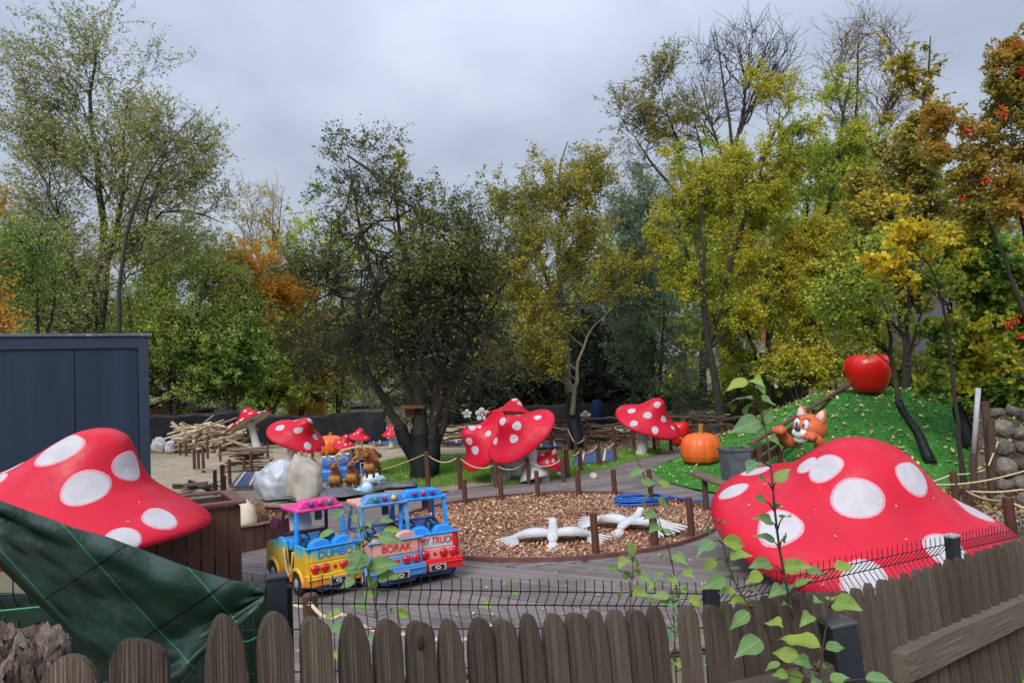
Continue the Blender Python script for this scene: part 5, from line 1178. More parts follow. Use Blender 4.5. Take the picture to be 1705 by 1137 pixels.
# ================================================================== ANIMAL HEAD SCULPTURE ON THE HILL
cd = 16.4; cpz = D(1336, 728, cd); zc_ = float(zhill(cpz.x, cd))
cat = empty('animal_sculpture', (cpz.x + .10, cd + .1, cpz.z - .10), radians(-56), 'orange cartoon animal head with paws poking out of the turf hill', 'sculpture')
cat.scale = (.87, .87, .87); cat.rotation_euler = (radians(-6), radians(8), radians(-56))
hr = .43
mb = MB(); mb.ball((0, .12, .34), (hr, hr * .98, hr * .86), 32, 20); mb.build('head', M['cat'], cat, smooth=True)
for sg_ in (-1, 1):
    T = TR(sg_ * .26, .10, .62) @ RY(sg_ * radians(18)) @ RX(radians(-6))
    mb = MB(); mb.lathe([(.17, -.12), (.165, 0), (.12, .14), (.05, .25), (.012, .28), (.0001, .285)], 20, 0, T @ SCL(1, .5, 1)); er = mb.build('ear', M['cat'], cat, smooth=True)
    mb = MB(); mb.lathe([(.115, -.06), (.11, .02), (.08, .13), (.03, .21), (.0001, .22)], 16, 0, T @ TR(0, -.045, .0) @ SCL(1, .32, 1)); mb.build('inner_ear', M['pinkgrey'], er, smooth=True)
    mb = MB(); mb.ball((sg_ * .125, -.262, .44), (.085, .05, .125), 16, 12); ey = mb.build('eye', M['eyewhite'], cat, smooth=True)
    mb = MB(); mb.ball((sg_ * .10, -.306, .42), (.042, .02, .06), 12, 8); mb.build('iris', M['eyegrey'], ey, smooth=True)
    mb = MB(); mb.ball((sg_ * .098, -.322, .415), (.02, .012, .032), 10, 6); mb.build('pupil', M['black'], ey, smooth=True)
    mb = MB(); mb.tube([(sg_ * .05, -.29, .56), (sg_ * .12, -.265, .605), (sg_ * .21, -.21, .575)], .014, 6); mb.build('eyebrow', M['cat_dark'], cat, smooth=True)
    # arm and paw with three toes
    pts = [(sg_ * .30, .10, -.16), (sg_ * .50, -.06, -.06), (sg_ * .56, -.26, .10), (sg_ * .46, -.44, .20)]
    mb = MB(); mb.tube(pts, [.15, .15, .135, .12], 14); ar = mb.build('arm', M['cat'], cat, smooth=True, sub=1)
    mb = MB(); mb.ball((sg_ * .44, -.46, .20), (.165, .14, .125), 18, 12)
    for t in (-1, 0, 1): mb.ball((sg_ * .44 + t * .10, -.55, .17), (.062, .075, .078), 12, 8)
    mb.build('paw', M['cat'], ar, smooth=True)
mb = MB(); mb.ball((0, -.20, .19), (.22, .19, .15), 24, 14); mb.ball((-.09, -.27, .20), (.125, .12, .11), 18, 12); mb.ball((.09, -.27, .20), (.125, .12, .11), 18, 12); mb.build('muzzle', M['eyewhite'], cat, smooth=True)
mb = MB(); mb.ball((0, -.235, .04), (.18, .14, .10), 20, 12); mb.build('chin', M['eyewhite'], cat, smooth=True)
mb = MB(); mb.tube([(-.20, -.32, .105), (-.1, -.395, .085), (0, -.415, .10), (.1, -.395, .085), (.20, -.32, .105)], .013, 6); mb.build('mouth', M['black'], cat, smooth=True)
mb = MB(); mb.ball((0, -.40, .315), (.085, .06, .062), 16, 10); mb.build('nose', M['nose'], cat, smooth=True)
# ================================================================== RIDE-ON TRUCKS
def text_mesh(name, body, size, m, parent, Mx, ext=.004, shear=0.0, bold=0.0, sx=1.0):
    cu = bpy.data.curves.new('lettering', 'FONT'); cu.body = body; cu.size = size; cu.extrude = ext; cu.align_x = 'CENTER'; cu.align_y = 'CENTER'; cu.shear = shear; cu.offset = bold
    o = bpy.data.objects.new('lettering_tmp', cu); COL.objects.link(o)
    dg = bpy.context.evaluated_depsgraph_get(); me = bpy.data.meshes.new_from_object(o.evaluated_get(dg)); bpy.data.objects.remove(o)
    me.transform(Mx @ SCL(sx, 1, 1)); me.materials.clear(); me.materials.append(m); me.name = name
    return link_mesh(name, me, parent)
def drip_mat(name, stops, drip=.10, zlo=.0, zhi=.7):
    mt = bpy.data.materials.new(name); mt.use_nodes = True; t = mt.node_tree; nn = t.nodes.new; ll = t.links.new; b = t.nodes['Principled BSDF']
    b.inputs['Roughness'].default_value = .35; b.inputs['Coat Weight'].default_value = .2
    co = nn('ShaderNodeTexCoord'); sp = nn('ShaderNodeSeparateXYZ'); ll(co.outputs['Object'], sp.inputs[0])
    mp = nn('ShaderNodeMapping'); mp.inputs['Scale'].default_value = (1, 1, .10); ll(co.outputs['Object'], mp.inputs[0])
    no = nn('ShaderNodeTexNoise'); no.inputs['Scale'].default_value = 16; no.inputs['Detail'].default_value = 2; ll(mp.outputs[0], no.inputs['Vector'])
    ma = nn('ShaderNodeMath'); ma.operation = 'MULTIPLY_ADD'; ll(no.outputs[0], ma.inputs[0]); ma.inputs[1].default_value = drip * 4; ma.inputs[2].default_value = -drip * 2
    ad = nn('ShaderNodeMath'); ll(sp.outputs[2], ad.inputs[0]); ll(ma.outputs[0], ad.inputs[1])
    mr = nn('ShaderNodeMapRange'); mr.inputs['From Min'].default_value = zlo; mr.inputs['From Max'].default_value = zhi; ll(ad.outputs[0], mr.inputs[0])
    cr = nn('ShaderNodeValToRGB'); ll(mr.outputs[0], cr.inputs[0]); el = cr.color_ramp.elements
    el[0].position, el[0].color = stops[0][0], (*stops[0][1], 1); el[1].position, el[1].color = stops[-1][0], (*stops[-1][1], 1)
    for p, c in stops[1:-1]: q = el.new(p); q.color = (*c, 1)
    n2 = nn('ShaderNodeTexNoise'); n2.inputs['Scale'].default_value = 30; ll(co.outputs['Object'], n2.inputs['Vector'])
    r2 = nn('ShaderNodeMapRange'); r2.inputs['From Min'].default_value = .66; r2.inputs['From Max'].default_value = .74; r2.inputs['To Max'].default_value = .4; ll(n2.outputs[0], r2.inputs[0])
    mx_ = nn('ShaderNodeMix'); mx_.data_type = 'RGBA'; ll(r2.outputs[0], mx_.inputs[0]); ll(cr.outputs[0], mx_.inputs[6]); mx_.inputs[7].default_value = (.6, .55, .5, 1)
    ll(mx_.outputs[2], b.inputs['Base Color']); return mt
OG, YE, BL, LB = (.66, .13, .012), (.70, .42, .025), (.02, .16, .62), (.05, .42, .72)
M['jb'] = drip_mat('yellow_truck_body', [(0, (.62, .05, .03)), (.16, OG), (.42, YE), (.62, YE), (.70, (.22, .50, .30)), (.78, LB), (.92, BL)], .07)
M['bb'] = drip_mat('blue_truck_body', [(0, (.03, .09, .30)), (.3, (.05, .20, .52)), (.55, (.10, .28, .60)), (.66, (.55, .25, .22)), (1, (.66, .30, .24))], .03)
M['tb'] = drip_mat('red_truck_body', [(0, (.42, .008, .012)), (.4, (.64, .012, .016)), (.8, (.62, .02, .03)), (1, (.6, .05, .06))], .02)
W = .66
def truck(label, pos, yaw, bm_, roofm, topm, word, wordm, bandm, panelm, lamps, plate='plate', bar_m=None, text_kw={}, door_chain=False, windscreen=False, roof2=None):
    t = empty('ride_on_truck', pos, yaw, label, 'ride-on truck', 'coin-operated ride-on trucks')
    MB().box((0, .02, .13), (W - .16, 1.05, .10)).build('chassis', M['navy'], t, bevel=.02)
    # body sides with wheel arches and a door gap
    def arch(c, r, n=8, up=True): return [(c + r * cos(a), .13 + r * sin(a)) for a in np.linspace(0, pi, n)]
    prof = [(-.56, .15)] + [(-.56, .42), (-.54, .57), (-.26, .57), (-.24, .30), (-.20, .23), (-.05, .23), (0, .30), (.03, .56), (.16, .60), (.24, .56), (.50, .50), (.57, .44), (.59, .15)]
    prof += arch(.36, .155)[:] + [(.20, .15), (-.16, .15)] + arch(-.32, .155)
    for sg in (-1, 1):
        MB().prism(prof, .05, TR(sg * (W / 2 - .025) + .025, 0, 0) @ Matrix(((0, 0, -1, 0), (1, 0, 0, 0), (0, 1, 0, 0), (0, 0, 0, 1)))).build('body_side', bm_, t, bevel=.012)
        # flared arches
        for y in (.36, -.32):
            MB().torus(.165, .028, 14, 8, TR(sg * (W / 2 - .005), y, .13) @ RY(pi / 2) @ RZ(pi), 0, -pi / 2, pi / 2).build('wheel_arch', bm_, t, smooth=True)
            wb = MB().lathe([(.03, -.05), (.115, -.05), (.13, -.03), (.13, .03), (.115, .05), (.03, .05)], 24, 0, TR(sg * (W / 2 - .04), y, .13) @ RY(pi / 2)).build('wheel', M['rubber'], t, smooth=True)
            MB().lathe([(.0001, -.056), (.045, -.058), (.07, -.048), (.07, .048), (.045, .058), (.0001, .056)], 18, 0, TR(sg * (W / 2 - .04), y, .13) @ RY(pi / 2)).build('rim', M['rim'], wb, smooth=True)
    mb = MB(); mb.prism([(.16, .20), (.16, .585), (.24, .55), (.50, .49), (.57, .43), (.585, .20)], W - .11, TR(W / 2 - .055, 0, 0) @ Matrix(((0, 0, -1, 0), (1, 0, 0, 0), (0, 1, 0, 0), (0, 0, 0, 1)))); mb.build('bonnet', bm_, t, bevel=.015)
    MB().box((0, .05, .515), (W - .11, .20, .13)).build('dashboard', topm, t, bevel=.025)
    MB().box((0, -.12, .22), (W - .11, .26, .04)).build('cab_floor', M['navy'], t)
    # tail: lettering band, lamp band, bumper
    MB().box((0, -.555, .485), (W - .105, .05, .165)).build('tailgate', bandm, t, bevel=.012)
    MB().box((0, -.572, .575), (W + .02, .055, .02)).build('tailgate_lip', topm, t, bevel=.008)
    MB().box((0, -.56, .335), (W - .105, .06, .13)).build('lamp_panel', panelm, t, bevel=.012)
    mb = MB(); mb.box((0, -.585, .215), (W + .03, .09, .13)); mb.box((0, -.634, .235), (W + .03, .018, .022)); mb.build('bumper', bm_, t, bevel=.015)
    MB().prism([(-.26, 0), (-.20, -.07), (.20, -.07), (.26, 0)], .16, TR(0, -.46, .15) @ RX(radians(90))).build('skid', M['navy'], t, bevel=.012)
    for x in (-.235, -.115, .115, .235):
        mb = MB(); mb.lathe([(.052, 0), (.052, .012), (.044, .024), (.02, .032), (.0001, .034)], 18, 0, TR(x, -.588, .338) @ RX(radians(90)) @ SCL(1, 1.05, 1)); mb.build('tail_lamp', M['lampred'], t, smooth=True)
    MB().lathe([(.026, 0), (.024, .012), (.0001, .016)], 6, 0, TR(.005, -.588, .335) @ RX(radians(90))).build('reflector', M['lampred'], t)
    pl_ = MB().box((.02, -.637, .185), (.22, .012, .085)).build('licence_plate', M['chrome'], t, bevel=.004)
    mb = MB(); mb.box((.02, -.648, .185), (.155, .01, .05)); mb.build('plate_recess', M['black'], pl_)
    mb = MB(); mb.torus(.028, .009, 14, 6, TR(.02, -.655, .185) @ RX(radians(90)) @ SCL(1, .55, 1)); mb.build('plate_mark', M['white'], pl_)
    text_mesh('lettering', word, .118, wordm, t, TR(text_kw.get('x', 0), -.583, .487) @ RX(radians(90)),   .004, text_kw.get('shear', 0), .0, text_kw.get('sx', 1.0))
    # seat backs along the tail
    for sg in (-1, 1):
        n = 9; pts = [(-.135 + .27 * i / (n - 1), .085 * (1 - abs(-1 + 2 * i / (n - 1)) ** 3.2)) for i in range(n)]
        MB().prism(pts, .10, TR(sg * .143, -.46, .575) @ RX(radians(90))).build('seat_back', topm if roof2 is None else bandm, t, bevel=.014)
    MB().box((0, -.32, .40), (W - .12, .24, .10)).build('seat', topm, t, bevel=.03)
    # steering wheels
    for x in (-.145, .165):
        T = TR(x, -.085, .575) @ RX(radians(62))
        mb = MB(); mb.torus(.085, .012, 22, 7, T)
        for a in (0, 2.1, 4.2): mb.bar(T @ Vector((0, 0, 0)), T @ Vector((.08 * cos(a), .08 * sin(a), 0)), .018, .012)
        mb.tube([T @ Vector((0, 0, 0)), T @ Vector((0, 0, -.12))], .014, 8); mb.build('steering_wheel', M['black'], t, smooth=False)
    # pillars, roof and lamp bar
    for sg in (-1, 1):
        MB().bar((sg * (W / 2 - .03), -.26, .56), (sg * (W / 2 - .05), -.24, .94), .05, .045, up=(0, 1, 0)).build('rear_pillar', topm, t, bevel=.012)
        MB().bar((sg * (W / 2 - .03), .20, .57), (sg * (W / 2 - .06), .13, .94), .04, .035, up=(0, 1, 0)).build('front_pillar', M['plum'] if windscreen else topm, t, bevel=.01)
    MB().box((0, -.055, .95), (W - .05, .46, .05)).build('roof', roofm, t, bevel=.022)
    mb = MB(); mb.prism([(-.27, 0), (-.21, .075), (-.17, .09), (.17, .09), (.21, .075), (.27, 0)], .17, TR(0, -.10, .972) @ RX(radians(90))); mb.build('lamp_bar', bar_m or roofm, t, bevel=.014)
    for x, lm in zip((-.115, .0, .115), lamps):
        mb = MB(); mb.ball((x, -.278, 1.018), .034, 16, 10); mb.build('roof_lamp', M[lm], t, smooth=True)
    MB().bar((-W / 2 + .05, .205, .60), (W / 2 - .05, .205, .60), .04, .04).build('windscreen_sill', M['plum'] if windscreen else topm, t, bevel=.008)
    MB().box((.17, .14, .80), (.09, .012, .13)).build('sun_visor', M['slate'], t)
    if windscreen: MB().prism([(-.17, -.1), (.10, -.1), (.115, .0), (.10, .10), (.06, .14), (-.17, .13)], .02, TR(-.02, .185, .74) @ RX(radians(80))).build('white_panel', M['white'], t, bevel=.006)
    if door_chain:
        n = 14; mb = MB(); mb.tube([(-W / 2 - .005, -.24 + .26 * i / n, .49 - .30 * (1 - (2 * i / n - 1) ** 2)) for i in range(n + 1)], .012, 6); mb.build('door_rope', M['rope'], t, smooth=True)
        MB().bar((-W / 2 - .02, .18, .84), (-W / 2 - .06, .2, .70), .03, .10).build('wing_mirror', M['plum'], t, bevel=.01)
    return t
pT = [G(549, 986), G(655, 977), G(718, 963)]
yaw = [radians(37), radians(29), radians(24)]
def tpos(p, a): return (p.x - sin(a) * .53, p.y + cos(a) * .53, 0)
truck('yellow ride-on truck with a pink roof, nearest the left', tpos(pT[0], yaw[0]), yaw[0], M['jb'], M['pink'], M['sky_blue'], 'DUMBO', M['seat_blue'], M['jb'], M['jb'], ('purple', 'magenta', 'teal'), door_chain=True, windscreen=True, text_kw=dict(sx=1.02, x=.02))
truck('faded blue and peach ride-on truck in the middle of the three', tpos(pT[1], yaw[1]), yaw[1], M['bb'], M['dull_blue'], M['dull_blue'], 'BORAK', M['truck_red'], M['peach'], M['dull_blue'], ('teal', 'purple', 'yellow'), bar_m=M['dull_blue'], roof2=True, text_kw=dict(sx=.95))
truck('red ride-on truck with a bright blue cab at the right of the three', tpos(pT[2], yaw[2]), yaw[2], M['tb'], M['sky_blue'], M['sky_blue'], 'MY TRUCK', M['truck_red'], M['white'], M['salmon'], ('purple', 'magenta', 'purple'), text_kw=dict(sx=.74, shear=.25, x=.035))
# the middle truck's roof front and the red tail corners
for o in bpy.data.objects:
    if o.name.startswith('ride_on_truck'): o.scale = (1.0, 1.18, 1.0)
tr2 = [o for o in bpy.data.objects if o.name.startswith('ride_on_truck')]
MB().box((-.165, -.02, .954), (.32, .40, .062)).build('roof_patch', M['peach'], tr2[1], bevel=.02)
MB().box((-.235, -.577, .487), (.12, .02, .15)).build('red_corner', M['truck_red'], tr2[2], bevel=.006)
MB().box((.268, -.577, .487), (.055, .02, .15)).build('red_corner', M['truck_red'], tr2[2], bevel=.006)

# ================================================================== REINDEER RIDE
dd = 16.7
def skin_body(name, edges_pts, edges, radii, m, parent, sub=1):
    me = bpy.data.meshes.new(name); me.from_pydata([tuple(p) for p in edges_pts], edges, []); me.materials.append(m)
    o = link_mesh(name, me, parent); md = o.modifiers.new('skin', 'SKIN'); md.use_smooth_shade = True
    for v_, r in zip(me.skin_vertices[0].data, radii): v_.radius = (r, r) if not isinstance(r, tuple) else r
    me.skin_vertices[0].data[0].use_root = True
    s_ = o.modifiers.new('sub', 'SUBSURF'); s_.levels = sub; s_.render_levels = sub
    return o
def deer(label, px, py, d, yaw, s=1.0):
    p = D(px, py, d); p.z = max(p.z, 0.12)
    r = empty('reindeer', p, yaw, label, 'reindeer', 'reindeer of the sleigh ride')
    r.scale = (s, s, s)
    P = [(0, .18, .34), (0, -.10, .36), (0, .40, .35), (0, -.20, .50), (0, -.24, .66), (0, -.36, .63), (0, -.45, .60),
         (-.09, -.10, .22), (-.10, -.11, .0), (.09, -.10, .22), (.10, -.11, .0), (-.09, .36, .22), (-.10, .40, .0), (.09, .36, .22), (.10, .40, .0), (0, .48, .40)]
    E = [(0, 1), (0, 2), (1, 3), (3, 4), (4, 5), (5, 6), (1, 7), (7, 8), (1, 9), (9, 10), (2, 11), (11, 12), (2, 13), (13, 14), (2, 15)]
    R = [.14, .145, .13, .10, .095, .075, .06, .065, .04, .065, .04, .06, .04, .06, .04, .035]
    skin_body('body', P, E, R, M['deer'], r)
    mb = MB(); mb.ball((0, -.17, .30), (.15, .10, .14), 18, 12)
    for x in (-.10, -.05, 0, .05, .10): mb.tube([(x, -.24 + abs(x) * .3, .40), (x, -.275 + abs(x) * .3, .30), (x * 1.05, -.23 + abs(x) * .3, .17)], [.02, .03, .012], 7)
    mb.build('chest_fur', M['deer_fur'], r, smooth=True)
    for sg in (-1, 1):
        mb = MB(); mb.tube([(sg * .05, -.22, .73), (sg * .13, -.20, .80), (sg * .19, -.19, .90), (sg * .15, -.20, 1.0)], [.022, .022, .018, .010], 7)
        mb.tube([(sg * .17, -.195, .86), (sg * .10, -.25, .93)], [.016, .008], 6); mb.tube([(sg * .13, -.20, .80), (sg * .20, -.25, .83)], [.016, .008], 6)
        mb.build('antler', M['antler'], r, smooth=True)
        mb = MB(); mb.ball((sg * .13, -.21, .68), (.075, .02, .035), 10, 6, 0, None); mb.build('ear', M['deer'], r, smooth=True)
        mb = MB(); mb.ball((sg * .055, -.335, .675), .018, 8, 6); mb.build('eye', M['black'], r, smooth=True)
    mb = MB(); mb.ball((0, -.505, .60), .032, 10, 8); mb.build('nose', M['black'], r, smooth=True)
    return r
deer('reindeer beside the beige boulder, the nearest of the ride to the left', 559, 818, 16.5, radians(8), .88)
deer('reindeer facing forward in the middle of the sleigh ride', 587, 815, 16.7, radians(4), .88)
deer('reindeer at the right end of the sleigh ride above the wire bracket', 619, 795, 17.6, radians(-10), .88)
deer('reindeer at the back of the ride above the plastic-wrapped boulder', 497, 800, 18.2, radians(5), .74)
deer('rear reindeer between the plastic-wrapped boulder and the beige one', 522, 800, 18.4, radians(-4), .74)
# painted cloud bases
def cloud(label, px, py, d, n, w, seed):
    r = random.Random(seed); p = G(px, py); root = empty('cloud_base', p, 0, label, 'cloud base', 'painted clouds under the reindeer')
    mb = MB()
    for i in range(n): mb.ball((-w / 2 + w * i / (n - 1) + r.uniform(-.05, .05), r.uniform(-.1, .12), r.uniform(.04, .12)), (r.uniform(.13, .2), r.uniform(.13, .2), r.uniform(.10, .17)), 16, 10)
    mb.build('puffs', M['cloud'], root, smooth=True); return root
cloud('white and blue painted cloud under the two front reindeer', 573, 822, 16.4, 7, .95, 1)
cloud('white and blue painted cloud under the right-hand reindeer', 622, 803, 17.4, 4, .42, 2)
# sleigh cars
for i, (px, py, lb) in enumerate([(545, 806, 'blue sleigh seat just right of the beige boulder'), (572, 800, 'blue sleigh seat between the two front reindeer'), (603, 792, 'blue sleigh seat at the back beside the right-hand reindeer')]):
    p = G(px, py); s_ = empty('sleigh_seat', p, radians(rnd.uniform(-8, 8)), lb, 'sleigh', 'sleigh seats of the reindeer ride')
    MB().box((0, 0, .22), (.36, .34, .30)).build('tub', M['seat_blue'], s_, bevel=.06)
    MB().lathe([(.0001, -.04), (.15, -.04), (.17, 0), (.15, .04), (.0001, .04)], 20, 0, TR(0, .16, .50) @ RX(radians(90)) @ SCL(1, 1.1, 1)).build('backrest', M['seat_blue'], s_, smooth=True)
    MB().box((0, .17, .66), (.30, .05, .05)).build('top_rail', M['cloud'], s_, bevel=.02)
# ride frame, roof plate and bracket
p = G(590, 800); fr_ = empty('ride_canopy', p, 0, 'dark low frame and curved hood behind the reindeer antlers', 'canopy')
MB().tube([(-.65, .7, .55), (-.45, .7, .72), (.0, .72, .80), (.40, .72, .76), (.55, .72, .60)], .03, 8).build('hood_rail', M['rope'], fr_)
mb = MB(); mb.prism([(-.62, .42), (-.45, .66), (0, .76), (.42, .70), (.56, .46)], .5, TR(0, 1.0, .02) @ RX(radians(90))); mb.build('hood', M['deer'], fr_)
MB().bar((.18, -.25, 0), (.0, -.1, .82), .06, .03).build('lever', M['navy'], fr_)
mb = MB(); mb.tube([(.62, -.6, .52), (.30, -.62, .50), (.33, -.62, .03), (.9, -.75, .10)], .014, 6); mb.build('bracket', M['rope'], fr_)
# crumpled dark film in front of the ride
def crumple(name, label, px, py, sx, sy, h, m, seed, cat, rz=0):
    r = np.random.default_rng(seed); n = 26; u, v = np.meshgrid(np.linspace(-1, 1, n), np.linspace(-1, 1, n), indexing='ij')
    z = np.zeros_like(u)
    for _ in range(9):
        a, f, ph = r.uniform(0, pi), r.uniform(1.5, 6), r.uniform(0, 6); z += np.abs(np.sin((u * cos(a) + v * sin(a)) * f + ph)) / f
    z = (z / z.max()) * h * np.clip(1.25 - np.maximum(u ** 2, v ** 2), .12, 1)
    edge = 1 + .16 * np.sin(5 * u + ph) * np.cos(4 * v)
    V = np.stack([u * sx * edge, v * sy * edge, z + .012], -1).reshape(-1, 3); i = np.arange(n * n).reshape(n, n)
    o = link_mesh(name, np_mesh(name, V, np.stack([i[:-1, :-1], i[1:, :-1], i[1:, 1:], i[:-1, 1:]], -1).reshape(-1, 4), M[m], smooth=True)); o.location = G(px, py); o.rotation_euler = (0, 0, rz)
    md = o.modifiers.new('t', 'SOLIDIFY'); md.thickness = .008; return tag(o, label, cat)
crumple('film_sheet', 'crumpled slate-grey film spread in front of the reindeer ride', 540, 828, .85, .32, .22, 'slate', 4, 'film')
crumple('film_sheet', 'dark grey rolled film on the soil right of the reindeer ride', 658, 812, .50, .22, .16, 'slate', 5, 'film')
crumple('cloth_cover', 'grey cloth bundle heaped behind the little mushrooms near the film fence', 628, 725, .8, .5, .55, 'tent', 6, 'cover')

# ---- boulders
def boulder(name, label, px, py, sx, sy, sz, m, seed, cat, flat_=.2, crease=.06, rz=0):
    r = np.random.default_rng(seed); bm = bmesh.new(); bmesh.ops.create_icosphere(bm, subdivisions=5 if m == 'plastic_wrap' else 4, radius=1)
    ds = nrm(r.normal(size=(26 if m == 'plastic_wrap' else 14, 3))); ph = r.uniform(0, 6, 26)
    if m in ('plastic_wrap', 'bag'):      # crinkled sheet: many flat facets with sharp folds
        cs_ = nrm(r.normal(size=(46, 3))); hs = r.uniform(.80, 1.0, 46); j3 = r.normal(0, 1, (6, 3)) * 4; pj = r.uniform(0, 6, 6)
        for v_ in bm.verts:
            p = np.array(v_.co); q = p * 1.0
            for d, c in zip(cs_, hs):
                k = q @ d
                if k > c: q = q - d * (k - c) * 1.0
            q = q * (1 + .05 * sum(abs(sin(float(j @ p) + h)) - .6 for j, h in zip(j3, pj)) / 2)
            q[2] = max(q[2], -.5); v_.co = (q[0] * sx, q[1] * sy, (q[2] + .5) / 1.5 * sz)
    else:
        for v_ in bm.verts:
            p = np.array(v_.co); f = 1.0
            for k, (d, h) in enumerate(zip(ds, ph)):
                c = p @ d
                if k < 8 and c > .72: f -= (c - .72) * .75
                if k >= 8: f += crease * (abs(sin(c * (3 + k * .6) + h + p[k % 3] * 2)) - .5) * (1 if k < 14 else .5)
            p = p * f; p[2] = max(p[2], -.5)
            v_.co = (p[0] * sx, p[1] * sy, (p[2] + .5) / 1.5 * sz)
    me = bpy.data.meshes.new(name); bm.to_mesh(me); bm.free(); me.materials.append(M[m]); me.polygons.foreach_set('use_smooth', [True] * len(me.polygons))
    o = link_mesh(name, me); o.location = G(px, py); o.rotation_euler = (0, 0, rz); return tag(o, label, cat)
boulder('wrapped_boulder', 'pale boulder wrapped in crinkled clear plastic', 466, 828, .56, .5, .88, 'plastic_wrap', 3, 'boulder', crease=.055)
boulder('artificial_boulder', 'beige artificial boulder with plastic over its shoulder, next to the reindeer', 506, 830, .45, .45, .98, 'boulder', 8, 'boulder', crease=.04)
#crumple('plastic_sheet', 'clear plastic sheet thrown over the top of the two boulders', 490, 815, .3, .25, .25, 'plastic_wrap', 9, 'plastic sheet').location.z = .80
for (px, py, s, lb, mm) in [(989, 796, .085, 'round tan stone lying on the plank path', 'boulder'), (931, 794, .07, 'small pale stone in the grass by the leaning small mushroom', 'white'), (903, 797, .06, 'flat white stone at the foot of the playhouse stem', 'white'), (413, 905, .2, 'x', 'cream')][:3]:
    boulder('stone', lb, px, py, s * 1.1, s, s * 1.7, mm, int(px), 'stone', crease=.02)

# ================================================================== WHITE DOVES
def dove(label, px, py, rz, s, spread, dip, feathers=7, fan=(8, 62), pitch=18, lift=.08, fl=1.0):
    root = empty('dove_sculpture', G(px, py), rz, label, 'dove sculpture', 'white dove sculptures lying in the mulch circle')
    root.scale = (s, s, s * .8); root.rotation_euler = (radians(pitch), 0, rz); root.location.z = lift
    P = [(0, .30, .10), (0, .12, .12), (0, -.08, .13), (0, -.26, .10), (0, .38, .15), (0, .45, .20), (0, .53, .19)]
    skin_body('body', P, [(1, 0), (1, 2), (2, 3), (0, 4), (4, 5), (5, 6)], [(.085, .07), (.115, .085), (.10, .075), (.07, .05), .06, .085, .045], M['white'], root, 2)
    mb = MB()
    for k in range(5):
        a = (k - 2) * .17; mb.prism([(-.05, 0), (-.065, -.26), (0, -.30), (.065, -.26), (.05, 0)], .016, TR(0, -.22, .09 - .012 * abs(k - 2)) @ RZ(a) @ RX(radians(12)))
    mb.build('tail', M['white'], root, bevel=.004)
    for sg in (-1, 1):
        n = 12; V = []; mb = MB()
        for i in range(n + 1):
            f = i / n; x = .06 + spread * .62 * f; c = .06 + .08 * f; w0, w1 = .24 - .05 * f + .07 * sin(pi * f), -.16 - .13 * sin(pi * f) + .10 * f
            zc = .15 + .05 * sin(pi * min(f * 1.05, 1)) - dip * f * f
            V += [(sg * x, c + w0 - .1, zc - .012), (sg * x, c + (w0 + w1) / 2, zc + .028), (sg * x, c + w1, zc - .02), (sg * x, c + (w0 + w1) / 2, zc - .03)]
        mb.add(V, [(i * 4 + j, i * 4 + (j + 1) % 4, (i + 1) * 4 + (j + 1) % 4, (i + 1) * 4 + j) for i in range(n) for j in range(4)] + [(0, 1, 2, 3), (n * 4, n * 4 + 3, n * 4 + 2, n * 4 + 1)])
        wg = mb.build('wing', M['white'], root, smooth=True)
        for k in range(feathers):
            g_ = k / (feathers - 1); a = sg * radians(-fan[0] - fan[1] * g_) ; l = spread * (.55 - .22 * g_) * fl
            T = TR(sg * (.04 + spread * .52), .16 - .30 * g_, .16 - dip * .8 - .006 * k) @ RZ(a if sg > 0 else pi + a) @ RY(radians(6 + dip * 60))
            MB().prism([(0, -.022), (l * .5, -.036), (l * .92, -.022), (l, .0), (l * .92, .022), (l * .5, .036), (0, .026)], .014, T).build('feather', M['white'], wg, bevel=.003)
        mb = MB(); mb.tube([(sg * .09, -.24, .07), (sg * .10, -.36, .03)], .016, 7)
        for t in (-.6, 0, .6): mb.tube([(sg * .10, -.36, .03), (sg * .10 + .09 * sin(t), -.36 - .09 * cos(t), .012)], [.015, .009], 6)
        mb.build('foot', M['coral'], root, smooth=True)
    mb = MB(); mb.tube([(0, .58, .225), (0, .66, .21)], [.026, .004], 8); mb.build('beak', M['coral'], root)
    return root
dove('white dove sculpture with drooping wings lying nearest in the mulch', 921, 902, radians(-4), .95, .92, .13, feathers=5, fan=(2, 14), pitch=9, lift=.02, fl=.85)
dove('white dove sculpture with fanned wing feathers lying behind the first dove', 1046, 882, radians(-38), .98, .90, .04, fan=(0, 44), pitch=8, lift=.02)

# ---- blue hose
mb = MB(); r_ = random.Random(4); pts = []
for i in range(120):
    a = i / 20 * 2 * pi; R_ = .40 + .06 * sin(a * .37) + r_.uniform(-.01, .01); pts.append((R_ * cos(a) * 1.1, R_ * sin(a) * .85, .03 + .018 * (i / 20) + .01 * sin(3 * a)))
e_ = pts[-1]; pts += [(e_[0] + .15, e_[1] + .02, .10), (e_[0] + .45, e_[1] - .02, .03), (e_[0] + .75, e_[1] + .06, .02), (e_[0] + .95, e_[1] + .0, .02)]
ho_ = mb.tube(pts, .017, 7).build('garden_hose', M['bluehose'], None, smooth=True); ho_.location = G(1068, 838); tag(ho_, 'blue hose coiled on the wood chips', 'hose')

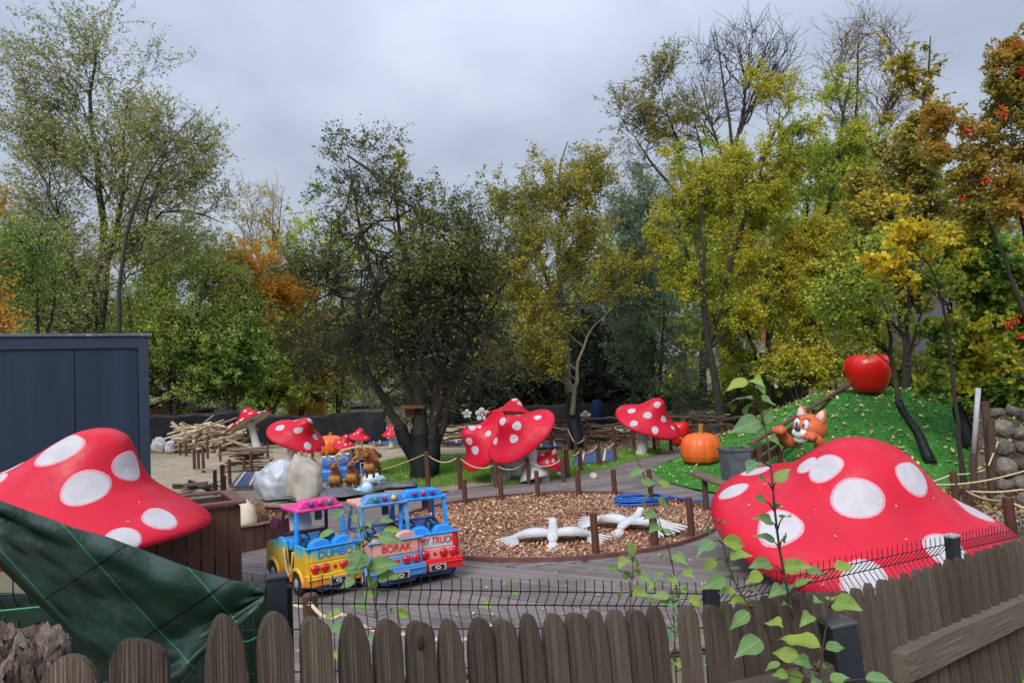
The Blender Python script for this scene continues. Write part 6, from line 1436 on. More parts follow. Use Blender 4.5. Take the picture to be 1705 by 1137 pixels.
# ================================================================== POSTS AND ROPES
def post(label, px, pyb, pyt, group, r=.052, lean=0.0, m='brown', d=None):
    b = G(px, pyb); dpt = b.y; k = dpt / FPX; h = (pyb - pyt) * k
    rr = rnd.uniform(.9, 1.1) * r
    root = MB().tube([(0, 0, -.15), (-.012 * h, 0, h * .5), (-.03 * h - lean * h, 0, h - .006), (-.03 * h - lean * h, 0, h)], [rr, rr * .98, rr * .97, rr * .86], 12).build('round_post', M[m])
    root.location = b; root.rotation_euler = (0, 0, 0); tag(root, label, 'post', group)
    return b + Vector((-.03 * h, 0, h - .05))
gp = 'short brown posts round the mulch circle'
cp_ = [(775, 838, 798), (835, 832, 790), (896, 827, 784), (964, 824, 782), (1024, 824, 782), (1085, 840, 782), (1152, 893, 829), (1091, 912, 850), (993, 924, 855), (715, 852, 806)]
cl = ['post at the mulch rim right behind the red truck cab', 'post at the far mulch rim, below the left cap of the playhouse', 'post at the far mulch rim, below the white playhouse stem', 'post at the far mulch rim, left of the round tan stone', 'post at the far mulch rim behind the blue hose',
      'post at the mulch rim just right of the blue hose', 'post at the right mulch rim next to the largest mushroom', 'post in the near mulch rim beside the far dove wing', 'post at the near mulch rim in front of the nearest dove wing', 'post seen over the blue roof of the red truck']
for (x, b, t), l in zip(cp_, cl): post('brown ' + l, x, b, t, gp)
def rope(label, pts, sag, group=None, r=.014):
    P = []; 
    for a, b in zip(pts, pts[1:]):
        for i in range(10):
            f = i / 10; q = a.lerp(b, f); q.z -= sag * 4 * f * (1 - f); P.append(q)
    P.append(pts[-1]); o = Vector(pts[0]); ob = MB().tube([p - o for p in P], r, 6).build('rope', M['rope'], None, smooth=True); ob.location = o
    return tag(ob, label, 'rope', group)
gr = 'brown rope posts along the lawn and path'
A_ = [post('brown rope post ' + l, x, b, t, gr) for (x, b, t, l) in [(714, 818, 752, 'standing against the black-wrapped apple trunk'), (767, 814, 757, 'on the bare soil left of the playhouse'), (827, 811, 770, 'in the grass under the playhouse slide'), (881, 806, 763, 'right in front of the white playhouse stem'), (939, 802, 760, 'right of the leaning small mushroom')]]
rope('pale rope swagged along the front of the playhouse lawn', A_, .16)
e1 = G(645, 800); rope('thin pale rope stretched from the reindeer bracket to the apple trunk', [Vector((D(636, 782, 17).x, 17, D(636, 782, 17).z)), A_[0]], .02, r=.009)
B_ = [post('brown rope post ' + l, x, b, t, gr) for (x, b, t, l) in [(946, 795, 748, 'close behind the leaning small mushroom'), (968, 786, 747, 'at the near corner of the blue slats'), (998, 776, 738, 'in front of the blue slats'), (1025, 768, 734, 'at the right end of the blue slats')]]
rope('pale rope swagged along the blue slats beside the plank path', B_, .12)
C_ = [post('brown rope post ' + l, x, b, t, gr) for (x, b, t, l) in [(918, 745, 706, 'behind the right tip of the playhouse cap'), (948, 752, 711, 'left of the wrapped hornbeam trunk foot'), (960, 762, 735, 'in front of the wrapped hornbeam trunk'), (976, 757, 727, 'under the white flower sculpture')]]
rope('pale rope tied behind the playhouse up to the white flower', C_, .05)
D_ = [post('brown rope post ' + l, x, b, t, gr) for (x, b, t, l) in [(1024, 742, 708, 'far behind the right end of the blue slats'), (1056, 748, 712, 'left of the large tilted mushroom stem'), (1090, 750, 715, 'behind the large tilted mushroom stem'), (1118, 750, 716, 'in front of the red apple at the back')]]
rope('pale rope hanging under the large tilted mushroom cap', D_, .12)
E_ = [D_[-1], D(1142, 733, 22.5), D(1200, 722, 22)]
rope('pale rope drawn tight behind the orange pumpkin', E_, .02, r=.011)
gR = 'brown posts at the right foot of the hill'
F1 = post('brown post at the foot of the hill behind the right flank of the largest mushroom', 1592, 838, 785, gR, .06)
F2 = post('short brown post just behind the right edge of the largest mushroom', 1612, 852, 812, gR, .07)
F3 = post('thick brown post with a pale top near the right edge', 1687, 915, 829, gR, .062)
F0 = D(1505, 812, 12.6); F9 = D(1640, 782, 12.8); F8 = D(1760, 765, 12.0)
rope('upper pale rope at the foot of the hill behind the largest mushroom', [F0, F1, F9], .03)
rope('second pale rope at the foot of the hill running to the stone bank', [D(1540, 806, 12.4), D(1640, 800, 12.4), F8], .03)
rope('third pale rope running right past the stone bank', [F2, D(1700, 815, 11.6), D(1780, 806, 11.2)], .03)
rope('front pale rope sloping from the short post to the thick post', [F2, F3, D(1770, 855, 9)], .05)
rope('pale rope rising steeply beside the dark leaning posts', [D(1646, 775, 12.7), D(1662, 735, 13.0)], .0)
# stakes in the sand
gs = 'brown stakes standing in the sand lot'
ST = [(293, 753, 732, 'beside the white bags at the far left'), (300, 756, 737, 'in front of the left end of the plank heap'), (310, 758, 738, 'below the left end of the plank heap'), (324, 779, 746, 'the left of the close pair'), (331, 781, 749, 'the right of the close pair'), (339, 784, 743, 'just right of the close pair'), (346, 762, 733, 'in front of the middle of the plank heap'), (367, 766, 740, 'near the right end of the plank heap'),
      (359, 821, 783, 'above the brown booth, left one'), (372, 827, 774, 'above the brown booth, middle one'), (374, 828, 792, 'above the brown booth, nearest one'), (383, 804, 765, 'thick one left of the blue slat grating'), (407, 791, 762, 'in front of the stack of old boards'), (419, 785, 752, 'at the right of the stack of old boards'), (446, 762, 738, 'right of the tilted small mushroom stem'), (438, 757, 737, 'close to the tilted small mushroom stem'), (452, 779, 765, 'behind the wrapped boulder'), (503, 762, 745, 'under the brim of the right-leaning mushroom'), (521, 768, 752, 'under the right tip of the right-leaning mushroom')]
for (x, b, t, l) in ST: post('brown stake in the sand, ' + l, x, b, t, gs, .05, lean=-.02)
# near post with a rope loop
np_ = D(518, 988, 6.1); h = np_.z
o = MB().tube([(0, 0, -.1), (-.01, 0, h - .01), (-.01, 0, h)], [.062, .06, .05], 14).build('round_post', M['brown']); o.location = (np_.x, 6.1, 0); tag(o, 'brown post right behind the wire fence below the yellow truck', 'post')
rope('thick pale rope looping past the post below the yellow truck', [D(470, 985, 6.4), D(517, 1004, 6.03), D(570, 1022, 5.7), D(700, 1052, 5.4), D(800, 1052, 5.2)], .07, r=.016)

# ================================================================== SMALLER THINGS
# bench
bp_ = G(1172, 850); bn = empty('plank_bench', bp_, 0, 'rough plank bench on two dark legs left of the largest mushroom', 'bench')
a, b = D(1156, 787, bp_.y + .35) - bp_, D(1222, 812, bp_.y - .75) - bp_
MB().bar(a, b, .24, .05).build('seat', M['old_plank'], bn, bevel=.008)
for f in (.27, .80):
    q = a.lerp(b, f); MB().tube([(q.x, q.y, -.05), (q.x, q.y, q.z - .02)], .05, 10).build('leg', M['bark_post'], bn)
# bin
p = G(1226, 806); bi = empty('planter_bin', p, radians(8), 'square dark charcoal bin on the turf right of the orange pumpkin', 'bin')
k = p.y / FPX; w_, h_ = 20 * k, 58 * k
mb = MB(); mb.add([(-w_ * .85, -w_ * .85, 0), (w_ * .85, -w_ * .85, 0), (w_ * .85, w_ * .85, 0), (-w_ * .85, w_ * .85, 0), (-w_, -w_, h_), (w_, -w_, h_), (w_, w_, h_), (-w_, w_, h_)], [(3, 2, 1, 0), (0, 1, 5, 4), (1, 2, 6, 5), (2, 3, 7, 6), (3, 0, 4, 7)])
mb.build('body', M['slate'], bi)
mb = MB()
for c, d_ in (((0, -w_, h_), (w_ * 2.16, .05, .05)), ((0, w_, h_), (w_ * 2.16, .05, .05)), ((-w_, 0, h_ + .001), (.05, w_ * 2 - .052, .048)), ((w_, 0, h_ + .001), (.05, w_ * 2 - .052, .048))): mb.box(c, d_)
mb.build('rim', M['slate'], bi)
MB().box((0, 0, h_ - .06), (w_ * 1.95, w_ * 1.95, .02)).build('soil', M['soil'], bi)
# pale ball lamp on a stub
p = D(1355, 763, 11.4); bl_ = empty('ball_lamp', (p.x, 11.4, 0), 0, 'small pale blue ball lamp peeking over the largest mushroom', 'lamp')
MB().tube([(0, 0, 0), (0, 0, p.z - .05)], .03, 8).build('stand', M['anth'], bl_)
mb = MB(); mb.ball((0, 0, p.z), .10, 20, 14); mb.build('globe', mat('pale_blue_globe', (.50, .64, .74), (.44, .58, .70), .25, 3), bl_, smooth=True)
# white flower sculptures
def flower(label, px, py, d, s, pyb, seed):
    p = D(px, py, d); b = D(px, pyb, d); b.z = max(b.z, 0); root = empty('flower_sculpture', (p.x, d, 0), 0, label, 'flower sculpture', 'white flower sculptures')
    MB().tube([(0, .03, 0), (0, .03, p.z)], .018, 8).build('stalk', M['anth'], root)
    r = random.Random(seed)
    for i in range(5):
        a = 2 * pi * i / 5 + .3 + r.uniform(-.1, .1)
        mb = MB(); mb.ball((.62 * s * cos(a), -.02, p.z + .62 * s * sin(a)), (.40 * s, .05 * s + .01, .34 * s), 12, 8, 0, None)
        mb.build('petal', M['white'], root, smooth=True)
    mb = MB(); mb.ball((0, -.04, p.z), (.2 * s, .08 * s, .2 * s), 10, 8); mb.build('centre', M['cream'], root, smooth=True)
flower('white five-petalled flower sculpture right of the hornbeam trunk', 975, 692, 27, .20, 735, 1)
flower('larger white flower sculpture left of the playhouse', 803, 690, 30, .30, 735, 2)
flower('smaller white flower sculpture farthest left of the playhouse', 778, 689, 30.5, .20, 735, 3)
# feeder board in the apple tree
o = MB().box((0, 0, 0), (.62, .34, .05)).box((0, .1, -.16), (.4, .04, .26)).build('feeder_board', M['shed_wood']); o.location = D(687, 677, 18.7); o.rotation_euler = (.1, 0, .1); tag(o, 'small orange-brown board fixed in the fork of the apple tree', 'board')
o = MB().box((0, 0, 0), (.22, .2, .34)).prism([(-.15, .17), (0, .28), (.15, .17)], .26, TR(0, .13, 0) @ RX(radians(90))).build('nest_box', M['bark_pale']); o.location = D(766, 660, 33.0); tag(o, 'grey nest box on a bare trunk in the dark behind the apple tree', 'nest box')

# ---- piles of boards
pm_ = MB().box((0, 0, 0), (1, 1, 1)).mesh('plank', M['plank']); po = MB().box((0, 0, 0), (1, 1, 1)).mesh('plank', M['old_plank'])
def heap(name, label, px, py, n, lx, ly, hz__, me, lr, seed, flat_=False, tilt=.16):
    r = random.Random(seed); root = empty(name, G(px, py), 0, label, 'wood pile')
    for i in range(n):
        o = link_mesh('plank', me, root); f = i / n
        x = r.gauss(0, lx * .32 * (1 - f * .6)); y = r.gauss(0, ly * .3)
        z = .05 + hz__ * f * (1 - min(abs(x) / (lx * .75), 1) ** 2 * .8)
        o.location = (x, y, z); o.scale = (r.uniform(*lr), r.uniform(.07, .13), r.uniform(.022, .04))
        o.rotation_euler = (r.uniform(-.3, .3) if flat_ else r.uniform(-1.1, 1.1), r.gauss(0, tilt * (.3 if flat_ else 1.6)), r.gauss(0, .12) if flat_ else r.gauss(0, .8))
    return root
heap('board_heap', 'big untidy heap of raw boards on the sand in front of the film fence', 343, 750, 115, 2.9, 1.1, 1.05, pm_, (.9, 2.2), 1)
heap('board_stack', 'low stack of old grey boards topped by a wide panel on the sand', 411, 782, 34, 1.0, .6, .62, po, (.7, 1.2), 2, True)
heap('board_stack', 'brown broken boards lying on the sand behind the brown booth', 338, 818, 7, .9, .3, .16, po, (.7, 1.3), 3)
heap('board_stack', 'stacked pale boards behind the branch fence at the apple trunk', 766, 735, 26, 1.5, .5, .62, pm_, (.8, 1.6), 4, True)
heap('board_stack', 'pale boards stacked behind the orange pumpkin under the far little mushroom', 1150, 706, 26, 2.0, .6, .55, pm_, (1.4, 2.6), 5, True)
heap('log_heap', 'brown twigs and offcuts heaped behind the branch fence by the hornbeam', 905, 736, 40, 2.8, .6, .62, po, (.7, 1.9), 6, True, .3)
heap('log_heap', 'brown twigs and offcuts heaped behind the branch fence under the white flower', 1010, 734, 34, 2.6, .6, .55, po, (.7, 1.9), 7, True, .3)
# bags
for (px, py, w_, h_, lb, sd_) in [(265, 751, .36, .62, 'torn white sack standing beside the dark blue cabin', 11), (287, 752, .34, .50, 'round white sack next to the torn one', 12)]:
    boulder('white_sack', lb, px, py, w_, w_ * .8, h_, 'bag', sd_, 'sack', crease=.10)
# blue slat gratings lying on the ground
bar_me = MB().box((0, 0, 0), (1, 1, 1)).mesh('slat', M['bluegrate'])
def grating(label, px4, n, z=.03):
    P = [G(*p) for p in px4]; root = empty('slat_grating', P[0], 0, label, 'grating', 'blue slat gratings on the ground')
    for i in range(n):
        f = (i + .5) / n; a, b = P[0].lerp(P[3], f) - P[0], P[1].lerp(P[2], f) - P[0]
        o = link_mesh('slat', bar_me, root); d = b - a; o.location = (a + b) / 2 + Vector((0, 0, z + .03)); o.scale = (d.length, (P[3] - P[0]).length / n * .55, .03); o.rotation_euler = (0, 0, atan2(d.y, d.x))
    for f in (.2, .75):
        a, b = P[0].lerp(P[1], f) - P[0], P[3].lerp(P[2], f) - P[0]
        MB().bar(a + Vector((0, 0, z + .06)), b + Vector((0, 0, z + .06)), .06, .03).build('batten', M['plank'], root)
grating('blue slat grating lying on the sand left of the wrapped boulder', [(382, 815), (428, 813), (436, 790), (402, 791)], 12)
grating('blue slat grating beside the plank path in front of the hornbeam', [(955, 778), (1022, 770), (1024, 752), (960, 758)], 11)
grating('long blue slat grating far behind the little mushrooms', [(615, 742), (700, 740), (700, 731), (618, 733)], 6)
grating('short blue grating at the foot of the stacked boards right of the apple trunk', [(736, 742), (768, 741), (768, 731), (736, 732)], 5)
grating('blue slat grating in the grass behind the playhouse stem', [(893, 748), (935, 746), (932, 738), (893, 740)], 5)

# ---- brown booth and staved bed on the left
p = D(404, 958, 8.75); bo = empty('plank_booth', (p.x, 8.75, 0), radians(30), 'waist-high dark brown plank booth right of the left mushroom', 'booth')
Hb = D(404, 836, 8.75).z; Wb, Db = 1.35, 1.0
nb_ = 9
for i in range(nb_):
    x = -Wb + (i + .5) * Wb / nb_; MB().box((x, rnd.uniform(-.006, .006), Hb / 2 - .02), (Wb / nb_ - .012, .03, Hb - .04)).build('wall_board', M['brown'], bo, bevel=.004)
for i in range(6):
    y = .03 + (i + .5) * Db / 6; MB().box((-.015 + rnd.uniform(-.004, .004), y, Hb / 2 - .02), (.03, Db / 6 - .012, Hb - .04)).build('wall_board', M['brown'], bo, bevel=.004)
    MB().box((-Wb + .015, y, Hb / 2 - .02), (.03, Db / 6 - .012, Hb - .04)).build('wall_board', M['brown'], bo, bevel=.004)
MB().box((-Wb / 2, Db + .03, Hb / 2 - .02), (Wb - .06, .03, Hb - .04)).build('rear_wall', M['brown'], bo)
MB().box((-Wb / 2, -.01, Hb + .012), (Wb + .1, .15, .035)).build('coping', M['brown_rail'], bo, bevel=.006)
MB().box((.0, .57, Hb + .0125), (.15, 1.0, .034)).build('coping', M['brown_rail'], bo, bevel=.006)
MB().box((-Wb, .57, Hb + .0125), (.15, 1.0, .034)).build('coping', M['brown_rail'], bo, bevel=.006)
MB().box((-Wb / 2, 1.07, Hb + .012), (Wb - .16, .12, .034)).build('coping', M['brown_rail'], bo, bevel=.006)
MB().box((-Wb / 2, .52, .25), (Wb - .1, Db - .06, .5)).build('inner_floor', M['black'], bo)
bc = G(395, 900); bc.x -= .1; br = 1.0
bed = empty('staved_bed', bc, 0, 'low round bed edged with dark brown staves behind the yellow truck', 'planting bed')
stv = MB().box((0, 0, .16), (.025, .105, .40)).mesh('stave', M['brown'])
for i in range(40):
    a = 2 * pi * i / 40 ; o = link_mesh('stave', stv, bed); o.location = (br * cos(a), br * sin(a), 0); o.rotation_euler = (0, 0, a); o.scale = (1, 1.42, 1)
MB().torus(br, .055, 60, 6, TR(0, 0, .375) @ SCL(1, 1, .4)).build('rim', M['brown_rail'], bed)
mb = MB(); mb.lathe([(.0001, .30), (br * .6, .28), (br - .03, .24)], 40); mb.build('soil', M['mulch'], bed)
q = rng.uniform(-1, 1, (3000, 2)); q = q[(q ** 2).sum(1) < .94] * br
o = chips('bark_mulch', q, .27, .03, .10, .5, .4, 'litter', bed)
sc_ = D(412, 898, bc.y - .55)
mb = MB(); mb.tube([(0, 0, 0), (.02, 0, .16), (.0, 0, .34), (-.06, 0, .46), (-.10, 0, .50)], [.13, .135, .11, .06, .015], 16)
o = mb.build('standing_stone', M['cream'], None, smooth=True); o.location = (sc_.x, sc_.y, .26); tag(o, 'cream upright pointed stone in the staved bed beside the brown booth', 'stone')
# brown dry bush
mb = MB(); r_ = random.Random(8)
bs = D(420, 858, bc.y - .1)
o = boulder('dry_tuft', 'low reddish-brown tuft in the staved bed behind the cream stone', 420, 880, .2, .2, .42, 'mulch', 31, 'plant', crease=.16); o.location = (bs.x, bs.y, .22)
# ================================================================== FOREGROUND
# ---- wire mesh fence with dark posts
mp = [D(-700, 985, 2.75), D(460, 962, 3.5), D(1183, 975, 4.3), D(1585, 893, 5.4), D(1830, 845, 7.2)]
lab = ['outside the left edge under the tarpaulin', 'dark square fence post at the corner of the green tarpaulin', 'dark square fence post in the middle with a pale cap, beside the sapling', 'dark square fence post in front of the largest mushroom', 'dark square fence post beyond the right edge']
for i, p in enumerate(mp):
    g0 = float(zground(p.x, p.y))
    if i in (1, 2, 3):
        po_ = empty('fence_post', (p.x, p.y, g0), atan2((mp[i + 1] - p).y, (mp[i + 1] - p).x) * .5 + .2, lab[i], 'fence post', 'posts of the wire fence')
        w_ = (.088, .078, .082)[i - 1]
        MB().box((0, 0, (p.z - g0) / 2), (w_, w_ * .85, p.z - g0)).build('shaft', M['anth'], po_, bevel=.004)
        MB().box((0, 0, p.z - g0 + .006), (w_ + .008, w_ * .85 + .008, .022)).build('cap', M['anth'] if i == 1 else M['galv'], po_, bevel=.006)
rowz = [-.045, -.135, -.235, -.43, -.63, -.83, -1.03, -1.23]; fold = [0, .075, 0, 0, 0, 0, 0, 0]
plab = ['dark wire fence panel half hidden by the green tarpaulin', 'dark wire fence panel with folded top in front of the trucks and deck', 'dark wire fence panel with folded top in front of the largest mushroom', 'dark wire fence panel at the right edge past the last post']
for i in range(4):
    a, b = mp[i].copy(), mp[i + 1].copy(); d = b - a; hd = Vector((d.x, d.y, 0)).normalized(); nr = Vector((-hd.y, hd.x, 0))
    root = empty('wire_fence_panel', a * 1, 0, plab[i], 'fence panel', 'panels of the wire fence'); root.location = (a.x, a.y, 0)
    o_ = Vector((a.x, a.y, 0))
    for rz_, f in zip(rowz, fold):
        MB().tube([a + d * .02 + Vector((0, 0, rz_)) + nr * f - o_, b - d * .02 + Vector((0, 0, rz_)) + nr * f - o_], .0038, 6).build('horizontal_wire', M['wire'], root)
    n = int(d.length / .055); pl = []
    for j in range(n + 1):
        p = a + d * (.02 + .96 * j / n) - o_
        jj = rnd.uniform(-.004, .004)
        pl.append([p + Vector((0, 0, z)) + nr * (f - .004) + hd * jj for z, f in ((.02, 0), (rowz[0], 0), (-.06, .008), (rowz[1], .075), (-.15, .07), (rowz[2], 0), (-.6, 0), (rowz[-1] - .02, 0))])
    P = np.array([[tuple(q) for q in l] for l in pl]); V, F_ = tubes(P, np.full(P.shape[:2], .0030), 5)
    tag(link_mesh('vertical_wires', np_mesh('vertical_wires', V, F_, M['wire'], smooth=True), root), kind='stuff')

# ---- green tarpaulin draped over the fence
def bez(pts, t):
    P = np.array(pts, float)
    while len(P) > 1: P = P[:-1] * (1 - t) + P[1:] * t
    return P[0]
top = [(-140, 782), (0, 836), (60, 858), (120, 880), (180, 896), (250, 922), (320, 948), (380, 965), (425, 972), (440, 985)]
bot = [(-140, 840), (0, 932), (40, 972), (90, 1020), (140, 1070), (190, 1112), (240, 1170), (290, 1150), (350, 1080), (440, 1000)]
nu, nv = 90, 40; V = []; UV = []
ti = np.linspace(0, 1, len(top)); 
for i in range(nu):
    f = i / (nu - 1); t = np.array([np.interp(f, ti, [p[k] for p in top]) for k in (0, 1)]); b = np.array([np.interp(f, ti, [p[k] for p in bot]) for k in (0, 1)])
    dep = 3.40 - 1.05 * (1 - f) ** 1.2
    for j in range(nv):
        g_ = j / (nv - 1); p = t * (1 - g_) + b * g_
        fold_ = .012 * sin(f * 31 + g_ * 23) * g_ + .010 * sin(f * 17 - g_ * 31) * g_ + .05 * sin(g_ * 9 + f * 5) * g_ * (1 - g_) * 2 + .035 * sin(f * 24 + g_ * 6) * g_ * (f ** 1.5) + .028 * sin(g_ * 26 - f * 10) * (f > .75) * (f - .75) * 4
        roll = -.10 * math.exp(-((g_ - .12) / .12) ** 2) * (1 - f * .8) + .02 * sin(f * 37) * math.exp(-g_ * 6)
        y = dep - .42 * g_ * (1 - f * .55) + roll + fold_
        V.append(tuple(D(p[0], p[1], y))); UV.append((p[0] / 1000, p[1] / 1000))
V = np.array(V); i_ = np.arange(nu * nv).reshape(nu, nv); F_ = np.stack([i_[:-1, :-1], i_[1:, :-1], i_[1:, 1:], i_[:-1, 1:]], -1).reshape(-1, 4)
tm = bpy.data.materials.new('green_tarpaulin'); tm.use_nodes = True; t_ = tm.node_tree; nn = t_.nodes.new; ll = t_.links.new; bs_ = t_.nodes['Principled BSDF']
bs_.inputs['Roughness'].default_value = .42; bs_.inputs['Specular IOR Level'].default_value = .5
uvn = nn('ShaderNodeUVMap'); uvn.uv_map = 'uv'; sx = nn('ShaderNodeSeparateXYZ'); ll(uvn.outputs[0], sx.inputs[0])
def fam(ky, per, off, wid):
    a_ = nn('ShaderNodeMath'); a_.operation = 'MULTIPLY_ADD'; ll(sx.outputs[1], a_.inputs[0]); a_.inputs[1].default_value = ky; ll(sx.outputs[0], a_.inputs[2])
    b_ = nn('ShaderNodeMath'); b_.operation = 'ADD'; ll(a_.outputs[0], b_.inputs[0]); b_.inputs[1].default_value = off
    c_ = nn('ShaderNodeMath'); c_.operation = 'DIVIDE'; ll(b_.outputs[0], c_.inputs[0]); c_.inputs[1].default_value = per
    d_ = nn('ShaderNodeMath'); d_.operation = 'FRACT'; ll(c_.outputs[0], d_.inputs[0])
    e_ = nn('ShaderNodeMath'); e_.operation = 'LESS_THAN'; ll(d_.outputs[0], e_.inputs[0]); e_.inputs[1].default_value = wid
    return e_.outputs[0]
l1 = fam(-.93, .144, -.165 + .93 * .945 + 10 * .144, .024); l2 = fam(1.53, .262, -.065 - 1.53 * 1.001 + 10 * .262, .024)
nz = nn('ShaderNodeTexNoise'); nz.inputs['Scale'].default_value = 14; nz.inputs['Detail'].default_value = 6; ll(uvn.outputs[0], nz.inputs['Vector'])
m1 = nn('ShaderNodeMix'); m1.data_type = 'RGBA'; ll(nz.outputs[0], m1.inputs[0]); m1.inputs[6].default_value = (.008, .034, .021, 1); m1.inputs[7].default_value = (.034, .074, .050, 1)
m2 = nn('ShaderNodeMix'); m2.data_type = 'RGBA'; ll(l1, m2.inputs[0]); ll(m1.outputs[2], m2.inputs[6]); m2.inputs[7].default_value = (.035, .22, .10, 1)
m3 = nn('ShaderNodeMix'); m3.data_type = 'RGBA'; ll(l2, m3.inputs[0]); ll(m2.outputs[2], m3.inputs[6]); m3.inputs[7].default_value = (.003, .006, .005, 1)
ll(m3.outputs[2], bs_.inputs['Base Color'])
wv = nn('ShaderNodeTexNoise'); wv.inputs['Scale'].default_value = 13; wv.inputs['Detail'].default_value = 8; ll(uvn.outputs[0], wv.inputs['Vector'])
bu = nn('ShaderNodeBump'); bu.inputs['Strength'].default_value = .9; bu.inputs['Distance'].default_value = .03; ll(wv.outputs[0], bu.inputs['Height']); ll(bu.outputs[0], bs_.inputs['Normal'])
tp0 = empty('tarpaulin', V[0], 0, 'dark green grid-woven tarpaulin draped over the wire fence at the left', 'tarpaulin'); off = np.array(V[0])
o = link_mesh('sheet', np_mesh('sheet', V - off, F_, tm, smooth=True, uv=UV), tp0); md = o.modifiers.new('thick', 'SOLIDIFY'); md.thickness = .006
hem = [Vector(V[i * nv + nv - 1] - off) for i in range(0, nu)]
MB().tube([p + Vector((0, -.004, 0)) for p in hem[::2]], .011, 7).build('hem', tm, tp0, smooth=True)
# dark green screen behind the tarpaulin on the fence, with green twine
a, b = mp[0], mp[1]; n = 40; V = []
for j in range(8):
    for i in range(n):
        f = i / (n - 1); p = a.lerp(b, f); V.append((p.x + .05, p.y + .06 + .02 * sin(f * 40), (p.z - .06) * (1 - j / 7) + (float(zground(p.x, p.y)) + .02) * j / 7))
i_ = np.arange(8 * n).reshape(8, n)
sc2 = link_mesh('shade_net', np_mesh('shade_net', V, np.stack([i_[:-1, :-1], i_[:-1, 1:], i_[1:, 1:], i_[1:, :-1]], -1).reshape(-1, 4), mat('dark_green_net', (.006, .022, .014), (.012, .034, .022), .8, 20), smooth=True))
tag(sc2, 'dark green shade net on the wire fence under the tarpaulin', 'net')
tw = mat('green_twine', (.04, .30, .13), None, .6, 20)
for k, (p, q, lb) in enumerate([((-60, 1012), (66, 1010), 'green twine tied across the wire fence at the far left'), ((395, 1066), (428, 1060), 'short green twine between the first pickets')]):
    dd_ = 2.95 if k == 0 else 3.2; A0, B0 = D(*p, dd_), D(*q, dd_); o = MB().tube([Vector((0, 0, 0)), (B0 - A0) / 2 + Vector((0, 0, -.012)), B0 - A0], .0035, 6).build('twine', tw); o.location = A0; tag(o, lb, 'twine')

# ---- picket fence
FD3 = np.array(FD)
def fence_depth(px):       # distance of the fence line under photo column px
    u = (px - W0 / 2) / FPX    # x = u*y (small roll ignored)
    return (FA.x * FD.y - FA.y * FD.x) / (u * FD.y - FD.x)
PX = [(115, 1090, 92), (233, 1060, 93), (375, 1025, 66), (455, 1018, 56), (525, 1023, 52), (588, 1025, 50), (643, 1030, 44), (698, 1030, 43), (748, 1032, 40), (797, 1028, 38), (838, 1028, 36), (880, 1023, 34), (920, 1021, 33), (957, 1017, 31), (990, 1017, 29), (1022, 1014, 29), (1056, 1012, 28), (1089, 1010, 28), (1143, 1007, 28), (1183, 1004, 27), (1209, 1003, 25), (1234, 1000, 24), (1256, 996, 22),
      (1275, 992, 21), (1294, 990, 20), (1313, 988, 20), (1330, 986, 19), (1348, 985, 19), (1365, 984, 19), (1382, 984, 19), (1402, 983, 22), (1424, 977, 22), (1445, 971, 22), (1467, 964, 22), (1487, 959, 21), (1506, 954, 20), (1524, 947, 20), (1543, 942, 20), (1560, 937, 19), (1577, 931, 19), (1595, 926, 19), (1611, 921, 18), (1627, 916, 18), (1643, 911, 17), (1659, 907, 17), (1674, 902, 17), (1689, 897, 16), (1704, 891, 16), (1719, 885, 16), (1734, 880, 16), (1749, 874, 16), (1764, 869, 15)]
def picket_mesh(v):
    w, th = .5, .011; mb = MB(); poly = [(-w * .97, -1.0), (w * .97, -1.0), (w, -.12 + .02 * v), ]
    n = 12
    for i in range(n + 1):
        a = pi * i / n; hh_ = (.062, .050, .072)[v]; poly.append((w * cos(a) * (1 - .04 * v * (cos(a) > 0)), -hh_ + hh_ * sin(a) ** (.8, .7, .95)[v] + (.006 * cos(a * 2 + v) if v else 0)))
    poly.append((-w, -.12))
    mb.prism(poly, 1.0, RX(radians(90)) @ TR(0, 0, -.5)); return mb.mesh('picket', M['picket'])
PM = [picket_mesh(v) for v in range(3)]
pf = empty('picket_fence', (FA.x, FA.y, 0), 0, 'weathered round-topped picket fence across the bottom of the photo', 'fence')
fo = Vector((FA.x, FA.y, 0)); pts_top = []
fa = atan2(FD.y, FD.x)
for k, (px, py, wp) in enumerate(PX):
    d = fence_depth(px) if k > 1 else (1.36, 1.40)[1 - k] * 1.0
    d = max(d, 1.2); T_ = D(px, py, d); pts_top.append(T_)
    yw = fa + rnd.uniform(-.09, .09) if k > 1 else fa * .35
    face = abs(cos(yw) + sin(yw) * (px - W0 / 2) / FPX * -1) if k > 1 else 1.0
    w_ = min(max(wp * d / FPX / max(face, .6) * .97, .055), .105 if k < 19 else .074)
    o = link_mesh('picket', PM[k % 3], pf); gz = float(zground(T_.x, T_.y)); L_ = T_.z - gz + .1
    lean = .02 + .05 * min(max((px - 700) / 500, 0), 1)
    o.rotation_euler = (Matrix.Rotation(yw, 3, 'Z') @ Matrix.Rotation(-lean, 3, 'X') @ Matrix.Rotation(rnd.uniform(-.012, .012), 3, 'Y')).to_euler()
    o.location = T_ - fo + Vector((0, .0, 0)); o.scale = (w_, .021, L_)
